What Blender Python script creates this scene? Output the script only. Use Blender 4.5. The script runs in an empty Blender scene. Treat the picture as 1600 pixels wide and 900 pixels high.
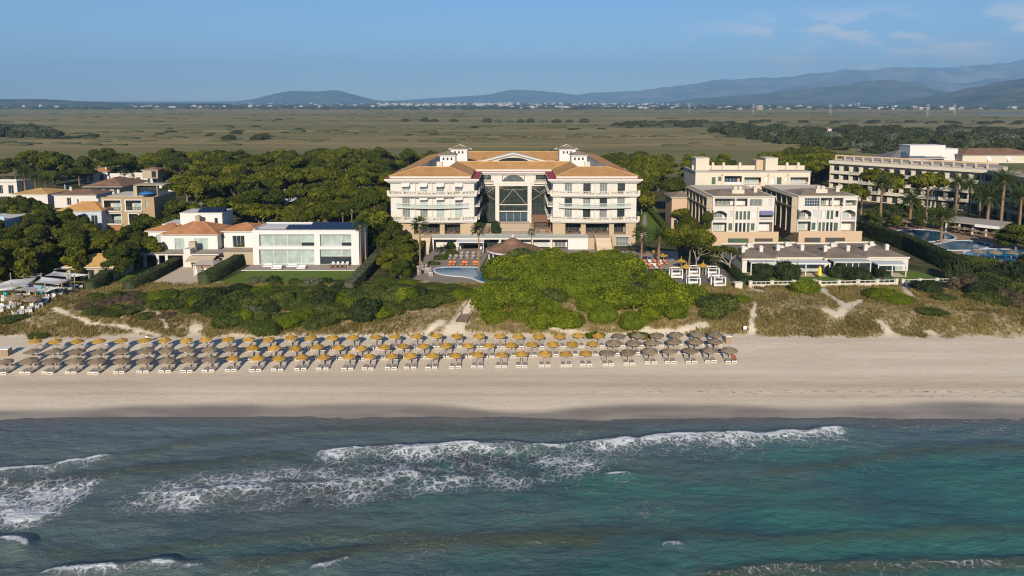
import bpy, math, random
import numpy as np
from mathutils import Vector

# ---------------------------------------------------------------- camera, sky, sun, exposure
S = bpy.context.scene
RN = random.Random(7)
F, TH, CH, PXC = 1100.0, math.radians(7), 40.0, 800.0      # focal length in photo pixels, pitch, camera height
PYC = 157 + F * math.tan(TH)
CT, ST = math.cos(TH), math.sin(TH)
cd = bpy.data.cameras.new('camera'); cam = bpy.data.objects.new('camera', cd); S.collection.objects.link(cam)
cam.location = (0, 0, CH); cam.rotation_euler = (math.pi / 2 - TH, 0, 0)
cd.sensor_width = 36; cd.lens = F / 1600 * 36; cd.shift_y = -(450 - PYC) / 1600
cd.clip_start = 1; cd.clip_end = 80000
S.camera = cam

SUN_EL, SUN_AZ = math.radians(23), math.radians(5.2)        # sun behind the camera, a little to its left
w = bpy.data.worlds.new('World'); S.world = w; w.use_nodes = True
nt = w.node_tree; nt.nodes.clear()
def wn(t, **k):
    n = nt.nodes.new(t)
    for a, b in k.items(): setattr(n, a, b)
    return n
sky = wn('ShaderNodeTexSky', sky_type='NISHITA', sun_disc=False, sun_elevation=SUN_EL, sun_rotation=math.pi + SUN_AZ,
         altitude=1500, air_density=1.0, dust_density=0.0, ozone_density=6.0)
bg = wn('ShaderNodeBackground'); bg.inputs['Strength'].default_value = 0.064
wo = wn('ShaderNodeOutputWorld')
# low broken cumulus: noise over direction, kept to a belt above the horizon and thickening to one side
tc = wn('ShaderNodeTexCoord'); sx = wn('ShaderNodeSeparateXYZ'); nt.links.new(tc.outputs['Generated'], sx.inputs[0])
def wm(op, a, b=None, c=None):
    n = wn('ShaderNodeMath', operation=op)
    for i, v in enumerate((a, b, c)):
        if v is None: continue
        if isinstance(v, (int, float)): n.inputs[i].default_value = v
        else: nt.links.new(v, n.inputs[i])
    return n.outputs[0]
def wr(v, a, b, c=0.0, d=1.0):
    n = wn('ShaderNodeMapRange', interpolation_type='SMOOTHSTEP'); nt.links.new(v, n.inputs[0])
    for i, q in enumerate((a, b, c, d)): n.inputs[i + 1].default_value = q
    return n.outputs[0]
az = wm('ARCTAN2', sx.outputs['X'], sx.outputs['Y']); el = wm('ARCSINE', sx.outputs['Z'])
cx = wn('ShaderNodeCombineXYZ'); nt.links.new(wm('MULTIPLY', az, 15.0), cx.inputs[0]); nt.links.new(wm('MULTIPLY', el, 48.0), cx.inputs[1])
cx.inputs[2].default_value = 3.7
cn = wn('ShaderNodeTexNoise'); cn.inputs['Scale'].default_value = 1.0; cn.inputs['Detail'].default_value = 7; cn.inputs['Roughness'].default_value = 0.52
nt.links.new(cx.outputs[0], cn.inputs['Vector'])
cm = wr(cn.outputs['Fac'], 0.44, 0.61)
cm = wm('MULTIPLY', cm, wr(el, 0.018, 0.045)); cm = wm('MULTIPLY', cm, wr(el, 0.125, 0.085)); cm = wm('MULTIPLY', cm, wr(az, 0.18, 0.42))
cm = wm('MULTIPLY', cm, 0.8)
mx = wn('ShaderNodeMix', data_type='RGBA'); nt.links.new(cm, mx.inputs[0]); nt.links.new(sky.outputs[0], mx.inputs[6])
mx.inputs[7].default_value = (8.6, 8.4, 8.6, 1)
nt.links.new(mx.outputs[2], bg.inputs['Color']); nt.links.new(bg.outputs[0], wo.inputs['Surface'])

sl = bpy.data.lights.new('sun', 'SUN'); sl.energy = 4.4; sl.angle = math.radians(0.53); sl.color = (1.0, 0.895, 0.74)
sun = bpy.data.objects.new('sun', sl); S.collection.objects.link(sun)
sdir = Vector((math.sin(SUN_AZ) * math.cos(SUN_EL), math.cos(SUN_AZ) * math.cos(SUN_EL), -math.sin(SUN_EL)))
sun.rotation_euler = sdir.to_track_quat('-Z', 'Y').to_euler(); sun.location = (-200, -400, 300)
vs = S.view_settings; vs.view_transform = 'Standard'; vs.look = 'None'; vs.exposure = 0.74; vs.gamma = 1.0
S.render.engine = 'CYCLES'; cy = S.cycles
cy.use_denoising = True; cy.denoising_prefilter = 'ACCURATE'; cy.denoising_input_passes = 'RGB_ALBEDO_NORMAL'; cy.pixel_filter_type = 'BLACKMAN_HARRIS'; cy.filter_width = 1.15; cy.max_bounces = 5; cy.diffuse_bounces = 2; cy.glossy_bounces = 2; cy.transmission_bounces = 3
cy.volume_bounces = 0; cy.transparent_max_bounces = 4; cy.caustics_reflective = False; cy.caustics_refractive = False
cy.sample_clamp_indirect = 5.0

# ---------------------------------------------------------------- photo geometry
def ray(x, y):
    u = (x - PXC) / F; v = -(y - PYC) / F
    return u, CT + v * ST, -ST + v * CT
def G(x, y, z=0.0):                 # world point of photo position (x, y) at height z
    a, b, d = ray(x, y); t = (z - CH) / d
    return a * t, b * t
def XZ(x, y, Y):                    # world X, Z of photo position on the plane at depth Y
    a, b, d = ray(x, y); t = Y / b
    return a * t, CH + d * t
def pxm(Y, z=3.0):                  # photo pixels per metre at depth Y
    return F / (Y * CT + (CH - z) * ST)

# ---------------------------------------------------------------- numpy noise
def _hash(ix, iy, seed):
    n = (ix.astype(np.int64) * 374761393 + iy.astype(np.int64) * 668265263 + seed * 982451653) & 0xffffffff
    n = ((n ^ (n >> 13)) * 1274126177) & 0xffffffff
    return ((n ^ (n >> 16)) & 0xffff) / 65535.0
def vnoise(x, y, seed=0):
    x = np.asarray(x, float); y = np.asarray(y, float)
    ix = np.floor(x); iy = np.floor(y); fx = x - ix; fy = y - iy
    fx = fx * fx * (3 - 2 * fx); fy = fy * fy * (3 - 2 * fy)
    a = _hash(ix, iy, seed); b = _hash(ix + 1, iy, seed); c = _hash(ix, iy + 1, seed); d = _hash(ix + 1, iy + 1, seed)
    return (a + (b - a) * fx) * (1 - fy) + (c + (d - c) * fx) * fy
def fbm(x, y, o=4, seed=0):
    s = 0.0; a = 1.0; t = 0.0
    for k in range(o):
        s = s + a * vnoise(np.asarray(x) * 2 ** k, np.asarray(y) * 2 ** k, seed + k * 17); t += a; a *= 0.5
    return s / t
def sstep(x, a, b):
    t = np.clip((np.asarray(x, float) - a) / (b - a), 0, 1); return t * t * (3 - 2 * t)
def pldist(X, Y, pts):              # distance to a polyline, with the signed side (+ = beyond it) and the parameter
    best = np.full(np.shape(X), 1e9); par = np.zeros(np.shape(X)); n = len(pts) - 1
    for i in range(n):
        (x0, y0), (x1, y1) = pts[i], pts[i + 1]; dx, dy = x1 - x0, y1 - y0; L = dx * dx + dy * dy + 1e-9
        t = np.clip(((X - x0) * dx + (Y - y0) * dy) / L, 0, 1)
        d = np.hypot(X - x0 - t * dx, Y - y0 - t * dy); m = d < best
        best = np.where(m, d, best); par = np.where(m, (i + t) / n, par)
    return best, par
def inpoly(x, y, poly):
    c = False; j = len(poly) - 1
    for i in range(len(poly)):
        xi, yi = poly[i]; xj, yj = poly[j]
        if (yi > y) != (yj > y) and x < (xj - xi) * (y - yi) / (yj - yi) + xi: c = not c
        j = i
    return c
SHORE = 85.2
def ground(X, Y):
    X = np.asarray(X, float); Y = np.asarray(Y, float)
    sh = SHORE + 0.9 * (vnoise(X / 31.0, X * 0 + 3.3, 5) - 0.5) + 1.2 * (vnoise(X / 75, X * 0 + 9, 8) - 0.5) - 0.012 * X * 0
    z = np.where(Y < sh, (Y - sh) * 0.14, (Y - sh) * 0.04)
    z = np.maximum(z, -2.5)
    e = 112 + 3.0 * (fbm(X / 14, X * 0 + 1.7, 3, 21) - 0.5)
    z = np.minimum(z, 1.05)
    z = z + 1.95 * sstep(Y, e, e + 13)
    dune = sstep(Y, e, e + 6) * (1 - sstep(Y, 131, 140))
    z = z + dune * (1.1 * (fbm(X / 9, Y / 6, 3, 31) - 0.45) + 0.5 * sstep(Y, e, e + 4))
    z = z - 2.0 * sstep(Y, 300, 380)
    return z
def gz(X, Y): return float(ground(X, Y))

# ---------------------------------------------------------------- materials
MATS = {}
class NT:
    def __init__(s, m): s.t = m.node_tree
    def n(s, t, **k):
        q = s.t.nodes.new(t)
        for a, b in k.items(): setattr(q, a, b)
        return q
    def l(s, a, b): s.t.links.new(a, b)
    def math(s, op, a, b=None):
        q = s.n('ShaderNodeMath', operation=op)
        for i, v in enumerate((a, b)):
            if v is None: continue
            if isinstance(v, (int, float)): q.inputs[i].default_value = v
            else: s.l(v, q.inputs[i])
        return q.outputs[0]
    def rng(s, v, a, b, c=0.0, d=1.0):
        q = s.n('ShaderNodeMapRange', interpolation_type='SMOOTHSTEP'); s.l(v, q.inputs[0])
        for i, x in enumerate((a, b, c, d)): q.inputs[i + 1].default_value = x
        return q.outputs[0]
    def mix(s, f, a, b, bt='MIX'):
        q = s.n('ShaderNodeMix', data_type='RGBA', blend_type=bt)
        for i, v in ((0, f), (6, a), (7, b)):
            if isinstance(v, (int, float)): q.inputs[i].default_value = v
            elif isinstance(v, tuple): q.inputs[i].default_value = (*v[:3], 1)
            else: s.l(v, q.inputs[i])
        return q.outputs[2]
    def noise(s, scale, detail=4, rough=0.55, vec=None, sc=(1, 1, 1)):
        q = s.n('ShaderNodeTexNoise'); q.inputs['Scale'].default_value = scale; q.inputs['Detail'].default_value = detail
        q.inputs['Roughness'].default_value = rough
        if vec is None: vec = s.pos()
        if sc != (1, 1, 1):
            m = s.n('ShaderNodeMapping'); m.inputs['Scale'].default_value = sc; s.l(vec, m.inputs[0]); vec = m.outputs[0]
        s.l(vec, q.inputs['Vector']); return q.outputs['Fac']
    def pos(s): return s.n('ShaderNodeNewGeometry').outputs['Position']
    def attr(s, a): return s.n('ShaderNodeAttribute', attribute_name=a).outputs['Fac']
    def orand(s): return s.n('ShaderNodeObjectInfo').outputs['Random']
def newmat(name):
    m = bpy.data.materials.new(name); m.use_nodes = True; MATS[name] = m
    return m, NT(m), m.node_tree.nodes['Principled BSDF']
def M(name, col, rough=0.7, var=0.12, scale=0.6, metal=0.0, spec=0.4, bump=0.0, bscale=8.0, orand=0.0):
    """plain surface with blotchy wear and, if wanted, relief and object-to-object variation"""
    if name in MATS: return MATS[name]
    m, t, b = newmat(name)
    f = t.math('ADD', t.math('MULTIPLY', t.noise(scale, 5, 0.6), 0.65), t.math('MULTIPLY', t.noise(scale * 9, 3), 0.35))
    f = t.math('SUBTRACT', f, 0.5)
    g = t.math('ADD', 1.0, t.math('MULTIPLY', f, var * 2.4))
    if orand: g = t.math('MULTIPLY', g, t.math('ADD', 1 - orand / 2, t.math('MULTIPLY', t.orand(), orand)))
    c = t.mix(1.0, col, (1, 1, 1), 'MULTIPLY'); q = c.node
    cc = t.n('ShaderNodeCombineXYZ')
    for i in range(3): t.l(g, cc.inputs[i])
    t.l(cc.outputs[0], q.inputs[7]); t.l(c, b.inputs['Base Color'])
    b.inputs['Roughness'].default_value = rough; b.inputs['Metallic'].default_value = metal; b.inputs['Specular IOR Level'].default_value = spec
    if bump:
        bn = t.n('ShaderNodeBump'); bn.inputs['Strength'].default_value = bump; bn.inputs['Distance'].default_value = 0.05
        t.l(t.noise(bscale, 4), bn.inputs['Height']); t.l(bn.outputs[0], b.inputs['Normal'])
    return m
def foliage_mat(name, c0, c1, c2, trans=0.22):
    if name in MATS: return MATS[name]
    m, t, b = newmat(name)
    a = t.attr('rnd'); o = t.orand(); n = t.noise(0.35, 3)
    c = t.mix(t.rng(a, 0.1, 0.9), c0, c1); c = t.mix(t.rng(t.math('ADD', t.math('MULTIPLY', o, 0.6), t.math('MULTIPLY', n, 0.7)), 0.35, 1.0), c, c2)
    t.l(c, b.inputs['Base Color']); b.inputs['Roughness'].default_value = 0.65; b.inputs['Specular IOR Level'].default_value = 0.15
    tr = t.n('ShaderNodeBsdfTranslucent'); t.l(c, tr.inputs['Color'])
    ms = t.n('ShaderNodeMixShader'); ms.inputs[0].default_value = trans
    out = m.node_tree.nodes['Material Output']
    t.l(b.outputs[0], ms.inputs[1]); t.l(tr.outputs[0], ms.inputs[2]); t.l(ms.outputs[0], out.inputs['Surface'])
    return m

# ---------------------------------------------------------------- mesh helpers
LINK = S.collection.objects.link
class MB:
    def __init__(s): s.v = []; s.f = []; s.m = []
    def add(s, vs, fs, mi=0):
        o = len(s.v); s.v += [tuple(p) for p in vs]
        for q in fs: s.f.append(tuple(i + o for i in q)); s.m.append(mi)
        return s
    def box(s, x0, x1, y0, y1, z0, z1, mi=0):
        return s.add([(x0, y0, z0), (x1, y0, z0), (x1, y1, z0), (x0, y1, z0), (x0, y0, z1), (x1, y0, z1), (x1, y1, z1), (x0, y1, z1)],
                     [(0, 3, 2, 1), (4, 5, 6, 7), (0, 1, 5, 4), (1, 2, 6, 5), (2, 3, 7, 6), (3, 0, 4, 7)], mi)
    def poly(s, pts, mi=0): return s.add(pts, [tuple(range(len(pts)))], mi)
    def prism(s, pl, z0, z1, mi=0):
        n = len(pl); a = sum(pl[i][0] * pl[(i + 1) % n][1] - pl[(i + 1) % n][0] * pl[i][1] for i in range(n))
        if a < 0: pl = pl[::-1]
        vs = [(x, y, z0) for x, y in pl] + [(x, y, z1) for x, y in pl]
        fs = [tuple(range(n - 1, -1, -1)), tuple(range(n, 2 * n))] + [(i, (i + 1) % n, n + (i + 1) % n, n + i) for i in range(n)]
        return s.add(vs, fs, mi)
    def tube(s, pts, rs, n=6, mi=0, cap=True):
        o = len(s.v)
        for i, p in enumerate(pts):
            p = Vector(p); d = (Vector(pts[min(i + 1, len(pts) - 1)]) - Vector(pts[max(i - 1, 0)])).normalized()
            u = d.cross(Vector((0, 0, 1)) if abs(d.z) < 0.9 else Vector((1, 0, 0))).normalized(); q = d.cross(u)
            r = rs[i] if isinstance(rs, (list, tuple)) else rs
            for k in range(n):
                a = 2 * math.pi * k / n; s.v.append(tuple(p + (u * math.cos(a) + q * math.sin(a)) * r))
        for i in range(len(pts) - 1):
            for k in range(n):
                a = o + i * n + k; b = o + i * n + (k + 1) % n; s.f.append((a, b, b + n, a + n)); s.m.append(mi)
        if cap:
            s.f.append(tuple(o + k for k in range(n))[::-1]); s.m.append(mi)
            e = o + (len(pts) - 1) * n; s.f.append(tuple(e + k for k in range(n))); s.m.append(mi)
        return s
    def lathe(s, prof, n=12, cx=0, cy=0, mi=0):
        o = len(s.v)
        for r, z in prof:
            for k in range(n):
                a = 2 * math.pi * k / n; s.v.append((cx + r * math.cos(a), cy + r * math.sin(a), z))
        for i in range(len(prof) - 1):
            for k in range(n):
                a = o + i * n + k; b = o + i * n + (k + 1) % n; s.f.append((a, b, b + n, a + n)); s.m.append(mi)
        return s
    def mesh(s, name, mats):
        me = bpy.data.meshes.new(name); me.from_pydata(s.v, [], s.f)
        for q in (mats if isinstance(mats, (list, tuple)) else [mats]): me.materials.append(q)
        if any(s.m): me.polygons.foreach_set('material_index', s.m)
        me.update(); return me
    def build(s, name, mats, parent=None, loc=(0, 0, 0), smooth=False):
        me = s.mesh(name, mats)
        if smooth: me.shade_smooth()
        return obj(name, me, parent, loc)
def obj(name, me, parent=None, loc=(0, 0, 0), rz=0.0, sc=None):
    o = bpy.data.objects.new(name, me); LINK(o); o.location = loc
    if rz: o.rotation_euler = (0, 0, rz)
    if sc is not None: o.scale = sc if isinstance(sc, tuple) else (sc, sc, sc)
    if parent: o.parent = parent
    return o
def tag(o, label=None, cat=None, group=None, kind=None):
    for k, v in (('label', label), ('category', cat), ('group', group), ('kind', kind)):
        if v: o[k] = v
    return o
def thing(name, label, cat, loc=(0, 0, 0), rz=0.0, group=None, sc=None):
    o = bpy.data.objects.new(name, None); LINK(o); o.location = loc; o.rotation_euler = (0, 0, rz); o.empty_display_size = 0.1
    if sc is not None: o.scale = sc if isinstance(sc, tuple) else (sc, sc, sc)
    return tag(o, label, cat, group)
def struct(name, mb, mats, smooth=False, label=None):
    o = mb.build(name, mats, smooth=smooth); o['kind'] = 'structure'
    if label: o['label'] = label
    return o
def dup(root, loc, rz=None, label=None, sc=None):
    r = root.copy(); LINK(r); r.location = loc
    if rz is not None: r.rotation_euler = (0, 0, rz)
    if sc is not None: r.scale = sc if isinstance(sc, tuple) else (sc, sc, sc)
    if label: r['label'] = label
    for ch in root.children:
        c = ch.copy(); LINK(c); c.parent = r
        for g in ch.children:
            d = g.copy(); LINK(d); d.parent = c
    return r
def np_mesh(name, V, Q, mats, attrs=None, smooth=False, mi=None):
    V = np.asarray(V, np.float32); Q = np.asarray(Q, np.int32); me = bpy.data.meshes.new(name)
    me.vertices.add(len(V)); me.vertices.foreach_set('co', V.ravel())
    k = Q.shape[1]; me.loops.add(Q.size); me.loops.foreach_set('vertex_index', Q.ravel())
    me.polygons.add(len(Q)); me.polygons.foreach_set('loop_start', np.arange(0, Q.size, k, dtype=np.int32))
    for q in (mats if isinstance(mats, (list, tuple)) else [mats]): me.materials.append(q)
    if mi is not None: me.polygons.foreach_set('material_index', np.asarray(mi, np.int32))
    for a, d in (attrs or {}).items():
        at = me.attributes.new(a, 'FLOAT', 'POINT'); at.data.foreach_set('value', np.asarray(d, np.float32).ravel())
    me.update(calc_edges=True); me.validate()
    if smooth: me.shade_smooth()
    return me
def grid_mesh(name, xs, ys, zf, mats, attrs=None):
    X, Y = np.meshgrid(xs, ys); Z = zf(X, Y); nx, ny = len(xs), len(ys)
    V = np.stack([X, Y, Z], -1).reshape(-1, 3); i = np.arange(nx * ny).reshape(ny, nx)
    Q = np.stack([i[:-1, :-1], i[:-1, 1:], i[1:, 1:], i[1:, :-1]], -1).reshape(-1, 4)
    return np_mesh(name, V, Q, mats, {k: f(X, Y) for k, f in (attrs or {}).items()}, True)
ORD = ['first', 'second', 'third', 'fourth', 'fifth', 'sixth', 'seventh', 'eighth', 'ninth', 'tenth', 'eleventh', 'twelfth']
def nth(i):
    if i < 12: return ORD[i]
    n = i + 1; return '%d%s' % (n, 'th' if 10 < n % 100 < 14 else {1: 'st', 2: 'nd', 3: 'rd'}.get(n % 10, 'th'))
# ---------------------------------------------------------------- ground, beach, sea
def gp(pts, z=0.0): return [G(x, y, z) for x, y in pts]
PATHS = [([(1284, 456), (1296, 468), (1322, 486), (1310, 494), (1290, 488)], 0.9), ([(1322, 486), (1345, 476)], 0.8), ([(1413, 452), (1416, 462), (1424, 470)], 0.9),
         ([(1172, 455), (1190, 463), (1150, 456)], 0.7), ([(1375, 500), (1395, 512), (1420, 530)], 0.8), ([(1455, 508), (1480, 520), (1500, 534)], 0.9), ([(1565, 520), (1540, 534)], 0.8),
         ([(738, 478), (722, 500), (705, 520), (690, 535)], 1.2), ([(718, 492), (700, 510), (660, 525)], 0.9), ([(860, 505), (930, 512), (1060, 508), (1100, 502)], 0.9), ([(1000, 515), (1010, 506)], 0.8),
         ([(85, 488), (140, 502), (190, 503), (260, 512), (300, 518)], 0.5), ([(305, 503), (300, 512), (312, 522), (300, 535)], 1.3), ([(220, 462), (245, 490), (262, 505)], 0.4), ([(1180, 480), (1172, 520), (1170, 535)], 0.5),
         ([(690, 500), (660, 512), (600, 518)], 0.7)]
PATHW = [(gp(p, 2.6), w_) for p, w_ in PATHS]
def path_mask(X, Y):
    m = np.zeros(np.shape(X))
    for p, wd in PATHW:
        d, _ = pldist(X, Y, p); m = np.maximum(m, 1 - sstep(d + 0.8 * (fbm(X / 1.7, Y / 1.7, 2, 77) - 0.5), wd * 0.5, wd * 1.5))
    return m
def dune_edge(X): return 113.2 + 3.2 * (fbm(X / 9, X * 0 + 1.7, 4, 41) - 0.5)
def veg_mask(X, Y):
    e = dune_edge(X); v = sstep(Y + 1.6 * (fbm(X / 2.2, Y / 2.2, 3, 55) - 0.5), e - 0.6, e + 1.4)
    return v * (1 - path_mask(X, Y))
def wet_mask(X, Y):
    s = SHORE + 2.9 + 4.2 * (fbm(X / 20, X * 0 + 4, 3, 61) - 0.5) + 1.0 * (vnoise(X / 60, X * 0 + 2, 66) - 0.3)
    return 1 - sstep(Y, s - 1.1, s + 1.0)
def nonuni(a, b, step, far, n):
    f = np.geomspace(step, far - b, n); return np.concatenate([a - f[::-1], np.arange(a, b + 1e-6, step), b + f])
# beach and dunes
m, t, b = newmat('sand')
n1 = t.noise(0.09, 5, 0.6, sc=(0.35, 2.2, 1)); n2 = t.noise(1.6, 4, 0.6); n3 = t.noise(0.5, 4, 0.65, sc=(0.10, 2.6, 1))
c = t.mix(t.rng(n1, 0.35, 0.68), (0.63, 0.52, 0.385), (0.74, 0.625, 0.475))
c = t.mix(t.rng(n3, 0.52, 0.75, 0, 0.45), c, (0.50, 0.40, 0.275))
c = t.mix(t.rng(n2, 0.3, 0.75, 0, 0.22), c, (0.46, 0.375, 0.27))
c = t.mix(t.attr('track'), c, (0.45, 0.35, 0.24))
wr_ = t.math('MULTIPLY', t.attr('wrack'), t.rng(t.noise(2.2, 5, 0.7, sc=(0.5, 1.6, 1)), 0.52, 0.62))
c = t.mix(wr_, c, (0.16, 0.125, 0.09))
vg = t.mix(t.rng(t.noise(0.6, 4), 0.35, 0.65), (0.19, 0.135, 0.055), (0.33, 0.25, 0.13))
c = t.mix(t.math('MULTIPLY', t.attr('veg'), t.rng(t.noise(0.9, 4), 0.3, 0.5, 0.55, 1.0)), c, vg)
c = t.mix(t.attr('wet'), c, t.mix(t.rng(t.noise(0.3, 3, 0.5, sc=(0.3, 1.4, 1)), 0.35, 0.65), (0.24, 0.195, 0.15), (0.33, 0.275, 0.21)))
t.l(c, b.inputs['Base Color']); t.l(t.rng(t.attr('wet'), 0, 1, 0.9, 0.42), b.inputs['Roughness'])
bn = t.n('ShaderNodeBump'); bn.inputs['Distance'].default_value = 0.12
t.l(t.rng(t.attr('wet'), 0, 1, 0.55, 0.05), bn.inputs['Strength'])
t.l(t.math('ADD', t.noise(1.9, 6, 0.65), t.math('MULTIPLY', t.noise(0.8, 3, 0.5, sc=(0.2, 2, 1)), 0.4)), bn.inputs['Height']); t.l(bn.outputs[0], b.inputs['Normal'])
bx = nonuni(-125, 125, 0.5, 900, 14); by = np.arange(74, 142.01, 0.5)
def track(X, Y):
    g = lambda c0, wd: np.exp(-((Y - c0 - 1.2 * (vnoise(X / 50, X * 0 + 3, 9) - 0.5)) / wd) ** 2)
    return np.clip((0.75 * g(94.8, 1.5) + 0.45 * g(97.4, 0.8) + 0.5 * g(91.5, 0.5)) * (0.5 + 0.8 * fbm(X / 8, Y / 0.7, 3, 12)), 0, 0.8)
def wrack(X, Y):
    s = 92.6 + 1.3 * (fbm(X / 13, X * 0 + 8, 3, 71) - 0.5); q = 90.9 + 1.0 * (fbm(X / 17, X * 0 + 2, 3, 72) - 0.5)
    return np.clip(np.exp(-((Y - s) / 0.42) ** 2) * sstep(X, -10, 45) + np.exp(-((Y - q) / 0.35) ** 2) * 0.8 * sstep(X, 5, 60) + 0.35 * np.exp(-((Y - s) / 0.3) ** 2), 0, 1)
me = grid_mesh('beach', bx, by, lambda X, Y: ground(X, Y) + 0.05 * (fbm(X / 1.3, Y / 1.3, 3, 91) - 0.5) * sstep(Y, 90, 96), m,
               {'wet': wet_mask, 'veg': veg_mask, 'track': track, 'wrack': wrack})
tag(obj('beach', me), kind='structure')
# land beyond, to the horizon
m, t, b = newmat('land')
P = t.pos(); sp = t.n('ShaderNodeSeparateXYZ'); t.l(P, sp.inputs[0]); yy = sp.outputs['Y']
n1 = t.noise(0.006, 7, 0.66, sc=(0.3, 1.7, 1)); n2 = t.noise(0.022, 6, 0.66, sc=(0.4, 1.8, 1)); n3 = t.noise(0.0016, 4, 0.5, sc=(0.3, 2.2, 1)); n4 = t.noise(0.12, 4, 0.6)
wl = t.mix(t.rng(n1, 0.42, 0.60), (0.195, 0.160, 0.055), (0.31, 0.235, 0.095))
wl = t.mix(t.rng(n3, 0.45, 0.62, 0, 0.75), wl, (0.135, 0.145, 0.048))
wl = t.mix(t.rng(n2, 0.52, 0.68, 0, 0.8), wl, (0.075, 0.082, 0.028))
wl = t.mix(t.rng(n4, 0.3, 0.7, 0, 0.4), wl, (0.23, 0.185, 0.09))
nr = t.mix(t.rng(t.noise(0.25, 4), 0.35, 0.65), (0.045, 0.055, 0.018), (0.12, 0.10, 0.055))
c = t.mix(t.rng(yy, 300, 400), nr, wl)
fb = t.noise(0.0011, 5, 0.65, sc=(0.4, 2.4, 1)); far = t.mix(t.rng(fb, 0.4, 0.6), (0.05, 0.06, 0.03), (0.13, 0.11, 0.06))
c = t.mix(t.rng(yy, 3000, 3800), c, far)
t.l(c, b.inputs['Base Color']); b.inputs['Roughness'].default_value = 0.95; b.inputs['Specular IOR Level'].default_value = 0.1
bn = t.n('ShaderNodeBump'); bn.inputs['Strength'].default_value = 0.8; bn.inputs['Distance'].default_value = 0.6
t.l(t.noise(0.5, 5, 0.7), bn.inputs['Height']); t.l(bn.outputs[0], b.inputs['Normal'])
gx = nonuni(-220, 220, 8, 45000, 22); gy = np.concatenate([[141.6], np.arange(146, 420, 6), np.geomspace(425, 45000, 40)])
tag(obj('ground', grid_mesh('ground', gx, gy, ground, m)), kind='structure')

# sea: swell, breaking crests and their trailing foam, crest lines laid on the water plane
CRESTS = [  # (points, height m, crest foam, trailing foam, trail length m)
    ([(-40, 742), (60, 733), (120, 725), (190, 711)], 0.38, 1.0, 0.8, 3.2),
    ([(190, 711), (260, 700), (330, 685), (430, 675), (560, 667), (800, 671), (1000, 668)], 0.22, 0.0, 0.0, 1),
    ([(-30, 752), (90, 748), (160, 742), (230, 735), (330, 722), (420, 713), (480, 709)], 0.28, 0.05, 0.1, 1.6),
    ([(480, 709), (600, 703), (700, 697), (860, 698), (930, 692), (985, 688), (1060, 682), (1200, 679), (1330, 668)], 0.34, 0.85, 0.95, 4.2),
    ([(1040, 660), (1150, 657), (1260, 664)], 0.12, 0.2, 0.3, 1.2),
    ([(1330, 668), (1420, 661), (1600, 656), (1750, 652)], 0.12, 0.15, 0.5, 2.4),
    ([(270, 773), (330, 766), (405, 758)], 0.26, 0.8, 0.75, 5.0),
    ([(405, 758), (520, 755), (640, 742), (760, 748)], 0.20, 0.35, 0.85, 3.4),
    ([(-40, 848), (30, 843), (60, 858)], 0.42, 0.95, 0.5, 2.0),
    ([(60, 858), (160, 868), (260, 855), (420, 838), (560, 830), (700, 835)], 0.22, 0.0, 0.25, 2.0),
    ([(40, 905), (110, 893), (200, 888), (330, 888)], 0.40, 0.9, 0.6, 2.2),
    ([(330, 888), (480, 868), (620, 850), (800, 838), (960, 842)], 0.32, 0.05, 0.15, 1.5),
    ([(470, 897), (520, 884), (560, 873)], 0.30, 0.75, 0.5, 1.6),
    ([(938, 741), (998, 741)], 0.22, 0.9, 0.7, 3.2),
    ([(1034, 858), (1078, 856)], 0.26, 1.0, 0.3, 0.8),
    ([(1180, 735), (1300, 725), (1420, 705), (1560, 698), (1700, 700)], 0.26, 0.0, 0.0, 1),
    ([(820, 835), (1000, 828), (1240, 840), (1420, 832), (1700, 818)], 0.22, 0.0, 0.15, 1.0),
    ([(1080, 893), (1240, 887), (1420, 882), (1700, 876)], 0.34, 0.15, 0.55, 2.0),
    ([(1100, 748), (1180, 752), (1260, 758)], 0.10, 0.1, 0.35, 1.5)]
CW = [(gp(p), h, cf, tf, L) for p, h, cf, tf, L in CRESTS]
def resample(p, n=60):
    p = np.array(p); d = np.r_[0, np.cumsum(np.hypot(*np.diff(p, axis=0).T))]; s = np.linspace(0, d[-1], n)
    # smooth the corners a little
    q = np.stack([np.interp(s, d, p[:, 0]), np.interp(s, d, p[:, 1])], 1)
    for _ in range(6): q[1:-1] = 0.25 * q[:-2] + 0.5 * q[1:-1] + 0.25 * q[2:]
    return q
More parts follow.
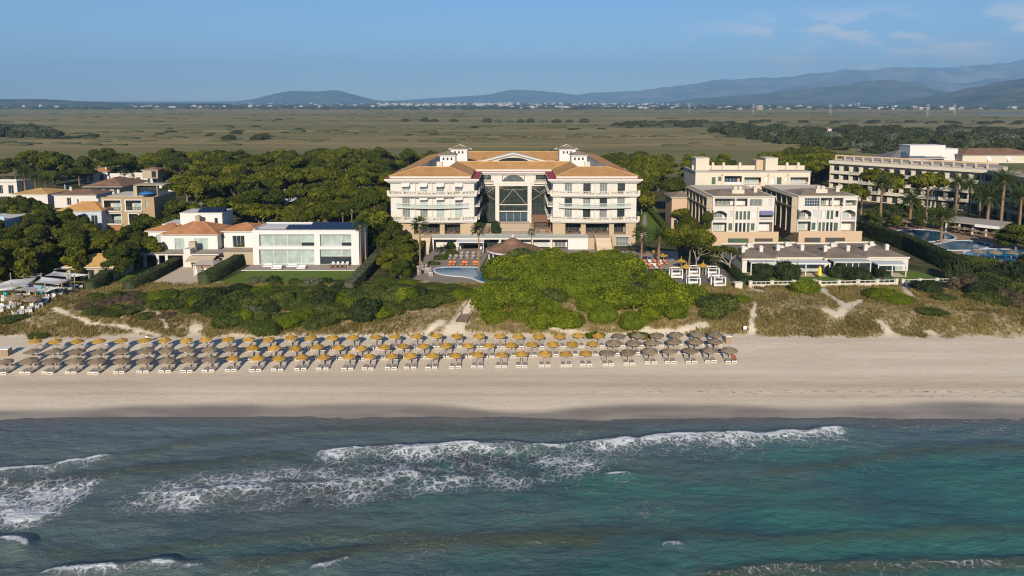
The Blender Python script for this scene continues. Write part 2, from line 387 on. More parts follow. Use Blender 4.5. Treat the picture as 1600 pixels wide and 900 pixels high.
def sea_fields(X, Y):
    wob = 1.5 * (fbm(X / 3.0, Y / 3.5, 4, 101) - 0.5); Yw = Y + wob
    z = 0.20 * (fbm(X / 11, Y / 2.6, 3, 111) - 0.5) * 2 + 0.13 * (fbm(X / 2.6, Y / 1.1, 4, 121) - 0.5) * 2 + 0.055 * (fbm(X / 1.0, Y / 0.5, 3, 131) - 0.5) * 2
    olive = np.zeros_like(X); foam = np.clip(0.16 + 0.5 * (fbm(X / 7, Y / 5, 4, 191) - 0.5), 0, 0.3); crest = np.zeros_like(X)
    for p, h, cf, tf, L in CW:
        q = resample(p); x0, x1 = q[0, 0], q[-1, 0]
        if x1 < x0: q = q[::-1]; x0, x1 = x1, x0
        yc = np.interp(X, q[:, 0], q[:, 1]); s = Yw - yc                       # + is the shore side
        fe = min(2.5, (x1 - x0) * 0.3); end = sstep(X, x0 - fe * 0.3, x0 + fe) * (1 - sstep(X, x1 - fe, x1 + fe * 0.3))
        prof = np.where(s < 0, np.exp(-(s / 1.5) ** 2), np.exp(-(s / 0.85) ** 2))
        z = z + (1.25 if cf > 0.3 else 0.8) * h * end * (prof - 0.22 * np.exp(-((s - 1.9) / 1.2) ** 2) - 0.15 * np.exp(-((s + 3.2) / 1.6) ** 2))
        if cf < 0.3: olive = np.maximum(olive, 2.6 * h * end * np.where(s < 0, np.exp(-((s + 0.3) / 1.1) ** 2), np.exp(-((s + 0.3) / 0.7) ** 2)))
        var = 0.55 + 0.9 * (fbm(X / 2.2, X * 0 + h * 50, 3, 141) - 0.25)
        foam = np.maximum(foam, tf * end * np.where(s < 0.25, np.exp(-np.abs(s) / L) * sstep(-s, -0.25, 0.05), 0) * (0.6 + 0.8 * (fbm(X / 4, Y / 3, 3, 151) - 0.3)))
        crest = np.maximum(crest, cf * end * np.clip(var, 0, 1.2) * np.where(s < 0, np.exp(-(s / 0.55) ** 2), np.exp(-(s / 0.28) ** 2)))
    # the wide drift of broken foam across the middle
    for poly, a in ((([(140, 760), (330, 735), (560, 715), (1000, 700), (1010, 730), (860, 765), (560, 800), (260, 835), (150, 810)]), 0.60),
                    (([(-40, 745), (180, 745), (130, 790), (40, 830), (-40, 820)]), 0.85), (([(900, 780), (1020, 790), (1000, 740), (930, 745)]), 0.42),
                    (([(380, 830), (560, 815), (640, 835), (480, 870)]), 0.34), (([(1100, 880), (1600, 870), (1650, 905), (1080, 905)]), 0.42), (([(1330, 665), (1650, 650), (1650, 690), (1400, 690)]), 0.42),
                    (([(1030, 855), (1090, 845), (1100, 890), (1010, 890)]), 0.34), (([(1220, 820), (1360, 800), (1380, 840), (1240, 850)]), 0.26)):
        q = np.array(gp(poly)); cxm, cym = q.mean(0); d, _ = pldist(X, Y, [tuple(r) for r in q] + [tuple(q[0])])
        ins = np.zeros(X.shape, bool); j = len(q) - 1
        for i in range(len(q)):
            xi, yi = q[i]; xj, yj = q[j]
            ins ^= ((yi > Y) != (yj > Y)) & (X < (xj - xi) * (Y - yi) / (yj - yi + 1e-12) + xi); j = i
        foam = np.maximum(foam, a * sstep(np.where(ins, d, -d), -2.6, 3.4) * (0.5 + 1.35 * (fbm(X / 4, Y / 3, 4, 161) - 0.25)))
    fade = sstep(SHORE + 0.6 - Y, 0.0, 4.0); z = z * (0.12 + 0.88 * fade)
    edge = np.exp(-((Y - SHORE + 0.25) / 0.22) ** 2) * 0.28
    return z, np.clip(np.maximum(foam, edge), 0, 1), np.clip(crest, 0, 1.2), np.clip(olive, 0, 0.85)
wxs = nonuni(-72, 72, 0.2, 3000, 16); wys = np.concatenate([-3000 + np.geomspace(1, 2960, 16) * 0, []])
wys = np.concatenate([-np.geomspace(2500, 4, 12), np.arange(2, 44, 2.0), np.arange(44, 90.01, 0.2)])
XX, YY = np.meshgrid(wxs, wys); WZ, WF, WC, WO = sea_fields(XX, YY)
m, t, b = newmat('sea_water')
P = t.pos(); sp = t.n('ShaderNodeSeparateXYZ'); t.l(P, sp.inputs[0])
sed = t.rng(t.math('ADD', t.noise(0.06, 6, 0.68, sc=(0.6, 1.3, 1)), t.math('MULTIPLY', sp.outputs['X'], -0.0048)), 0.32, 0.66)
deep = t.mix(t.rng(t.noise(0.08, 4, 0.55), 0.35, 0.65), (0.030, 0.096, 0.096), (0.038, 0.138, 0.108))
c = t.mix(t.math('MULTIPLY', sed, 0.8), deep, (0.110, 0.128, 0.118))
c = t.mix(t.math('MULTIPLY', t.rng(t.noise(0.11, 5, 0.62, sc=(0.45, 1.2, 1)), 0.50, 0.70), 0.6), c, (0.036, 0.060, 0.064))
c = t.mix(t.math('MULTIPLY', t.attr('weed'), t.rng(t.noise(0.5, 5, 0.65), 0.42, 0.6)), c, (0.035, 0.022, 0.020))
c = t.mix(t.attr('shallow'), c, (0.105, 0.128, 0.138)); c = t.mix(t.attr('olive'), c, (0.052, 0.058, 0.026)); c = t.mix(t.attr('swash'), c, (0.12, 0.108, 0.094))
def vor(scale, sc, off):
    q = t.n('ShaderNodeTexVoronoi', feature='DISTANCE_TO_EDGE'); q.inputs['Scale'].default_value = scale
    nn = t.n('ShaderNodeTexNoise'); nn.inputs['Scale'].default_value = 0.9; nn.inputs['Detail'].default_value = 4; t.l(P, nn.inputs['Vector'])
    mv = t.n('ShaderNodeVectorMath', operation='MULTIPLY_ADD'); t.l(nn.outputs['Color'], mv.inputs[0]); mv.inputs[1].default_value = (1.3, 1.3, 0); t.l(P, mv.inputs[2])
    mp = t.n('ShaderNodeMapping'); mp.inputs['Scale'].default_value = sc; mp.inputs['Location'].default_value = (off, off, 0); t.l(mv.outputs[0], mp.inputs[0])
    t.l(mp.outputs[0], q.inputs['Vector']); return q.outputs['Distance']
web = t.math('MAXIMUM', t.rng(vor(0.95, (1, 0.8, 0), 0), 0.14, 0.0), t.math('MULTIPLY', t.rng(vor(2.4, (1, 0.75, 0), 5), 0.16, 0.0), 0.8))
fo = t.math('ADD', t.math('MULTIPLY', web, 0.24), t.math('MULTIPLY', t.noise(2.8, 8, 0.82, sc=(0.8, 1.25, 1)), 0.86))
fo = t.math('ADD', fo, t.math('MULTIPLY', t.attr('foam'), 0.72))
ff = t.rng(fo, 0.83, 1.06, 0, 0.92)
cr = t.rng(t.math('ADD', t.attr('crest'), t.math('MULTIPLY', t.math('SUBTRACT', t.noise(1.5, 7, 0.75), 0.5), 1.9)), 0.38, 0.72)
ff = t.math('MAXIMUM', ff, cr)
haze_f = t.math('MULTIPLY', t.rng(t.attr('foam'), 0.15, 0.9), 0.22)
c = t.mix(haze_f, c, (0.17, 0.18, 0.17)); c = t.mix(ff, c, (0.60, 0.62, 0.64))
t.l(c, b.inputs['Base Color']); t.l(t.rng(ff, 0, 1, 0.16, 0.85), b.inputs['Roughness']); b.inputs['IOR'].default_value = 1.33
t.l(t.rng(ff, 0, 1, 1.0, 0.15), b.inputs['Specular IOR Level'])
bn = t.n('ShaderNodeBump'); bn.inputs['Strength'].default_value = 1.0; bn.inputs['Distance'].default_value = 0.22
h = t.math('ADD', t.noise(1.5, 5, 0.65, sc=(0.55, 1.3, 1)), t.math('MULTIPLY', t.noise(5.0, 3, 0.6, sc=(0.6, 1.2, 1)), 0.35))
t.l(t.math('ADD', h, t.math('MULTIPLY', ff, 0.5)), bn.inputs['Height']); t.l(bn.outputs[0], b.inputs['Normal'])
i = np.arange(XX.size).reshape(XX.shape)
Q = np.stack([i[:-1, :-1], i[:-1, 1:], i[1:, 1:], i[1:, :-1]], -1).reshape(-1, 4)
weed = np.zeros_like(XX)
for (x_, y_, rx, ry, a) in ((740, 725, 14, 2.6, 1.0), (620, 735, 9, 2.2, 0.8), (510, 775, 8, 2.0, 0.9), (860, 718, 7, 2.0, 0.7)):
    gx_, gy_ = G(x_, y_); weed = np.maximum(weed, a * np.exp(-((XX - gx_) / rx) ** 2 - ((YY - gy_) / ry) ** 2))
swash = sstep(YY, SHORE - 3.6, SHORE - 0.3) * (0.45 + 0.5 * fbm(XX / 10, YY / 2.5, 3, 171))
me = np_mesh('sea', np.stack([XX, YY, WZ], -1).reshape(-1, 3), Q, m, {'foam': WF, 'crest': WC, 'olive': WO, 'weed': weed, 'shallow': 0.75 * sstep(YY + 3 * (fbm(XX / 9, YY / 4, 3, 181) - 0.5), SHORE - 13, SHORE - 3) * (0.6 + 0.5 * fbm(XX / 6, YY / 3, 3, 182)), 'swash': np.clip(swash, 0, 1)}, True)
tag(obj('sea', me), kind='structure')
# ---------------------------------------------------------------- far hills, town, air
def hill_mat(name, c0, c1, sc):
    m, t, b = newmat(name); n = t.noise(sc, 6, 0.65); c = t.mix(t.rng(n, 0.38, 0.66), c0, c1)
    c = t.mix(t.rng(t.noise(sc * 4, 4, 0.6), 0.58, 0.74, 0, 0.4), c, (0.17, 0.14, 0.11))
    t.l(c, b.inputs['Base Color']); b.inputs['Roughness'].default_value = 0.95; b.inputs['Specular IOR Level'].default_value = 0.05
    return m
def ridge(name, D, prof, depth, mat, seed, rough, label):
    px = np.array([p[0] for p in prof], float); py = np.array([p[1] for p in prof], float)
    xs = np.linspace(px[0], px[-1], 300); ys = np.linspace(-1, 1, 70)
    top = np.interp(xs, px, py); k = np.ones(13) / 13; top = np.convolve(np.pad(top, 6, mode='edge'), k, 'valid') - rough * 3.2 * (fbm(xs / 22, xs * 0 + seed, 5, seed + 3) - 0.5) * np.clip((157 - top) / 20, 0, 1.4)
    Xr = np.array([XZ(a, 157, D)[0] for a in xs]); Zt = np.array([XZ(a, b_, D)[1] for a, b_ in zip(xs, top)])
    XX, TT = np.meshgrid(Xr, ys); ZT = np.broadcast_to(Zt, XX.shape)
    n = fbm(XX / (depth * 0.35), TT * 2.5 + seed, 5, seed); n2 = fbm(XX / (depth * 0.12), TT * 7 + seed, 4, seed + 5)
    cs = np.cos(np.clip(TT, -1, 1) * math.pi / 2) ** 1.25
    n3 = 1 - np.abs(2 * fbm(XX / (depth * 0.22), TT * 3.2 + seed, 5, seed + 9) - 1)
    Z = np.maximum(ZT - 1, 0) * np.clip(cs * (1 + rough * (n - 0.5) * (1 - cs) * 2.4 - rough * 0.55 * (1 - n3) * np.sqrt(np.clip(1 - cs * cs, 0, 1)) * 1.6 + rough * 0.5 * (n2 - 0.5) * (1 - cs * 0.6)), 0, 1.05) - 2
    YY_ = D + TT * depth
    V = np.stack([XX, YY_, Z], -1).reshape(-1, 3); i = np.arange(XX.size).reshape(XX.shape)
    Q = np.stack([i[:-1, :-1], i[:-1, 1:], i[1:, 1:], i[1:, :-1]], -1).reshape(-1, 4)
    o = obj(name, np_mesh(name, V, Q, mat, None, True)); tag(o, label, kind='structure')
hm1 = hill_mat('hill_scrub', (0.026, 0.036, 0.018), (0.11, 0.10, 0.055), 0.004)
hm2 = hill_mat('mountain_rock', (0.045, 0.05, 0.045), (0.19, 0.175, 0.15), 0.0016)
ridge('hill', 5600, [(1395, 170), (1430, 163), (1470, 152), (1510, 142), (1550, 134), (1600, 124), (1680, 112), (1800, 104), (1900, 120), (2000, 165)], 1300, hm1, 3, 0.9, 'wooded hill rising at the edge of the plain')
ridge('hill', 4700, [(1440, 172), (1480, 163), (1530, 150), (1580, 146), (1650, 139), (1800, 150), (1900, 170)], 700, hm1, 9, 0.9, 'low dark scrub hill in front of the wooded hill')
ridge('hill', 9000, [(1040, 160), (1100, 153), (1180, 147), (1240, 141), (1310, 134), (1380, 126), (1420, 131), (1460, 145), (1520, 156)], 1500, hm1, 5, 0.8, 'long rounded hill before the mountains')
ridge('hill', 11500, [(385, 160), (410, 154), (440, 145), (465, 141), (500, 143), (525, 140), (555, 148), (580, 156), (620, 158)], 1500, hm1, 7, 0.6, 'twin topped hill alone on the plain')
ridge('hill', 15500, [(590, 159), (680, 153), (760, 148), (800, 140), (850, 142), (900, 148)], 1800, hm1, 27, 0.6, 'pale low hills behind the far town')
ridge('hill', 5200, [(-200, 150), (0, 154), (60, 154), (110, 157), (200, 160), (330, 161)], 700, hm1, 8, 0.6, 'low wooded ridge on the plain')
ridge('mountains', 11800, [(1130, 160), (1200, 143), (1260, 132), (1330, 128), (1420, 127), (1500, 131), (1560, 121), (1640, 112), (1800, 112), (1950, 130)], 1700, hm2, 14, 1.0, 'nearer mountain flank before the far range')
ridge('mountains', 15500, [(830, 160), (880, 150), (940, 144), (1000, 142), (1060, 134), (1130, 123), (1200, 122), (1290, 113), (1370, 108), (1420, 106), (1470, 104), (1520, 103), (1570, 98), (1620, 93), (1720, 90), (1900, 100)], 2600, hm2, 11, 1.0, 'hazy mountain range along the horizon')
# the far town and farms: pale houses too small to pick apart, and the dark groves between them
rng = np.random.default_rng(5)
V = []; Qf = []; Mi = []
def farbox(x, y, z, w_, d_, h_, mi):
    o = len(V); a, b_ = w_ / 2, d_ / 2
    for zz in (z, z + h_):
        for sx_, sy_ in ((-a, -b_), (a, -b_), (a, b_), (-a, b_)): V.append((x + sx_, y + sy_, zz))
    for q in ((4, 5, 6, 7), (0, 1, 5, 4), (1, 2, 6, 5), (2, 3, 7, 6), (3, 0, 4, 7)): Qf.append(tuple(o + k for k in q)); Mi.append(mi if q[0] != 4 else 2)
def town(n, x0, x1, y0, y1, s0, s1, white):
    for _ in range(n):
        x_, y_ = rng.uniform(x0, x1), rng.uniform(y0, y1); X_, Y_ = G(x_, y_, 1.0); s = rng.uniform(s0, s1)
        farbox(X_, Y_, 0.5, s * rng.uniform(0.8, 2.2), s, s * rng.uniform(0.45, 0.9), 0 if rng.random() < white else 1)
town(110, 0, 620, 162.0, 169, 9, 17, 0.55); town(150, 590, 800, 161.4, 166, 10, 22, 0.85); town(90, 770, 1080, 161.2, 164.5, 10, 20, 0.85)
town(70, 800, 1100, 165, 170, 7, 14, 0.6); town(80, 1080, 1600, 162, 172, 8, 16, 0.5); town(26, 1330, 1480, 161.2, 163, 14, 26, 0.8)
wh = M('far_white', (0.36, 0.33, 0.30), var=0.05); oc = M('far_ochre', (0.25, 0.19, 0.14), var=0.1); rf = M('far_roof', (0.38, 0.24, 0.16), var=0.1)
tag(obj('distant_town', np_mesh('distant_town', V, Qf, [wh, oc, rf], mi=Mi)), 'pale houses of the far town strung along the horizon', 'town', kind='stuff')
# far groves
gv = []; gq = []
def blob(x, y, z, r, h_):
    o = len(gv); n = 7
    for k, (rr, zz) in enumerate(((0.75, 0), (1, 0.45), (0.6, 0.85), (0.12, 1.0))):
        for a in range(n):
            q = 2 * math.pi * a / n + k * 0.4; j = rng.uniform(0.75, 1.25); gv.append((x + r * rr * j * math.cos(q), y + r * rr * j * math.sin(q), z + h_ * zz * rng.uniform(0.85, 1.1)))
    for k in range(3):
        for a in range(n): gq.append((o + k * n + a, o + k * n + (a + 1) % n, o + (k + 1) * n + (a + 1) % n, o + (k + 1) * n + a))
for _ in range(2200):
    x_ = rng.uniform(-100, 1700); y_ = 161.3 + rng.random() ** 1.4 * 10
    X_, Y_ = G(x_, y_, 1.0); r = rng.uniform(5, 13); blob(X_, Y_, 0.2, r * rng.uniform(1, 2.4), r * 0.75)
fg = foliage_mat('far_leaves', (0.028, 0.036, 0.016), (0.028, 0.036, 0.016), (0.05, 0.055, 0.025), 0.0)
tag(obj('distant_groves', np_mesh('distant_groves', gv, gq, fg)), 'dark groves scattered between the houses far across the plain', 'trees', kind='stuff')
# power pylons on the plain
pm = M('pylon_steel', (0.42, 0.40, 0.38), rough=0.5, metal=0.3)
for k, (x_, y_, h_) in enumerate(((1297, 180, 30), (1449, 182, 30), (1491, 179, 30), (1177, 178, 26), (1077, 176, 26), (878, 174, 26))):
    X_, Y_ = G(x_, y_, 1.0); q = MB(); a = 2.6
    for sx_ in (-1, 1):
        for sy_ in (-1, 1): q.tube([(sx_ * a, sy_ * a, -0.5), (sx_ * 0.5, sy_ * 0.5, h_)], 0.3, 4)
    for zz in (0.25, 0.5, 0.75):
        r = a + (0.5 - a) * zz; q.tube([(-r, -r, h_ * zz), (r, r, h_ * zz + 3)], 0.18, 4); q.tube([(r, -r, h_ * zz), (-r, r, h_ * zz + 3)], 0.18, 4)
    for zz, aw in ((0.72, 6), (0.86, 4.6), (0.97, 3)): q.box(-aw, aw, -0.35, 0.35, h_ * zz, h_ * zz + 0.6)
    o = q.build('pylon', pm, None, (X_, Y_, gz(X_, Y_))); tag(o, 'steel lattice power pylon on the plain, %s from the right' % ORD[[2, 1, 0, 3, 4, 5][k]], 'pylon', 'power pylons')

# reed beds and low scrub over the marsh: too many and too small to pick apart
gv.clear(); gq.clear()
for _ in range(2000):
    x_ = rng.uniform(-100, 1700); y_ = 176 + 52 * rng.random() ** 1.3; X_, Y_ = G(x_, y_, 1.0)
    if float(fbm(X_ / 160, Y_ / 70, 4, 301)) < 0.52 + 0.10 * rng.random(): continue
    r = rng.uniform(1.5, 4.5) * (1 + Y_ / 1500); blob(X_, Y_, 0.7, r * rng.uniform(1, 2.2), r * rng.uniform(0.18, 0.36))
tag(obj('marsh_scrub', np_mesh('marsh_scrub', gv, gq, foliage_mat('reed_scrub', (0.085, 0.088, 0.028), (0.085, 0.088, 0.028), (0.15, 0.13, 0.045), 0.0))), 'low reed beds and scrub dotted over the marsh plain', 'scrub', kind='stuff')
# ---------------------------------------------------------------- plant kit
def unit(v): return v / (np.linalg.norm(v, axis=-1, keepdims=True) + 1e-9)
def leafquads(Pn, Nn, size, rg, jit=0.8, asp=0.55):
    n = len(Pn); nn = unit(Nn + jit * rg.normal(size=(n, 3)) * 0.8); t_ = unit(np.cross(nn, rg.normal(size=(n, 3)))); b_ = np.cross(nn, t_)
    s = (size * rg.uniform(0.55, 1.35, n))[:, None]
    V = np.stack([Pn - t_ * s, Pn - b_ * s * asp + nn * s * 0.15, Pn + t_ * s, Pn + b_ * s * asp - nn * s * 0.15], 1).reshape(-1, 3)
    return V, np.arange(4 * n).reshape(-1, 4), np.repeat(rg.random(n), 4)
def cubesphere(k=3):
    V = []; Q = []; idx = {}
    def vid(p):
        key = tuple(np.round(p, 5))
        if key not in idx: idx[key] = len(V); V.append(unit(np.array(p)))
        return idx[key]
    for ax in range(3):
        for sg in (-1, 1):
            for i in range(k):
                for j in range(k):
                    q = []
                    for a, b_ in ((i, j), (i + 1, j), (i + 1, j + 1), (i, j + 1)):
                        p = [0, 0, 0]; p[ax] = sg; p[(ax + 1) % 3] = (-1 + 2 * a / k) * sg; p[(ax + 2) % 3] = -1 + 2 * b_ / k; q.append(vid(p))
                    Q.append(q)
    return np.array(V), np.array(Q)
CSV, CSQ = cubesphere(3)
def crown_mesh(name, lobes, n, size, mat, seed, core=0.78, under=0.25, jit=0.8, asp=0.55):
    """leaves spread through the outer shell of many lobes, over a leafy core so that no lobe is hollow"""
    rg = np.random.default_rng(seed); VV = []; QQ = []; RR = []; o = 0
    area = np.array([l[3] * l[4] + l[3] * l[5] for l in lobes]); cnt = np.maximum((n * area / area.sum()).astype(int), 12)
    for (x, y, z, rx, ry, rz), c in zip(lobes, cnt):
        lr = rg.random()
        d = unit(rg.normal(size=(c, 3))); d[:, 2] = np.where((d[:, 2] < -0.1) & (rg.random(c) > under), -d[:, 2], d[:, 2])
        k = 1 - 0.30 * rg.random(c) ** 1.6 + 0.10 * rg.random(c) + 0.20 * rg.random(c) * (rg.random(c) > 0.88); r = np.array([rx, ry, rz])
        P_ = np.array([x, y, z]) + d * r * k[:, None]; N_ = unit(d / r)
        v, q, a = leafquads(P_, N_, size, rg, jit, asp); a = 0.5 * a + 0.5 * lr; VV.append(v); QQ.append(q + o); RR.append(a); o += len(v)
        if core:
            v = np.array([x, y, z]) + CSV * r * core * (1 + 0.16 * rg.normal(size=(len(CSV), 1))); VV.append(v); QQ.append(CSQ + o); RR.append(np.full(len(v), 0.3)); o += len(v)
    return np_mesh(name, np.concatenate(VV), np.concatenate(QQ), mat, {'rnd': np.concatenate(RR)})
pine_m = foliage_mat('pine_needles', (0.018, 0.030, 0.004), (0.200, 0.200, 0.012), (0.046, 0.062, 0.007))
pine2_m = foliage_mat('dune_pine_needles', (0.042, 0.070, 0.004), (0.215, 0.245, 0.012), (0.115, 0.150, 0.009))
shrub_m = foliage_mat('mastic_leaves', (0.026, 0.042, 0.009), (0.135, 0.155, 0.032), (0.070, 0.094, 0.018))
dark_m = foliage_mat('evergreen_leaves', (0.014, 0.026, 0.008), (0.055, 0.078, 0.020), (0.032, 0.046, 0.014))
grey_m = foliage_mat('silver_leaves', (0.075, 0.090, 0.050), (0.17, 0.18, 0.11), (0.11, 0.125, 0.07))
marsh_m = foliage_mat('marsh_bush_leaves', (0.030, 0.040, 0.010), (0.100, 0.105, 0.030), (0.060, 0.066, 0.020))
brown_m = foliage_mat('dry_twigs', (0.07, 0.05, 0.03), (0.14, 0.10, 0.065), (0.09, 0.07, 0.04), 0.05)
hedge_m = foliage_mat('hedge_leaves', (0.034, 0.046, 0.016), (0.105, 0.12, 0.05), (0.065, 0.078, 0.032))
palm_m = foliage_mat('palm_leaves', (0.030, 0.050, 0.010), (0.10, 0.13, 0.028), (0.055, 0.08, 0.018))
grass_m = foliage_mat('dune_grass_blades', (0.12, 0.092, 0.026), (0.34, 0.265, 0.09), (0.17, 0.155, 0.042), 0.2)
lawn_m = M('lawn_grass', (0.11, 0.165, 0.026), 0.9, 0.25, 0.5, spec=0.1, bump=0.5, bscale=14)
bark_m = M('pine_bark', (0.20, 0.145, 0.105), 0.9, 0.3, 2.0, spec=0.1, bump=0.6, bscale=5)
pbark_m = M('palm_bark', (0.24, 0.155, 0.09), 0.9, 0.3, 2.5, spec=0.1, bump=0.7, bscale=7)
deadw_m = M('bare_wood', (0.33, 0.27, 0.22), 0.9, 0.25, 2.0, spec=0.1)
def umbrella_lobes(R, h, rg, n):
    L = []
    for k in range(n):
        a = rg.uniform(0, 2 * math.pi); d = R * math.sqrt(rg.random()) * 0.78; r = R * rg.uniform(0.20, 0.36)
        if any((d * math.cos(a) - l[0]) ** 2 + (d * math.sin(a) - l[1]) ** 2 < (0.8 * r) ** 2 for l in L): continue
        L.append((d * math.cos(a), d * math.sin(a), h * (1 - 0.20 * (d / R) ** 2) + rg.uniform(-0.20, 0.06) * R - r * 0.35, r, r * rg.uniform(0.8, 1.1), r * rg.uniform(0.5, 0.75)))
    return L
def trunk_mesh(name, h, R, rg, mat, r0=0.28, limbs=6, lean=0.6):
    q = MB(); lx, ly = rg.uniform(-lean, lean), rg.uniform(-lean, lean); fork = h * rg.uniform(0.45, 0.6)
    pts = [(lx * k * k, ly * k * k, h * 0.8 * k - 0.3) for k in (0, 0.33, 0.66, 1)]
    q.tube(pts, [r0, r0 * 0.8, r0 * 0.6, r0 * 0.3], 7)
    for k in range(limbs):
        a = 2 * math.pi * k / limbs + rg.uniform(-0.4, 0.4); f = rg.uniform(0.55, 0.8) ; b0 = (lx * f * f, ly * f * f, h * 0.8 * f)
        e = (R * 0.6 * math.cos(a), R * 0.6 * math.sin(a), h * rg.uniform(0.78, 0.88)); mid = (b0[0] + (e[0] - b0[0]) * 0.5, b0[1] + (e[1] - b0[1]) * 0.5, b0[2] + (e[2] - b0[2]) * 0.4)
        q.tube([b0, mid, e], [r0 * 0.5, r0 * 0.36, r0 * 0.14], 5)
    return q.mesh(name, mat)
TREE = {}
def add_kind(kind, variants): TREE[kind] = variants
V_ = []
for k in range(5):
    rg = np.random.default_rng(100 + k); R, h = rg.uniform(4.6, 5.6), rg.uniform(9.0, 11.0)
    V_.append((R, h, crown_mesh('crown', umbrella_lobes(R, h, rg, 60), 8600, 0.30, pine_m, k, 0.7, 0.4), trunk_mesh('trunk', h, R, rg, bark_m)))
add_kind('pine', V_)
V_ = []
for k in range(4):                       # rounder, fuller pines down to a lower skirt
    rg = np.random.default_rng(130 + k); R, h = rg.uniform(3.6, 4.4), rg.uniform(8.0, 10.0); L = []
    for j in range(20):
        a = rg.uniform(0, 6.283); z = rg.uniform(0.30, 0.95); d = R * math.sqrt(rg.random()) * 0.72 * math.sqrt(max(0.08, 1.06 - abs(z - 0.5) ** 2 * 3.6)); r = R * rg.uniform(0.26, 0.42)
        L.append((d * math.cos(a), d * math.sin(a), h * z - r * 0.3, r, r, r * 0.8))
    V_.append((R, h, crown_mesh('crown', L, 8000, 0.31, pine_m, 20 + k), trunk_mesh('trunk', h, R, rg, bark_m, 0.22, 4, 0.3)))
add_kind('bushy_pine', V_)
def bush_variants(mat, seeds, n, size, flat=0.62, nl=9, asp=0.55):
    o = []
    for s_ in seeds:
        rg = np.random.default_rng(s_); L = []
        for j in range(nl):
            a = rg.uniform(0, 6.283); d = math.sqrt(rg.random()) * 0.66; r = rg.uniform(0.30, 0.48)
            L.append((d * math.cos(a), d * math.sin(a), flat * (0.62 - 0.45 * d * d) * rg.uniform(0.7, 1.1), r, r, r * flat * 1.1))
        L.append((0, 0, flat * 0.15, 0.8, 0.8, flat * 0.5))
        o.append((1.0, flat, crown_mesh('crown', L, n, size, mat, s_, 0.82, 0.15, 0.8, asp), None))
    return o
add_kind('dune_pine', bush_variants(pine2_m, (201, 202, 203, 204), 8600, 0.052, 0.85, 16))
add_kind('scrub', bush_variants(shrub_m, (211, 212, 213), 6000, 0.056, 0.62, 12))
add_kind('dark', bush_variants(dark_m, (221, 222, 223), 3200, 0.075, 0.95, 12))
add_kind('silver', bush_variants(grey_m, (231, 232), 2600, 0.080, 0.7, 9))
add_kind('marsh', bush_variants(marsh_m, (241, 242, 243), 1100, 0.10, 0.75, 8))
add_kind('dry', bush_variants(brown_m, (251, 252), 2600, 0.085, 0.7, 9, 0.2))
add_kind('ball', bush_variants(hedge_m, (261, 262), 2600, 0.06, 0.9, 6))
TREES_DONE = []
def plant(kind, X, Y, R, label, cat='shrub', name=None, group=None, hs=1.0, z=None, vi=None):
    """one bush, crown radius R, sitting on the ground"""
    vs_ = TREE[kind]; r0, h0, cm_, tm_ = vs_[RN.randrange(len(vs_)) if vi is None else vi]
    s = R / r0; zz = gz(X, Y) if z is None else z
    o = obj(name or 'shrub', cm_, None, (X, Y, zz - 0.05 * R), RN.uniform(0, 6.28), (s, s, s * hs)); TREES_DONE.append((X, Y, R))
    return tag(o, label, cat, group)
def tree(kind, X, Y, R, H_, label, name='pine_tree', group=None, z=None, vi=None, cat='tree'):
    """tree with trunk and crown; R crown radius, H_ total height"""
    vs_ = TREE[kind]; r0, h0, cm_, tm_ = vs_[RN.randrange(len(vs_)) if vi is None else vi]
    zz = gz(X, Y) if z is None else z
    o = thing(name, label, cat, (X, Y, zz), RN.uniform(0, 6.28), group, (R / r0, R / r0, H_ / h0))
    obj('trunk', tm_, o); obj('crown', cm_, o); TREES_DONE.append((X, Y, R)); return o
# palms
def frond(q_v, q_q, base, az, el0, L, droop, wid, rg, seg=7, fan=False, leaf=1.0):
    p = np.array(base, float); d = np.array([math.cos(az) * math.cos(el0), math.sin(az) * math.cos(el0), math.sin(el0)]); side = np.array([-math.sin(az), math.cos(az), 0])
    st = L / seg; pts = [p.copy()]
    for k in range(seg):
        p = p + d * st; d = unit(d + np.array([0, 0, -droop * (k + 1) / seg])); pts.append(p.copy())
    for k in range(1 if not fan else 0, seg):
        a, b_ = pts[k], pts[k + 1]; f = k / seg; wl = wid * math.sin(math.pi * min(0.97, 0.18 + 0.8 * f)) * leaf
        for s_ in (-1, 1):
            for e in range(2):
                c0 = a + (b_ - a) * (0.5 * e); tip = c0 + side * s_ * wl * rg.uniform(0.8, 1.15) + (b_ - a) * 1.0 + np.array([0, 0, -wl * 0.35 - 0.05])
                o = len(q_v); q_v += [c0, c0 + (b_ - a) * 0.42, tip, c0 + (b_ - a) * 0.1 + (tip - c0) * 0.5 - np.array([0, 0, 0.03])]; q_q.append((o, o + 1, o + 2, o + 3))
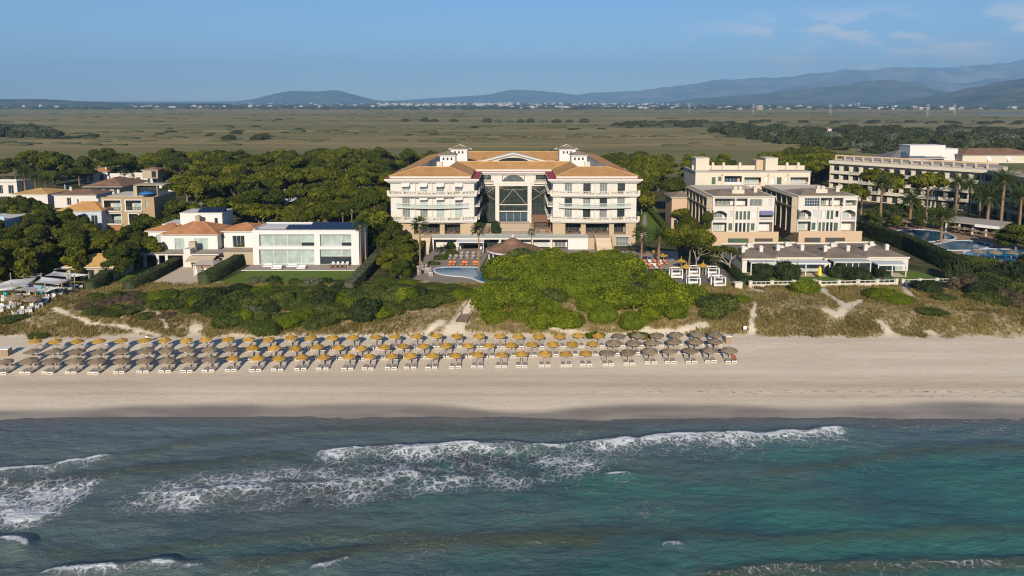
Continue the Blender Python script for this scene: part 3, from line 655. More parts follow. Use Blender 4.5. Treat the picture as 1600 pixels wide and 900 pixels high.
def palm_variant(kind, seed):
    rg = np.random.default_rng(seed); v = []; q = []
    if kind == 'date':
        h = 8.0
        for k in range(54):
            t0 = k / 54; frond(v, q, (0, 0, h - 0.1), 2.39996 * k + rg.uniform(-0.2, 0.2), 1.35 - 1.75 * t0, rg.uniform(2.9, 3.7), 0.22 + 0.25 * t0, 0.55, rg, 8)
        tr = MB(); tr.tube([(0, 0, -0.3), (0.05, 0, 2), (0.1, 0, 5), (0, 0, h)], [0.36, 0.30, 0.27, 0.34], 9)
        for k in range(14): tr.lathe([(0.30, 0.3 + k * 0.55), (0.36, 0.5 + k * 0.55), (0.29, 0.55 + k * 0.55)], 9, 0.05 * math.sin(k * 0.35), 0)
        sk = MB(); sk.lathe([(0.3, h - 1.0), (0.55, h - 0.5), (0.5, h - 0.1), (0.1, h + 0.2)], 9)
    else:
        h = 10.0
        for k in range(40):
            t0 = k / 40; az_ = 2.39996 * k + rg.uniform(-0.2, 0.2); el0 = 1.3 - 1.9 * t0; st_ = 0.9
            b0 = np.array([math.cos(az_) * math.cos(el0), math.sin(az_) * math.cos(el0), math.sin(el0)]) * st_ + np.array([0, 0, h])
            for j in range(-4, 5): frond(v, q, b0, az_ + j * 0.17, el0 + rg.uniform(-0.1, 0.1), 1.05 * (1 - 0.025 * j * j) , 0.34, 0.085, rg, 3, True)
        tr = MB(); tr.tube([(0, 0, -0.3), (0.08, 0, 3), (0.05, 0, 7), (0, 0, h)], [0.30, 0.20, 0.16, 0.15], 8)
        sk = MB(); sk.lathe([(0.16, h - 1.6), (0.38, h - 1.1), (0.5, h - 0.5), (0.3, h - 0.05), (0.05, h)], 9)
    v = np.array(v); return (3.0 if kind == 'date' else 2.0, h, np_mesh('crown', v, q, palm_m, {'rnd': np.repeat(rg.random(len(q)), 4)}), tr.mesh('trunk', pbark_m), sk.mesh('frond_skirt', M('dead_fronds', (0.27, 0.19, 0.10), 0.9, 0.3, 3)))
PALM = {'date': [palm_variant('date', s_) for s_ in (1, 2)], 'fan': [palm_variant('fan', s_) for s_ in (3, 4)]}
def palm(kind, px, py_base, H_, R, label, zb=3.0, group=None, name=None, Ydepth=None):
    X, Y = G(px, py_base, zb) if Ydepth is None else (XZ(px, py_base, Ydepth)[0], Ydepth)
    r0, h0, cm_, tm_, sm_ = PALM[kind][RN.randrange(2)]
    o = thing(name or ('date_palm' if kind == 'date' else 'fan_palm'), label, 'palm', (X, Y, zb), RN.uniform(0, 6.28), group)
    k = R / r0; sc = H_ / h0
    a = obj('trunk', tm_, o, sc=(k * 0.9, k * 0.9, sc)); b_ = obj('crown', cm_, o, (0, 0, H_ - h0 * k), sc=k); obj('frond_skirt', sm_, b_)
    TREES_DONE.append((X, Y, R)); return o
def hedge(pts, width, height, label, mat=None, dens=30, size=0.16, z=None, name='hedge', seed=1, wob=0.12):
    """clipped hedge along a ground line: leaves over a solid leafy body"""
    rg = np.random.default_rng(seed); mat = mat or hedge_m; P0 = pts[0]; zb = gz(*P0) if z is None else z
    VV = []; QQ = []; RR = []; o = 0
    for (x0, y0), (x1, y1) in zip(pts[:-1], pts[1:]):
        L = math.hypot(x1 - x0, y1 - y0); tx, ty = (x1 - x0) / L, (y1 - y0) / L; nx, ny = -ty, tx; n = int(L * (2 * height + width) * dens)
        u = rg.uniform(-0.3, L + 0.3, n); s = rg.uniform(0, 2 * height + width, n)
        side = np.where(s < height, -1, np.where(s > height + width, 1, 0)); rr = 0.25
        h_ = np.where(side == -1, s, np.where(side == 1, 2 * height + width - s, height)); a = np.where(side == 0, s - height - width / 2, side * width / 2)
        bump = wob * (fbm(u / 1.1 + x0, h_ + a, 3, seed) - 0.3) * 2
        NN = np.stack([side * nx, side * ny, (side == 0) * 1.0], 1); zg = np.array([gz(x0 + tx * q, y0 + ty * q) for q in (0, L)]); zz = (np.interp(u, [0, L], zg) if z is None else z)
        Pn = np.stack([x0 + tx * u + nx * a, y0 + ty * u + ny * a, zz + h_], 1) + NN * bump[:, None]
        v, q, r_ = leafquads(Pn, NN, size, rg); VV.append(v); QQ.append(q + o); RR.append(r_); o += len(v)
        w2 = width / 2 - 0.03; za, zc = (zg if z is None else (z, z)); c = []
        for (cx_, cy_, zq) in ((x0, y0, za), (x1, y1, zc)):
            for a_, hh in ((-w2, -0.3), (w2, -0.3), (w2, height - 0.04), (-w2, height - 0.04)): c.append((cx_ + nx * a_, cy_ + ny * a_, zq + hh))
        VV.append(np.array(c)); QQ.append(np.array([(0, 1, 2, 3), (7, 6, 5, 4), (1, 5, 6, 2), (2, 6, 7, 3), (3, 7, 4, 0)]) + o); RR.append(np.full(8, 0.35)); o += 8
    V = np.concatenate(VV) - np.array([P0[0], P0[1], zb])
    ob = obj(name, np_mesh(name, V, np.concatenate(QQ), mat, {'rnd': np.concatenate(RR)}), None, (P0[0], P0[1], zb)); return tag(ob, label, 'hedge')
# ---------------------------------------------------------------- straw parasols and loungers on the beach
def thatch(name, c0, c1):
    m, t, b = newmat(name); a = t.noise(9.0, 4, 0.7); n = t.noise(0.8, 3); c = t.mix(t.rng(a, 0.3, 0.7), c0, c1)
    c = t.mix(t.math('MULTIPLY', t.orand(), 0.45), c, tuple(0.62 * q for q in c0)); t.l(c, b.inputs['Base Color']); b.inputs['Roughness'].default_value = 0.9; b.inputs['Specular IOR Level'].default_value = 0.1
    return m
straw_new = thatch('straw_fresh', (0.36, 0.20, 0.035), (0.56, 0.34, 0.075)); straw_old = thatch('straw_weathered', (0.185, 0.135, 0.088), (0.32, 0.245, 0.165))
pole_m = M('parasol_pole', (0.42, 0.33, 0.23), 0.8, 0.15, 3); white_pl = M('white_plastic', (0.72, 0.70, 0.66), 0.45, 0.05, 2); sling = M('lounger_sling', (0.30, 0.255, 0.215), 0.85, 0.12, 3, orand=0.15)
def canopy_mesh(name, mat, seed, tip=0.5, R=0.95, z0=1.66, rise=0.40):
    rg = random.Random(seed); n = 20; q = MB(); rows = [(R, z0 - 0.10), (R * 0.97, z0 + 0.02), (R * 0.72, z0 + rise * 0.30), (R * 0.42, z0 + rise * 0.62), (R * 0.14, z0 + rise * 0.98), (0.05, z0 + rise + 0.12), (0.06, z0 + rise + tip - 0.1), (0.01, z0 + rise + tip)]
    for k, (r, z) in enumerate(rows):
        for i in range(n):
            a = 2 * math.pi * i / n; j = rg.uniform(-1, 1); rr = r * (1 + (0.06 * j if k < 2 else 0.02 * j)); q.v.append((rr * math.cos(a), rr * math.sin(a), z + (0.07 * rg.uniform(-1, 1) if k == 0 else 0.02 * j)))
    for k in range(len(rows) - 1):
        for i in range(n): q.f.append((k * n + i, k * n + (i + 1) % n, (k + 1) * n + (i + 1) % n, (k + 1) * n + i)); q.m.append(0)
    o = len(q.v); q.v.append((0, 0, z0 + rise * 0.75))
    for i in range(n): q.f.append(((i + 1) % n, i, o)); q.m.append(0)
    for i in range(46):                                   # loose straw ends at the rim
        a = rg.uniform(0, 6.283); r = R * rg.uniform(0.9, 1.0); o = len(q.v); da = 0.05
        q.v += [(r * math.cos(a - da), r * math.sin(a - da), z0), (r * math.cos(a + da), r * math.sin(a + da), z0), (r * 1.09 * math.cos(a), r * 1.09 * math.sin(a), z0 - rg.uniform(0.1, 0.25))]; q.f.append((o, o + 1, o + 2)); q.m.append(0)
    return q.mesh(name, mat)
CANOPY = {True: [canopy_mesh('canopy', straw_new, s) for s in (1, 2, 3)], False: [canopy_mesh('canopy', straw_old, s, 0.22, 1.18, 1.62, 0.36) for s in (4, 5, 6, 7)]}
pm_ = MB(); pm_.tube([(0, 0, -0.4), (0, 0, 2.1)], 0.055, 6); POLE = pm_.mesh('pole', pole_m)
sk_ = MB()
for k in range(8):
    a = k * math.pi / 4; sk_.tube([(0, 0, 1.98), (0.98 * math.cos(a), 0.98 * math.sin(a), 1.55)], 0.02, 4)
RIBS = sk_.mesh('ribs', pole_m)
def parasol(loc, fresh, label, group, sc=1.0):
    o = thing('straw_parasol', label, 'parasol', loc, RN.uniform(0, 6.28), group, sc)
    o.rotation_euler = (RN.uniform(-0.05, 0.05), RN.uniform(-0.05, 0.05), RN.uniform(0, 6.28))
    obj('pole', POLE, o); obj('ribs', RIBS, o); obj('canopy', RN.choice(CANOPY[fresh]), o); return o
lf = MB(); wd = 0.34
for s in (-1, 1): lf.box(s * wd - 0.03, s * wd + 0.03, -0.95, 0.35, 0.30, 0.36)
lf.box(-wd - 0.03, wd + 0.03, -1.02, -0.95, 0.26, 0.38); lf.box(-wd - 0.03, wd + 0.03, -1.03, -0.95, 0.02, 0.07)
for s in (-1, 1): lf.box(s * wd - 0.025, s * wd + 0.025, -1.02, -0.96, 0, 0.27); lf.box(s * wd - 0.025, s * wd + 0.025, 0.5, 0.56, 0, 0.33)
LFRAME = lf.mesh('frame', white_pl)
sg = MB(); sg.box(-wd + 0.02, wd - 0.02, -0.95, 0.32, 0.335, 0.375); LSEAT = sg.mesh('sling_seat', sling)
bk = MB(); a_ = math.radians(38)
bk.add([(-wd + 0.02, 0.33, 0.36), (wd - 0.02, 0.33, 0.36), (wd - 0.02, 0.33 + 0.75 * math.cos(a_), 0.36 + 0.75 * math.sin(a_)), (-wd + 0.02, 0.33 + 0.75 * math.cos(a_), 0.36 + 0.75 * math.sin(a_)),
        (-wd + 0.02, 0.35, 0.33), (wd - 0.02, 0.35, 0.33), (wd - 0.02, 0.37 + 0.75 * math.cos(a_), 0.33 + 0.75 * math.sin(a_)), (-wd + 0.02, 0.37 + 0.75 * math.cos(a_), 0.33 + 0.75 * math.sin(a_))],
       [(0, 1, 2, 3), (7, 6, 5, 4), (0, 4, 5, 1), (1, 5, 6, 2), (2, 6, 7, 3), (3, 7, 4, 0)]); LBACK = bk.mesh('backrest', sling)
hr = MB(); hr.box(-wd - 0.02, wd + 0.02, 0.33 + 0.75 * math.cos(a_), 0.40 + 0.75 * math.cos(a_), 0.32 + 0.75 * math.sin(a_), 0.40 + 0.75 * math.sin(a_)); LBAR = hr.mesh('head_bar', white_pl)
def lounger(loc, rz, label, group):
    o = thing('sun_lounger', label, 'sun lounger', loc, rz, group)
    obj('frame', LFRAME, o); obj('sling_seat', LSEAT, o); b_ = obj('backrest', LBACK, o); obj('head_bar', LBAR, b_); return o
ROWS = [
    ('row nearest the dunes', [(54, 532), (87, 532), (120, 532), (155, 532), (189, 531), (226, 531), (257, 530), (291, 530), (322, 529), (357, 529), (389, 529), (421, 528.5), (455, 527), (486, 527), (520, 526), (552, 526.5), (587, 526), (617, 525), (651, 524.5), (682, 523.5), (714, 523.5), (749, 524), (781, 524), (810, 524), (842, 524), (874, 523.5), (904, 523), (935, 522.5), (967, 522.5), (997, 522), (1027, 521.5), (1057, 520.5), (1089, 520.5), (1117, 520.5)], lambda x: x < 950),
    ('middle row', [(50, 547.5), (84, 547.5), (120, 547.5), (156, 548), (190, 547), (229, 546), (260, 545), (291, 544.5), (327, 544), (360, 543), (394, 543), (429, 542.5), (462, 542.5), (497, 541.5), (530, 541), (565, 542), (600, 541), (630, 540), (662, 539.5), (697, 539), (731, 538.5), (764, 538.5), (798, 538), (831, 537), (864, 536), (894, 535.5), (926, 535.5), (959, 534.5), (990, 533.5), (1019, 532.5), (1054, 532), (1087, 532), (1117, 532)], lambda x: 380 < x < 940),
    ('row nearest the sea', [(8, 563), (45, 562.5), (80, 562.5), (116, 562.5), (151, 562.5), (190, 562), (227, 561), (261, 560.5), (296, 560), (329, 559.5), (364, 558.5), (402, 558.5), (436, 558), (472, 557), (506, 556.5), (545, 556.5), (577, 556), (612, 555.5), (642, 555), (675, 555), (712, 554), (746, 553.5), (784, 553), (815, 552.5), (851, 551.5), (884, 551.5), (915, 550.5), (949, 550), (982, 548.5), (1015, 547), (1046, 546.5), (1079, 546.5), (1109, 545.5), (1140, 546)], lambda x: 345 < x < 930)]
for rn, pts, isnew in ROWS:
    for k, (x, y) in enumerate(pts):
        X, Y = G(x, y, 0.55 + 1.75); z = gz(X, Y); X, Y = G(x, y, z + 1.75); z = gz(X, Y)
        new = isnew(x); adj = 'yellow straw' if new else 'weathered brown straw'
        parasol((X, Y, z), new, '%s beach parasol, %s from the left in the %s' % (adj, nth(k), rn), 'beach parasols in the ' + rn, RN.uniform(0.97, 1.05))
        for s_, sd in ((-1, 'left'), (1, 'right')):
            if rn == 'row nearest the dunes' and x < 40: continue
            Xl, Yl = X + s_ * RN.uniform(0.44, 0.5), Y - 0.05 + RN.uniform(-0.08, 0.08)
            lounger((Xl, Yl, gz(Xl, Yl)), RN.uniform(-0.05, 0.05) , '%s lounger of the pair under the %s parasol from the left, %s' % (sd, nth(k), rn), 'beach loungers in the ' + rn)
# hotel towel left over the end lounger, bins and signs on the sand
X, Y = G(1148, 560, 1.2); z = gz(X, Y)
q = MB(); n = 6
for i in range(n + 1):
    for j in range(4): q.v.append((-0.3 + 0.2 * j, -0.5 + 0.2 * i, 0.42 + 0.05 * math.sin(i * 1.3 + j) + max(0, i - 3) * 0.12))
for i in range(n):
    for j in range(3): q.f.append((i * 4 + j, i * 4 + j + 1, i * 4 + j + 5, i * 4 + j + 4)); q.m.append(0)
tw = q.build('beach_towel', M('towel_red', (0.30, 0.075, 0.05), 0.95, 0.2, 6), None, (X, Y, z)); tag(tw, 'rust red towel lying on the last lounger by open sand', 'towel')
def litter_bin(px, py, label, w_=0.9, h_=1.25):
    X, Y = G(px, py, 1.2); z = gz(X, Y); o = thing('waste_bin', label, 'bin', (X, Y, z), 0.1)
    q = MB(); q.box(-w_ / 2, w_ / 2, -w_ / 2, w_ / 2, 0, h_ * 0.86)
    for k in range(6): q.box(-w_ / 2 + 0.02 + k * w_ / 6, -w_ / 2 - 0.02 + (k + 1) * w_ / 6, -w_ / 2 - 0.03, -w_ / 2 - 0.003, 0.05, h_ * 0.84)
    q.build('body', M('bin_wood', (0.30, 0.22, 0.15), 0.85, 0.2, 4), o); q = MB(); q.box(-w_ * 0.56, w_ * 0.56, -w_ * 0.56, w_ * 0.56, h_ * 0.9, h_); q.box(-0.04, 0.04, -0.04, 0.04, h_ * 0.86, h_ * 0.9); q.build('lid', white_pl, o)
litter_bin(1137, 534, 'slatted wooden waste bin with white lid at the end of the parasols'); litter_bin(10, 551, 'small white topped waste bin at the near end of the middle parasol row', 1.1, 1.2)
def sign(px, py, label):
    X, Y = G(px, py, 2.0); z = gz(X, Y); o = thing('beach_sign', label, 'sign', (X, Y, z)); q = MB(); q.box(-0.04, 0.04, -0.04, 0.04, -0.2, 1.3); q.build('post', pole_m, o); q = MB(); q.box(-0.28, 0.28, -0.06, -0.042, 0.75, 1.3); q.build('sign_board', white_pl, o)
sign(1164, 514, 'small white notice board on a post in the dune grass'); sign(228, 528, 'small white board on a post at the dune edge among parasols')
# dune grass: tufts nobody could count
rg = np.random.default_rng(77)
N = 105000; X = rg.uniform(-125, 125, N); Y = 110 + 30 * rg.random(N) ** 1.15
keep = (rg.random(N) < veg_mask(X, Y) * (0.25 + 1.1 * sstep(fbm(X / 4, Y / 3, 3, 205), 0.35, 0.62))) & (np.abs(X) < 0.80 * Y)
X = X[keep]; Y = Y[keep]; Z = ground(X, Y); n = len(X); nb = 4
hh = 0.40 * (0.5 + 0.9 * fbm(X / 7, Y / 5, 2, 207))
bx_ = np.repeat(X, nb); by_ = np.repeat(Y, nb); bz_ = np.repeat(Z, nb); hb = np.repeat(hh, nb) * rg.uniform(0.6, 1.3, n * nb); az_ = rg.uniform(0, 6.283, n * nb); ln = rg.uniform(0.2, 0.9, n * nb) * hb; wd_ = rg.uniform(0.03, 0.075, n * nb)
bx_ = bx_ + rg.normal(0, 0.14, n * nb); by_ = by_ + rg.normal(0, 0.14, n * nb); ux, uy = -np.sin(az_), np.cos(az_); tx, ty = bx_ + ln * np.cos(az_), by_ + ln * np.sin(az_)
V = np.stack([np.stack([bx_ - ux * wd_, by_ - uy * wd_, bz_ - 0.05], 1), np.stack([bx_ + ux * wd_, by_ + uy * wd_, bz_ - 0.05], 1), np.stack([tx + ux * 0.02, ty + uy * 0.02, bz_ + hb], 1), np.stack([tx - ux * 0.02, ty - uy * 0.02, bz_ + hb], 1)], 1).reshape(-1, 3)
rr = np.repeat(np.repeat(np.clip(0.6 * fbm(X / 5, Y / 4, 3, 209) + 0.4 * rg.random(n), 0, 1), nb), 4)
tag(obj('dune_grass', np_mesh('dune_grass', V, np.arange(len(V)).reshape(-1, 4), grass_m, {'rnd': rr})), 'straw coloured marram grass over the dunes', 'grass', kind='stuff')
# ---------------------------------------------------------------- building kit
def glass(name, col, rough=0.06, spec=0.6):
    if name in MATS: return MATS[name]
    m, t, b = newmat(name); c = t.mix(t.rng(t.noise(0.7, 2), 0.3, 0.7), tuple(0.75 * q for q in col), col)
    c = t.mix(t.math('MULTIPLY', t.orand(), 0.35), c, tuple(0.55 * q for q in col)); t.l(c, b.inputs['Base Color'])
    b.inputs['Roughness'].default_value = rough; b.inputs['Specular IOR Level'].default_value = spec; return m
g_dark = glass('glass_dark', (0.030, 0.042, 0.046)); g_pale = glass('glass_curtained', (0.40, 0.47, 0.44), 0.12); g_mid = glass('glass_net_curtain', (0.20, 0.22, 0.21), 0.12); g_green = glass('glass_atrium', (0.030, 0.045, 0.040), 0.04, 0.7); g_blue = glass('glass_blue', (0.05, 0.085, 0.12), 0.05)
w_white = M('render_white', (0.56, 0.53, 0.48), 0.8, 0.13, 0.45, spec=0.2); w_pure = M('render_bright_white', (0.60, 0.585, 0.56), 0.75, 0.04, 0.4, spec=0.2); w_cream = M('render_cream', (0.55, 0.49, 0.39), 0.85, 0.15, 0.45, spec=0.2)
w_sand = M('stone_sand', (0.42, 0.32, 0.21), 0.85, 0.12, 0.8, spec=0.15, bump=0.3, bscale=3); w_peach = M('render_peach', (0.49, 0.355, 0.24), 0.85, 0.08, 0.4, spec=0.15); w_ochre = M('render_ochre', (0.34, 0.245, 0.14), 0.85, 0.12, 0.4, spec=0.15)
w_beige = M('render_beige', (0.38, 0.31, 0.22), 0.85, 0.14, 0.3, spec=0.15); w_grey = M('concrete_grey', (0.34, 0.31, 0.28), 0.85, 0.15, 0.5, spec=0.15); f_white = M('frame_white', (0.55, 0.535, 0.51), 0.5, 0.03, 1); f_dark = M('frame_dark', (0.06, 0.055, 0.05), 0.5, 0.05, 1); f_brown = M('wood_brown', (0.20, 0.11, 0.06), 0.7, 0.2, 2)
shut_green = M('shutter_green', (0.045, 0.085, 0.055), 0.6, 0.1, 2); red_ledge = M('red_ledge', (0.36, 0.035, 0.035), 0.6, 0.1, 1); awn_white = M('awning_white', (0.60, 0.59, 0.57), 0.8, 0.04, 1); awn_grey = M('awning_grey', (0.45, 0.45, 0.44), 0.8, 0.06, 1); awn_blue = M('awning_blue', (0.13, 0.14, 0.27), 0.8, 0.06, 1); pave = M('paving_grey', (0.33, 0.28, 0.23), 0.85, 0.15, 0.6, spec=0.2); pave_b = M('paving_beige', (0.56, 0.45, 0.33), 0.85, 0.10, 0.5, spec=0.15); deck_m = M('deck_dark', (0.17, 0.155, 0.15), 0.8, 0.15, 0.8, spec=0.15); steel = M('rail_steel', (0.5, 0.5, 0.48), 0.35, 0.05, 1, metal=0.6)
def tile_mat(name, c0, c1, axis, pitch=0.45):
    """clay tiles: courses and barrel ribs as fine relief, patchy firing colours"""
    if name in MATS: return MATS[name]
    m, t, b = newmat(name); n = t.noise(0.35, 5, 0.65); n2 = t.noise(4.0, 3, 0.6); c = t.mix(t.rng(n, 0.3, 0.7), c0, c1); c = t.mix(t.rng(n2, 0.45, 0.7, 0, 0.4), c, tuple(0.6 * q for q in c0))
    t.l(c, b.inputs['Base Color']); b.inputs['Roughness'].default_value = 0.85; b.inputs['Specular IOR Level'].default_value = 0.15
    wv = t.n('ShaderNodeTexWave', wave_type='BANDS', bands_direction=axis); wv.inputs['Scale'].default_value = 0.314 / pitch; wv.inputs['Distortion'].default_value = 0.6; t.l(t.pos(), wv.inputs['Vector'])
    bn = t.n('ShaderNodeBump'); bn.inputs['Strength'].default_value = 0.5; bn.inputs['Distance'].default_value = 0.08; t.l(wv.outputs['Fac'], bn.inputs['Height']); t.l(bn.outputs[0], b.inputs['Normal']); return m
t_or = tile_mat('tiles_orange', (0.47, 0.245, 0.085), (0.60, 0.34, 0.13), 'X'); t_rd = tile_mat('tiles_terracotta', (0.36, 0.155, 0.07), (0.50, 0.25, 0.12), 'X'); t_br = tile_mat('tiles_brown', (0.17, 0.095, 0.06), (0.27, 0.16, 0.10), 'X'); t_gy = tile_mat('tiles_greybrown', (0.19, 0.145, 0.11), (0.28, 0.22, 0.17), 'X'); t_yl = tile_mat('tiles_yellow', (0.46, 0.27, 0.09), (0.56, 0.35, 0.13), 'X')
solar_m = glass('solar_panel', (0.015, 0.022, 0.06), 0.12, 0.5)
def wall_holes(q, x0, x1, z0, z1, y, th, holes, mi=0):
    """front wall (facing -y) with real openings and reveals"""
    xs = sorted({x0, x1, *[a for h in holes for a in (h[0], h[1]) if x0 < a < x1]}); zs = sorted({z0, z1, *[a for h in holes for a in (h[2], h[3]) if z0 < a < z1]})
    H_ = [h for h in holes]
    def solid(i, j):
        if i < 0 or j < 0 or i >= len(xs) - 1 or j >= len(zs) - 1: return False
        cx_, cz_ = (xs[i] + xs[i + 1]) / 2, (zs[j] + zs[j + 1]) / 2
        return not any(h[0] < cx_ < h[1] and h[2] < cz_ < h[3] for h in H_)
    for i in range(len(xs) - 1):
        for j in range(len(zs) - 1):
            if not solid(i, j): continue
            a, b_, c, d = xs[i], xs[i + 1], zs[j], zs[j + 1]; y2 = y + th
            q.add([(a, y, c), (b_, y, c), (b_, y, d), (a, y, d)], [(0, 1, 2, 3)], mi); q.add([(a, y2, c), (b_, y2, c), (b_, y2, d), (a, y2, d)], [(3, 2, 1, 0)], mi)
            if not solid(i - 1, j): q.add([(a, y, c), (a, y2, c), (a, y2, d), (a, y, d)], [(3, 2, 1, 0)], mi)
            if not solid(i + 1, j): q.add([(b_, y, c), (b_, y2, c), (b_, y2, d), (b_, y, d)], [(0, 1, 2, 3)], mi)
            if not solid(i, j - 1): q.add([(a, y, c), (b_, y, c), (b_, y2, c), (a, y2, c)], [(3, 2, 1, 0)], mi)
            if not solid(i, j + 1): q.add([(a, y, d), (b_, y, d), (b_, y2, d), (a, y2, d)], [(0, 1, 2, 3)], mi)
    return q
WCACHE = {}
def window(par, x0, x1, z0, z1, y, style='dark', nx=2, nz=1, name='window'):
    """frame with bars, its pane a child set behind"""
    w_, h_ = round(x1 - x0, 2), round(z1 - z0, 2); key = (w_, h_, style, nx, nz)
    if key not in WCACHE:
        fm, gm = {'dark': (f_dark, g_dark), 'white': (f_white, g_mid), 'pale': (f_white, g_pale), 'wdark': (f_white, g_dark), 'green': (shut_green, shut_green), 'atrium': (f_dark, g_green), 'brown': (f_brown, g_dark), 'blue': (f_white, g_blue), 'grey': (steel, g_pale), 'pshut': (f_white, awn_grey), 'wshut': (f_white, awn_white)}[style]
        q = MB(); t_ = 0.06
        q.box(0, w_, -0.03, 0.03, 0, t_); q.box(0, w_, -0.03, 0.03, h_ - t_, h_)
        for k in range(nx + 1): c = k * (w_ - t_) / nx; q.box(c, c + t_, -0.028, 0.028, t_, h_ - t_)
        for k in range(1, nz): c = k * h_ / nz; q.box(t_, w_ - t_, -0.026, 0.026, c - t_ / 2, c + t_ / 2)
        p = MB()
        if style in ('green', 'pshut', 'wshut'):
            n = max(4, int(h_ / 0.16))
            for k in range(n): p.add([(t_, -0.012, k * h_ / n), (w_ - t_, -0.012, k * h_ / n), (w_ - t_, 0.02, (k + 1) * h_ / n), (t_, 0.02, (k + 1) * h_ / n)], [(0, 1, 2, 3)])
            p.add([(0, 0.025, 0), (w_, 0.025, 0), (w_, 0.025, h_), (0, 0.025, h_)], [(0, 1, 2, 3)])
        else: p.add([(0, 0, 0), (w_, 0, 0), (w_, 0, h_), (0, 0, h_)], [(0, 1, 2, 3)])
        WCACHE[key] = (q.mesh(name, fm), p.mesh('shutter' if style in ('green', 'pshut', 'wshut') else 'pane', gm))
    a, b_ = WCACHE[key]; o = obj(name, a, par, (x0, y, z0)); obj(b_.name.split('.')[0], b_, o); return o
def front(par, x0, x1, z0, z1, y, mat, wins, th=0.28, name='wall'):
    """wins: (x0, x1, z0, z1, style, nx, nz); style None leaves the opening"""
    q = MB(); wall_holes(q, x0, x1, z0, z1, y, th, [w_[:4] for w_ in wins]); o = q.build(name, mat, par)
    for w_ in wins:
        if w_[4]: window(par, w_[0], w_[1], w_[2], w_[3], y + th * 0.72, w_[4], *(w_[5:7] if len(w_) > 5 else (2, 1)))
    return o
def shell(par, x0, x1, y0, y1, z0, z1, mat, core=2.0, core_mat=None):
    """sides, back and inner body behind a front wall"""
    q = MB(); q.box(x0, x0 + 0.28, y0 + 0.28, y1, z0, z1); q.build('side_wall', mat, par); q = MB(); q.box(x1 - 0.28, x1, y0 + 0.28, y1, z0, z1); q.build('side_wall', mat, par)
    q = MB(); q.box(x0 + 0.28, x1 - 0.28, y0 + core, y1, z0, z1 - 0.01); q.build('rear_block', core_mat or mat, par)
def hip(par, x0, x1, y0, y1, z, rise, mat, ov=0.5, name='roof', ridge_w=None, fascia=f_white):
    a, b_, c, d = x0 - ov, x1 + ov, y0 - ov, y1 + ov; run = min(b_ - a, d - c) / 2
    q = MB(); th = 0.16
    if (b_ - a) >= (d - c): r0, r1 = (a + run, (c + d) / 2, z + rise), (b_ - run, (c + d) / 2, z + rise)
    else: r0, r1 = ((a + b_) / 2, c + run, z + rise), ((a + b_) / 2, d - run, z + rise)
    e = [(a, c, z), (b_, c, z), (b_, d, z), (a, d, z)]
    if (b_ - a) >= (d - c): fs = [[e[0], e[1], r1, r0], [e[1], e[2], r1], [e[2], e[3], r0, r1], [e[3], e[0], r0]]
    else: fs = [[e[0], e[1], r0], [e[1], e[2], r1, r0], [e[2], e[3], r1], [e[3], e[0], r0, r1]]
    for f in fs: q.poly(f)
    o = q.build(name, mat, par); q = MB(); q.box(a, b_, c, d, z - th, z - 0.004); q.build('eaves', fascia, par)
    q = MB()
    for p_ in (e[0], e[3]): q.tube([p_, r0], 0.10, 5)
    for p_ in (e[1], e[2]): q.tube([p_, r1], 0.10, 5)
    if r0 != r1: q.tube([r0, r1], 0.10, 5)
    q.build('ridge_tiles', mat, par); return o
def rail(par, pts, z, h_=1.0, mat=None, style='balusters', name='balustrade', step=0.3):
    """railing along a line of (x, y)"""
    mat = mat or f_white; q = MB()
    for (x0, y0), (x1, y1) in zip(pts[:-1], pts[1:]):
        L = math.hypot(x1 - x0, y1 - y0); ux, uy = (x1 - x0) / L, (y1 - y0) / L; nx, ny = -uy * 0.06, ux * 0.06
        def slab(za, zb, s0=0, s1=L, k=1.0):
            A = [(x0 + ux * s0 - nx * k, y0 + uy * s0 - ny * k), (x0 + ux * s1 - nx * k, y0 + uy * s1 - ny * k), (x0 + ux * s1 + nx * k, y0 + uy * s1 + ny * k), (x0 + ux * s0 + nx * k, y0 + uy * s0 + ny * k)]; q.prism(A, za, zb)
        slab(z + h_ - 0.10, z + h_, k=1.3)
        if style == 'solid': slab(z, z + h_ - 0.1)
        elif style == 'glass': pass
        else:
            slab(z, z + 0.10, k=1.2); n = max(2, int(L / step))
            for k in range(n + 1): s = min(L - 0.1, max(0, k * L / n - 0.05)); slab(z + 0.1, z + h_ - 0.1, s, s + 0.1, 0.8)
    o = q.build(name, mat, par)
    if style == 'glass':
        p = MB()
        for (x0, y0), (x1, y1) in zip(pts[:-1], pts[1:]): p.add([(x0, y0, z), (x1, y1, z), (x1, y1, z + h_ - 0.1), (x0, y0, z + h_ - 0.1)], [(0, 1, 2, 3)])
        p.build('glass_panel', clear_glass, o)
    return o
m, t, b = newmat('clear_glass'); b.inputs['Base Color'].default_value = (0.75, 0.85, 0.82, 1); b.inputs['Roughness'].default_value = 0.05
tr = t.n('ShaderNodeBsdfTransparent'); tr.inputs['Color'].default_value = (0.86, 0.92, 0.90, 1); ms = t.n('ShaderNodeMixShader'); ms.inputs[0].default_value = 0.22
t.l(tr.outputs[0], ms.inputs[1]); t.l(b.outputs[0], ms.inputs[2]); t.l(ms.outputs[0], m.node_tree.nodes['Material Output'].inputs['Surface']); clear_glass = m
def flat(name, pts, z, mat, label=None, zoff=0.0, zs=None):
    """a laid surface following a ground line given in photo positions at height z"""
    pl = [G(x, y, z) for x, y in pts]; q = MB(); q.prism(pl, z - 0.5, z + zoff); o = q.build(name, mat); o['kind'] = 'structure'
    if label: o['label'] = label
    return o
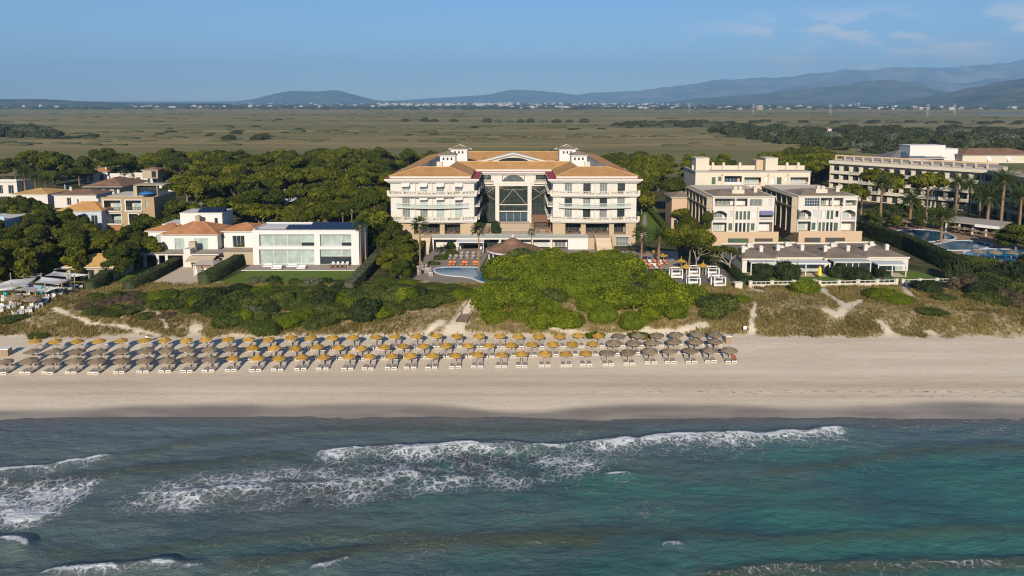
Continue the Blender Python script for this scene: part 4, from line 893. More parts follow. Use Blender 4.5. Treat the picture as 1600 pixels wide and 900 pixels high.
def chimney(par, x, y, z, h_=1.2, w_=0.6, mat=None):
    q = MB(); q.box(x - w_ / 2, x + w_ / 2, y - w_ / 2, y + w_ / 2, z - 1.0, z + h_); q.box(x - w_ * 0.65, x + w_ * 0.65, y - w_ * 0.65, y + w_ * 0.65, z + h_, z + h_ + 0.12); q.box(x - w_ * 0.4, x + w_ * 0.4, y - w_ * 0.4, y + w_ * 0.4, z + h_ + 0.12, z + h_ + 0.35); return q.build('chimney', mat or w_white, par)
# ---------------------------------------------------------------- the grand hotel
HT = thing('hotel', 'large white hotel with two wings, orange tiled roof and glass atrium between them', 'hotel', (0.4, 177, 3))
ZE, ZR = 18.05, 19.75
for sg in (-1, 1):
    xa, xb = (-31.2, -10.0) if sg < 0 else (10.0, 31.2); W = []
    cs = [sg * c for c in (13.9, 18.6, 22.8, 27.3)]
    for zl, h_ in ((13.6, 2.6), (10.25, 2.55), (7.0, 2.7)):
        for k, c in enumerate(cs):
            st = ('pale', 'white', 'white', 'pale')[(k + int(zl)) % 4] if sg < 0 else ('dark', 'white', 'dark', 'white')[(k * 3 + int(zl)) % 4]
            W.append((c - 0.95, c + 0.95, zl, zl + h_, st, 3, 1))
            W.append((c + 1.5 * (1 if k % 2 else -1) - 0.22, c + 1.5 * (1 if k % 2 else -1) + 0.22, zl + 0.1, zl + h_ - 0.4, 'wshut', 1, 1))
    # ground floor: square stone piers between open dining terraces
    op = [(-25.4, -18.8), (-17.6, -13.6)] if sg < 0 else [(13.2, 17.2), (18.4, 24.4), (25.6, 28.6)]
    q = MB(); wall_holes(q, xa, xb, 3.0, 6.6, 0, 0.7, [(a, b_, 3.05, 6.3) for a, b_ in op]); q.build('stone_arcade', w_sand, HT)
    for a, b_ in op: window(HT, a, b_, 3.05, 6.3, 3.2, 'brown', 4, 1)
    q = MB(); q.box(xa, xb, 0.71, 3.5, 2.9, 3.0); q.build('terrace_floor', pave, HT)
    q = MB(); q.box(xa, xb, 3.55, 18, 3.0, 6.6); q.build('restaurant_block', w_cream, HT)
    front(HT, xa, xb, 6.6, 16.9, 0.0, w_white, W)
    # pale ribs between bays
    for c in (16.2, 20.7, 25.0): q = MB(); q.box(sg * c - 0.12, sg * c + 0.12, -0.35, -0.004, 6.9, 16.3); q.build('party_rib', w_white, HT)
    q = MB(); q.box(xa + 0.28, xb - 0.28, 0.6, 20, 6.6, 16.9); q.build('rear_block', w_white, HT)
    q = MB()
    q.add([(xa, 0.28, 0), (xa * 0.93 if sg < 0 else xa, 66, 0), (xa * 0.93 if sg < 0 else xa, 66, 16.9), (xa, 0.28, 16.9)] if sg < 0 else [(xb, 0.28, 0), (xb * 0.93, 66, 0), (xb * 0.93, 66, 16.9), (xb, 0.28, 16.9)], [(0, 1, 2, 3)])
    q.build('flank_wall', w_white, HT)
    xi = xb if sg < 0 else xa                                   # inner return wall beside the atrium
    q = MB(); q.box(min(xi, xi - sg * -0.28), max(xi, xi - sg * -0.28), 0.28, 18, 3.0, 16.9); q.build('return_wall', w_white, HT)
    for zl in (13.35, 10.0, 6.75):                               # balconies on the inner return
        q = MB(); x0, x1 = sorted((xi, xi - sg * 1.3)); q.box(x0, x1, 1.0, 17, zl, zl + 0.3); q.build('side_balcony', w_white, HT)
        rail(HT, [(xi - sg * 1.25, 1.0), (xi - sg * 1.25, 17)], zl + 0.3, 0.95, w_white)
        for k in range(3): window(HT, 0, 1.7, zl + 0.35, zl + 2.7, 0, 'wdark').matrix_local = __import__('mathutils').Matrix.Translation((xi - sg * 0.03, 3 + k * 5 + (1.7 if sg > 0 else 0), zl + 0.35)) @ __import__('mathutils').Matrix.Rotation(-sg * math.pi / 2, 4, 'Z')
    # string courses and bowed balconies
    def bow(x0, x1, y0, amp, n=12, lobes=((-1, 1),)):
        return [(x0 + (x1 - x0) * k / n, y0 - amp * max(0, math.cos((k / n - 0.5) * 2 * math.pi * 0.62)) ** 0.8) for k in range(n + 1)]
    for zl, st in ((13.1, 'balusters'), (6.5, 'balusters')):
        q = MB(); pl = bow(xa - 0.7, xb + 0.7, -0.9, 0.9); q.prism(pl + [(xb + 0.7, -0.004), (xa - 0.7, -0.004)], zl, zl + 0.32); pl2 = bow(xa - 0.4, xb + 0.4, -0.6, 0.85); q.prism(pl2 + [(xb + 0.4, -0.004), (xa - 0.4, -0.004)], zl - 0.3, zl - 0.003); q.build('balcony_slab', w_white, HT)
        b2 = bow(xa - 0.5, xb + 0.5, -0.72, 0.88)
        for k in range(0, 12, 2): rail(HT, b2[k:k + 3], zl + 0.32, 0.95, w_cream if k % 4 == 0 else w_white, 'balusters', step=0.36)
        for k in range(0, 13, 2): q = MB(); x, y = b2[k]; q.box(x - 0.28, x + 0.28, y - 0.12, y + 0.12, zl + 0.325, zl + 1.36); q.build('pedestal', w_cream, HT)
    q = MB(); pl = bow(xa + 1.5, xb - 1.5, -0.9, 0.8); q.prism(pl + [(xb - 1.5, -0.004), (xa + 1.5, -0.004)], 9.95, 10.2); q.build('balcony_slab', w_white, HT); rail(HT, [(xa + 1.6, -0.05)] + bow(xa + 1.6, xb - 1.6, -0.85, 0.78) + [(xb - 1.6, -0.05)], 10.2, 1.05, f_white, 'glass')
    if sg < 0:                                                   # white shade sails drawn out over the left wing's balconies
        for c, zl in ((cs[0], 12.9), (cs[1], 12.9), (cs[2], 12.9), (cs[0], 16.25), (cs[1], 16.25), (cs[2], 16.25), (cs[3], 16.25)):
            q = MB(); q.add([(c - 1.1, -0.35, zl), (c + 1.1, -0.35, zl), (c + 1.0, -1.35, zl - 0.75), (c - 1.0, -1.35, zl - 0.75), (c - 1.1, -0.35, zl - 0.06), (c + 1.1, -0.35, zl - 0.06), (c + 1.0, -1.35, zl - 0.81), (c - 1.0, -1.35, zl - 0.81)], [(0, 3, 2, 1), (4, 5, 6, 7), (3, 7, 6, 2), (0, 4, 7, 3), (1, 2, 6, 5)]); q.build('awning', awn_white, HT)
    # cornice
    q = MB(); q.box(xa - 1.3, xb + 1.3, -1.3, 19, 16.95, 17.40); q.box(xa - 0.9, xb + 0.9, -0.9, 19, 16.62, 16.947); q.box(xa - 0.5, xb + 0.5, -0.5, 19, 16.3, 16.617); q.build('cornice', w_white, HT)
    q = MB(); q.box(xa - 1.25, xb + 1.25, -1.25, 19, 17.404, 17.46); q.build('red_gutter_ledge', red_ledge, HT)
    q = MB(); q.box(xa - 0.1 + (0.9 if sg > 0 else 0), xb + 0.1 - (0.9 if sg < 0 else 0), -0.25, 21, 17.47, 18.0); q.build('roof_fascia', w_white, HT)
# atrium front
q = MB(); wall_holes(q, -10, 10, 13.4, 17.0, 18, 0.5, [(-3.1, 3.1, 14.55, 16.4), (-9.4, -6.2, 14.6, 16.4), (6.2, 9.4, 14.6, 16.4)]); q.build('atrium_upper_wall', w_white, HT)
ar = MB(); n = 16; pts = [(2.95 * math.cos(math.pi * k / n), 18.3, 14.55 + 1.8 * math.sin(math.pi * k / n)) for k in range(n + 1)]; ar.poly(pts); ar.build('arched_window', g_green, HT)
sp_ = MB()
for k in range(n):                                               # spandrels round the arch
    a, b_ = pts[k], pts[k + 1]; sp_.add([(a[0], 18.1, a[2]), (b_[0], 18.1, b_[2]), (b_[0], 18.1, 16.42), (a[0], 18.1, 16.42)], [(0, 1, 2, 3)])
sp_.build('arch_surround', w_white, HT)
for s in (-1, 1): window(HT, s * 7.8 - 1.6, s * 7.8 + 1.6, 14.6, 16.4, 18.6, 'dark', 2, 1); q = MB(); q.box(s * 7.8 - 2.2, s * 7.8 + 2.2, 16.6, 17.98, 14.0, 14.3); q.build('balcony_slab', w_white, HT); rail(HT, [(s * 7.8 - 2.1, 16.7), (s * 7.8 + 2.1, 16.7)], 14.3, 0.95, w_cream)
q = MB(); q.box(-10, 10, 17.4, 18.45, 13.38, 14.1); q.build('atrium_beam', w_white, HT)
for s in (-1, 1): q = MB(); q.box(s * 4.5 - 0.55, s * 4.5 + 0.55, 17.3, 18.5, 3.0, 13.37); q.build('atrium_column', w_white, HT)
q = MB(); q.box(-10, 10, 19.6, 22, 3.0, 17.0); q.build('atrium_back', M('atrium_dark', (0.05, 0.05, 0.045), 0.8, 0.3, 0.5), HT)
for x0, x1 in ((-9.9, -5.1), (5.1, 9.9)): window(HT, x0, x1, 3.05, 13.3, 18.6, 'atrium', 4, 6, 'curtain_wall')
window(HT, -3.9, 3.9, 6.2, 13.3, 18.6, 'atrium', 6, 5, 'curtain_wall'); window(HT, -3.9, 3.9, 3.05, 6.0, 18.9, 'blue', 4, 1, 'entrance_doors')
q = MB(); q.box(-3.95, 3.95, 18.1, 18.55, 6.0, 6.25); q.box(-3.95, 3.95, 18.2, 18.55, 7.9, 8.1); q.build('atrium_transom', w_white, HT)
q = MB()
for s in (-1, 1): q.tube([(0, 18.4, 12.4), (s * 3.6, 18.4, 8.1)], 0.08, 6); q.tube([(s * 5.3, 18.4, 9.4), (s * 9.6, 18.4, 12.3)], 0.06, 6); q.tube([(s * 5.3, 18.4, 12.8), (s * 7.4, 18.4, 11.4), (s * 9.6, 18.4, 12.8)], 0.07, 6)
q.tube([(-3.8, 18.4, 12.6), (-2, 18.4, 12.2), (0, 18.4, 12.4), (2, 18.4, 12.2), (3.8, 18.4, 12.6)], 0.05, 6); q.build('glazing_truss', w_beige, HT)
q = MB(); q.box(-10.5, 10.5, 16.9, 20, 16.95, 17.40); q.box(-10.5, 10.5, 17.3, 20, 16.6, 16.947); q.build('cornice', w_white, HT)
q = MB(); q.box(-10.6, 10.6, 16.95, 20, 17.404, 17.455); q.build('red_gutter_ledge', red_ledge, HT); q = MB(); q.box(-10.6, 10.6, 18.0, 20.5, 17.46, 17.99); q.build('roof_fascia', w_white, HT)
# tiled roof ring
def mir(p): return (-p[0], p[1], p[2])
A, B, C_ = (-31.6, -0.35, ZE), (-10.6, -0.35, ZE), (-10.6, 17.9, ZE); D_ = (-29.4, 69, ZE); a = (-24.8, 6.6, ZR); b_ = (-16.8, 6.6, ZR); c = (-16.0, 22.8, ZR); d = (-22.6, 62.5, ZR); e = (-19.5, 54, ZE - 0.5)
e2 = (-8, 54, ZE - 0.5)
FS = [[A, B, b_, a], [A, a, d, D_], [B, C_, c, b_]]
q = MB()
for f in FS: q.poly(f); q.poly([mir(p) for p in f][::-1])
q.poly([C_, mir(C_), mir(c), c]); q.poly([e, mir(e), mir(d), d]); q.poly([D_, d, mir(d), mir(D_)])
q.build('roof', tile_mat('tiles_hotel', (0.44, 0.225, 0.085), (0.54, 0.295, 0.12), 'X', 0.5), HT)
q = MB()
for s in (1, -1):
    f = (lambda p: p) if s == 1 else mir
    for p0, p1 in ((A, a), (B, b_), (C_, c), (a, b_), (a, d), (b_, c)): q.tube([f(p0), f(p1)], 0.12, 5)
q.tube([c, mir(c)], 0.12, 5); q.tube([d, mir(d)], 0.12, 5); q.build('ridge_tiles', tile_mat('tiles_hotel_ridge', (0.52, 0.32, 0.14), (0.60, 0.38, 0.18), 'X'), HT)
FL = 16.9
for s in (1, -1):                                                # sunken roof terraces with their white walls
    f = (lambda p: p) if s == 1 else mir
    q = MB(); lp = [a, b_, c, (-16, 54, ZR), e, d]
    for p0, p1 in ((a, b_), (b_, c), (a, d)):
        p0, p1 = f(p0), f(p1); q.poly([p0, p1, (p1[0], p1[1], FL), (p0[0], p0[1], FL)])
    q.build('roof_well_wall', w_white, HT)
    q = MB(); q.poly([f((-24.8, 6.6, FL)), f((-16.8, 6.6, FL)), f((-10, 22.8, FL)), f((-10, 54, FL)), f((-22.6, 62.5, FL))]); q.build('roof_terrace_floor', w_grey, HT)
    for (x, y, w_, h_) in ((-18.9, 25, 4.4, 4.3), (-16.6, 38, 5.0, 5.2)):     # stair towers with little hipped caps
        x *= s; tw = MB(); wall_holes(tw, x - w_ / 2, x + w_ / 2, FL, FL + h_, y, 0.25, [(x - 1.5 + k * 1.15, x - 0.9 + k * 1.15, FL + h_ - 1.3, FL + h_ - 0.5) for k in range(3)]); tw.box(x - w_ / 2, x + w_ / 2, y + 0.3, y + w_, FL, FL + h_); tw.build('stair_tower', w_pure, HT)
        for k in range(3): window(HT, x - 1.5 + k * 1.15, x - 0.9 + k * 1.15, FL + h_ - 1.3, FL + h_ - 0.5, y + 0.2, 'wdark', 1, 1)
        hip(HT, x - w_ / 2, x + w_ / 2, y, y + w_, FL + h_ + 0.16, 1.0, t_gy, 0.35, 'tower_roof')
    g = MB(); x = -16.6 * s; g.poly([(x - 3.6, 43.2, FL + 4.9), (x + 3.6, 43.2, FL + 4.9), (x, 43.2, FL + 6.3)]); g.tube([(x - 3.7, 43.1, FL + 4.9), (x, 43.1, FL + 6.35), (x + 3.7, 43.1, FL + 4.9)], 0.18, 4); g.build('tower_gable', w_cream, HT)
    q = MB(); q.box(min(s * -22, s * -20.4), max(s * -22, s * -20.4), 24, 27, FL, FL + 2.6); q.build('roof_hut', w_cream, HT)
# pediment in the rear court
g = MB(); g.poly([(-10.5, 46, 17.4), (10.5, 46, 17.4), (0, 46, 20.0)]); g.poly([(-10.5, 46, 17.4), (0, 46, 20.0), (0, 58, 20.0), (-10.5, 58, 17.4)]); g.poly([(0, 46, 20.0), (10.5, 46, 17.4), (10.5, 58, 17.4), (0, 58, 20.0)]); g.build('pediment', w_cream, HT)
g = MB(); g.tube([(-11, 45.8, 17.4), (0, 45.8, 20.15), (11, 45.8, 17.4)], 0.38, 4); g.build('pediment_cornice', w_white, HT); g = MB(); pts = [(5.2 * math.cos(math.pi * k / 12), 45.95, 17.3 + 1.7 * math.sin(math.pi * k / 12)) for k in range(13)]; g.poly(pts); g.build('lunette', g_dark, HT)
q = MB(); q.box(-19.5, 19.5, 53.4, 54, 14, 17.5); q.build('court_wall', w_white, HT); q = MB(); q.box(-19.3, 19.3, 53.2, 53.38, 17.2, 17.4); q.build('red_band', red_ledge, HT)
for k in range(7):                                               # air-conditioning units on the right-hand roof terrace
    o = thing('air_conditioner', 'grey air conditioning unit on the hotel roof terrace, %s from the left' % ORD[k], 'air conditioner', (0.4 + 18.5 + k * 1.25, 177 + 10 + (k % 3) * 3.0, 3 + FL), 0, 'roof air conditioners')
    q = MB(); q.box(-0.5, 0.5, -0.4, 0.4, 0.1, 1.5); q.build('casing', awn_grey, o); q = MB(); q.lathe([(0.36, 1.5), (0.38, 1.62), (0.30, 1.62), (0.05, 1.56)], 10); q.build('fan_cowl', f_dark, o); q = MB(); q.box(-0.45, -0.35, -0.35, 0.35, 0, 0.1); q.box(0.35, 0.45, -0.35, 0.35, 0, 0.1); q.build('feet', f_dark, o)
for k in range(3):
    o = thing('lounge_chair', 'red lounge chair on the left roof terrace of the hotel, %s from the left' % ORD[k], 'chair', (0.4 - 23 + k * 1.9, 177 + 8.5 + k * 0.5, 3 + FL), 0.3, 'roof terrace chairs'); rm = M('red_cushion', (0.42, 0.03, 0.03), 0.8)
    q = MB(); q.box(-0.5, 0.5, -0.45, 0.35, 0.25, 0.5); q.build('seat', rm, o); q = MB(); q.box(-0.5, 0.5, 0.36, 0.5, 0.25, 1.0); q.build('backrest', rm, o); q = MB(); [q.box(x - 0.04, x + 0.04, y - 0.04, y + 0.04, 0, 0.25) for x in (-0.4, 0.4) for y in (-0.35, 0.35)]; q.build('legs', f_white, o)
# plaza between the wings with its broad flight, side terrace and pergola
q = MB(); q.box(-10, 10, 0.0, 17.3, 2.0, 2.9); q.build('plaza_floor', pave_b, HT)
for k in range(10): q = MB(); q.box(-3.6, 4.4, 6.0 + k * 0.75, 6.75 + k * 0.75 if k < 9 else 17.2, 2.905, 2.99 + k * 0.055); q.build('step', pave_b, HT)
q = MB(); q.box(-20.6, 18.7, -4.2, -0.004, 2.55, 2.95); q.build('terrace_slab', w_white, HT)
q = MB(); q.box(-20.5, 18.6, -4.15, -0.01, 2.954, 2.99); q.build('terrace_paving', pave, HT)
rail(HT, [(-20.4, -4.0), (18.5, -4.0)], 2.99, 0.9, steel, 'glass')
q = MB(); wall_holes(q, -20.5, 18.6, -0.5, 2.55, -1.2, 0.3, [(-17.6, -14.4, 0, 2.3), (-12.6, -8.8, 0, 2.3), (-7.6, -4.0, 0, 2.3), (5.4, 8.8, 0, 2.3), (10.4, 13.2, 0, 2.4)]); q.build('lower_wall', w_white, HT)
for x0, x1, st in ((-17.6, -14.4, 'wshut'), (-12.6, -8.8, 'dark'), (-7.6, -4.0, 'dark'), (5.4, 8.8, 'pshut'), (10.4, 13.2, 'white')): window(HT, x0, x1, 0, 2.3, -0.95, st, 3, 1)
for x in (-20.2, -13.4, -8.2, -3.4, 4.6, 9.4): q = MB(); q.box(x - 0.25, x + 0.25, -4.0, -3.5, -0.5, 2.55); q.build('terrace_column', w_white, HT)
q = MB(); q.box(13.6, 18.6, -4.2, -1.2, -0.5, 2.548); q.build('lower_block', w_pure, HT); q = MB(); q.box(18.65, 20.2, -4.2, -0.02, -0.5, 2.9); q.build('lower_pier', w_sand, HT)
q = MB(); wall_holes(q, 24.4, 31.2, -0.5, 3.0, -0.02, 0.4, [(26.2, 29.4, 0, 2.5)]); q.build('lower_stone_wall', w_sand, HT); window(HT, 26.2, 29.4, 0, 2.5, 0.25, 'white', 4, 2)
q = MB(); q.box(25.9, 29.7, -0.6, -0.03, 2.55, 2.8); q.build('door_hood', w_white, HT)
q = MB(); q.box(-31.2, -22.9, -0.02, 0.4, -0.5, 3.0); q.build('lower_stone_wall', w_beige, HT)
for (x0, x1, nm) in ((-23.2, -20.7, 0), (20.4, 24.2, 1)):            # outside stairs down to the pool level
    for k in range(14): q = MB(); q.box(x0, x1, -4.2 - k * 0.42, -3.78 - k * 0.42 if k else 0, -0.5, 2.9 - k * 0.215); q.build('stair_step', pave_b, HT)
    for xx in (x0 - 0.2, x1 + 0.02):
        q = MB(); q.add([(xx, -4.2, 2.9), (xx + 0.18, -4.2, 2.9), (xx + 0.18, -10, -0.4), (xx, -10, -0.4), (xx, -4.2, 3.9), (xx + 0.18, -4.2, 3.9), (xx + 0.18, -10, 0.7), (xx, -10, 0.7)], [(0, 1, 5, 4), (1, 2, 6, 5), (2, 3, 7, 6), (3, 0, 4, 7), (4, 5, 6, 7)]); q.build('stair_parapet', w_sand, HT)
# brown pergola over the right terrace
PG = thing('pergola', 'brown slatted pergola beside the hotel steps', 'pergola', (7.8, 177 + 5, 3 + 2.9))
for x in (-2.2, 2.2):
    for y in (-2.5, 3, 8.5): q = MB(); q.box(x - 0.1, x + 0.1, y - 0.1, y + 0.1, 0, 2.7 if y < 8 else 3.0); q.build('post', f_brown, PG)
for x in (-2.2, 2.2): q = MB(); q.box(x - 0.08, x + 0.08, -3, 9, 2.7, 2.9); q.build('beam', f_brown, PG)
for k in range(15): q = MB(); q.box(-2.6, 2.6, -2.8 + k * 0.82, -2.45 + k * 0.82, 2.91, 3.0); q.build('slat', f_brown, PG)
# ---------------------------------------------------------------- houses west of the hotel
def rect(x0, y0, x1, y1, Y, loc, ):                              # photo rectangle on the plane Y -> local x0, x1, z0, z1
    xm, ym = (x0 + x1) / 2, (y0 + y1) / 2
    return XZ(x0, ym, Y)[0] - loc[0], XZ(x1, ym, Y)[0] - loc[0], XZ(xm, y1, Y)[1] - loc[2], XZ(xm, y0, Y)[1] - loc[2]
# modern white house
Y0 = 156.0; L0 = (XZ(478, 415, Y0)[0], Y0, 3.0)
MH = thing('modern_house', 'bright white flat roofed house with two rows of big panes behind a lawn', 'house', L0)
x0, x1, _, z1 = rect(395, 361, 561, 415, Y0, L0); z1 = 8.0; W = []
for a, b_, n in ((405, 491, 4), (500, 549, 2)):
    for (ya, yb) in ((369, 390), (394, 414.5)):
        r = rect(a, ya, b_, yb, Y0, L0); W.append((r[0], r[1], 4.35 if ya < 380 else 0.12, 7.05 if ya < 380 else 3.6))
q = MB(); wall_holes(q, x0, x1, 0, z1, 0, 0.9, W); q.build('wall', w_pure, MH); shell(MH, x0, x1, 0.62, 9.5, 0, z1, w_pure, 2.5)
for (a, b_, c, d) in W:
    n = 4 if b_ - a > 10 else 3
    for k in range(n):
        u0, u1 = a + (b_ - a) * k / n, a + (b_ - a) * (k + 1) / n; hi = c > 2; dark = (not hi and b_ > 8 and k < 3) or (hi and k >= n - 1)
        if dark: zc = c + (d - c) * (0.5 if not hi else 0.28); window(MH, u0, u1, zc, d, 0.75, 'pale', 1, 1); window(MH, u0, u1, c, zc, 0.75, 'dark', 1, 1)
        else: window(MH, u0, u1, c, d, 0.75, 'pale', 1, 1)
q = MB(); q.box(x0 + 0.3, x1 - 0.3, 0.92, 9.2, z1 - 0.25, z1 - 0.1); q.build('roof', w_grey, MH)
q = MB(); q.box(x0, x1, 9.0, 9.5, z1, z1 + 0.25); q.box(x0, x0 + 0.3, 0.92, 9.0, z1, z1 + 0.15); q.build('parapet', w_pure, MH)
for k in range(11):
    for j in range(2):
        if j and k < 3: continue
        q = MB(); xx = x0 + 7 + k * 1.55; q.add([(xx, 1.4 + j * 3.4, z1 + 0.05), (xx + 1.45, 1.4 + j * 3.4, z1 + 0.05), (xx + 1.45, 4.4 + j * 3.4, z1 + 0.55), (xx, 4.4 + j * 3.4, z1 + 0.55)], [(0, 1, 2, 3)]); q.add([(xx, 4.4 + j * 3.4, z1 + 0.55), (xx + 1.45, 4.4 + j * 3.4, z1 + 0.55), (xx + 1.45, 4.4 + j * 3.4, z1 - 0.1), (xx, 4.4 + j * 3.4, z1 - 0.1)], [(0, 1, 2, 3)]); q.build('solar_panel', solar_m, MH)
q = MB(); q.box(x0 - 0.6, x1 + 0.6, -5.0, -0.004, -0.4, 0.1); q.build('terrace', pave, MH); q = MB(); q.box(x0 - 0.8, x1 + 0.8, -5.3, -5.004, -0.4, 0.12); q.build('terrace_edge', w_pure, MH)
def sofa(X, Y, Z, w_, rz, label, name='garden_sofa', mat=None):
    o = thing(name, label, 'sofa', (X, Y, Z), rz); m_ = mat or awn_white
    q = MB(); q.box(-w_ / 2, w_ / 2, -0.4, 0.4, 0.12, 0.42); q.build('seat', m_, o); q = MB(); q.box(-w_ / 2, w_ / 2, 0.28, 0.45, 0.425, 0.82); q.build('backrest', m_, o)
    for s in (-1, 1): q = MB(); q.box(s * w_ / 2 - 0.12, s * w_ / 2 + 0.12, -0.4, 0.27, 0.425, 0.62); q.build('armrest', m_, o)
    q = MB(); [q.box(x - 0.05, x + 0.05, y - 0.05, y + 0.05, 0, 0.118) for x in (-w_ / 2 + 0.1, w_ / 2 - 0.1) for y in (-0.3, 0.3)]; q.build('feet', f_dark, o); return o
for k, (px, w_, lab) in enumerate(((418, 2.0, 'first'), (436, 2.2, 'second'), (456, 2.2, 'third'), (474, 1.8, 'fourth'))): sofa(XZ(px, 417, 153.5)[0], 153.6 - (k % 2) * 1.6, 3.1, w_, 0 if k % 2 else 0.1, 'white garden sofa on the modern house terrace, %s from the left' % lab)
def table_set(X, Y, Z, label, w_=2.6, d_=1.0, top=None, legm=None, cat='table', name='dining_table'):
    o = thing(name, label, cat, (X, Y, Z)); q = MB(); q.box(-w_ / 2, w_ / 2, -d_ / 2, d_ / 2, 0.70, 0.76); q.build('tabletop', top or awn_white, o)
    for x in (-w_ / 2 + 0.12, w_ / 2 - 0.12):
        for y in (-d_ / 2 + 0.1, d_ / 2 - 0.1): q = MB(); q.box(x - 0.04, x + 0.04, y - 0.04, y + 0.04, 0, 0.698); q.build('leg', legm or f_white, o)
    return o
ch = MB(); ch.box(-0.24, 0.24, -0.24, 0.24, 0.42, 0.47); CH_SEAT = {}; CH_BACK = {}; CH_LEGS = {}
def chair_proto(key, mat):
    q = MB(); q.box(-0.25, 0.25, -0.25, 0.25, 0.40, 0.46); CH_SEAT[key] = q.mesh('seat', mat); q = MB(); q.add([(-0.25, 0.2, 0.46), (0.25, 0.2, 0.46), (0.25, 0.36, 0.95), (-0.25, 0.36, 0.95), (-0.25, 0.25, 0.46), (0.25, 0.25, 0.46), (0.25, 0.41, 0.95), (-0.25, 0.41, 0.95)], [(0, 1, 2, 3), (7, 6, 5, 4), (3, 2, 6, 7), (0, 4, 5, 1), (0, 3, 7, 4), (1, 5, 6, 2)]); CH_BACK[key] = q.mesh('backrest', mat)
    q = MB(); q.box(-0.24, 0.24, -0.24, 0.24, 0.36, 0.398); [q.box(x - 0.03, x + 0.03, y - 0.03, y + 0.03, 0, 0.37) for x in (-0.21, 0.21) for y in (-0.21, 0.21)]; [q.box(x - 0.025, x + 0.025, -0.2, 0.25, 0.62, 0.66) for x in (-0.25, 0.25)]; [q.box(x - 0.025, x + 0.025, -0.22, -0.17, 0.37, 0.63) for x in (-0.25, 0.25)]; CH_LEGS[key] = q.mesh('frame', mat)
chair_proto('white', white_pl); chair_proto('brown', f_brown); chair_proto('dark', f_dark); chair_proto('orange', M('cushion_orange', (0.50, 0.17, 0.06), 0.85, 0.1, 3))
def chair(X, Y, Z, rz, label, key='white', group=None):
    o = thing('chair', label, 'chair', (X, Y, Z), rz, group); obj('seat', CH_SEAT[key], o); obj('backrest', CH_BACK[key], o); obj('frame', CH_LEGS[key], o); return o
tx_ = XZ(529, 417, 153)[0]; table_set(tx_, 153.6, 3.1, 'long white dining table on the modern house terrace', 4.2, 1.1)
for k in range(8): chair(tx_ - 1.6 + (k % 4) * 1.05, 153.6 + (0.95 if k > 3 else -0.95), 3.1, 0 if k > 3 else math.pi, 'chair on the %s side of the long terrace table, %s from the left' % ('house' if k > 3 else 'lawn', ORD[k % 4]), 'brown' if k < 4 else 'white', 'terrace dining chairs')
# villa
L1 = (XZ(300, 415, 154)[0], 154.0, 3.0); VL = thing('villa', 'white villa with terracotta hip roofs, roof terrace and pillared ground floor', 'house', L1)
def vx(px, Y): return XZ(px, 390, Y)[0] - L1[0]
q = MB(); q.box(vx(211, 154), vx(341, 154), 0.0, 5.2, 2.72, 2.95); q.build('terrace_slab', w_white, VL); q = MB(); q.box(vx(211, 154) + 0.1, vx(341, 154) - 0.1, 0.1, 5.19, 2.954, 2.99); q.build('terrace_paving', pave, VL)
for px in (212, 224, 245, 259, 289): q = MB(); x = vx(px, 154); q.box(x - 0.3, x + 0.3, 0.06, 0.6, -0.3, 2.716); q.build('pillar', w_white, VL)
q = MB(); q.box(vx(292, 154) - 1.0, vx(292, 154) + 0.9, 0.0, 4.0, -0.3, 2.714); q.build('entrance_block', w_white, VL); q = MB(); q.box(vx(211, 154), vx(341, 154), 4.6, 12, -0.3, 2.713); q.build('lower_body', w_beige, VL)
for (a, b_, st) in ((226, 242, 'brown'), (247, 257, 'brown'), (262, 276, 'pale'), (299, 337, 'brown')): window(VL, vx(a, 158.5), vx(b_, 158.5), 0.0, 2.4, 4.55, st, 3, 1)
q = MB(); xa, xb = vx(294, 153.5), vx(336, 153.5); q.add([(xa, -0.02, 2.6), (xb, -0.02, 2.6), (xb, -2.6, 1.9), (xa, -2.6, 1.9), (xa, -2.6, 1.7), (xb, -2.6, 1.7), (xb, -0.02, 2.5), (xa, -0.02, 2.5)], [(0, 3, 2, 1), (3, 4, 5, 2), (7, 6, 5, 4)]); q.build('awning', M('awning_beige', (0.50, 0.40, 0.28), 0.85), VL)
ya = 5.2; xa, xb = vx(254, 159), vx(340, 159)
front(VL, xa, xb, 2.95, 6.35, ya, w_pure, [(vx(273, 159), vx(288, 159), 3.0, 5.5, 'grey', 2, 1), (vx(304, 159), vx(325, 159), 3.0, 5.5, 'grey', 2, 1)]); shell(VL, xa, xb, ya, 15, 2.95, 6.35, w_pure, 0.5); hip(VL, xa, xb, ya, 15, 6.5, 2.1, t_rd, 0.5)
xl0, xl1 = vx(235, 163), vx(256, 163); front(VL, xl0, xl1 + 0.3, 2.9, 6.6, 8.5, w_pure, [(vx(247, 163), vx(254, 163), 3.0, 5.6, 'grey', 1, 1)]); shell(VL, xl0, xl1 + 0.3, 8.5, 16, 2.9, 6.6, w_pure, 0.5); hip(VL, xl0, xl1 + 4, 8.5, 16, 6.75, 1.1, t_rd, 0.6)
xr0, xr1 = vx(352, 162), vx(398, 162); front(VL, xr0, xr1, 2.9, 6.7, 7.5, w_pure, [(vx(365.5, 162), vx(384, 162), 3.0, 5.7, 'wdark', 3, 1)]); shell(VL, xr0, xr1, 7.5, 15, 2.9, 6.7, w_pure, 0.5); hip(VL, xr0, xr1 + 1, 7.5, 15, 6.85, 1.3, t_rd, 0.5)
q = MB(); q.box(vx(341, 156) + 0.02, vx(400, 156), 2.4, 7.49, -0.3, 2.9); q.build('side_terrace', w_beige, VL)
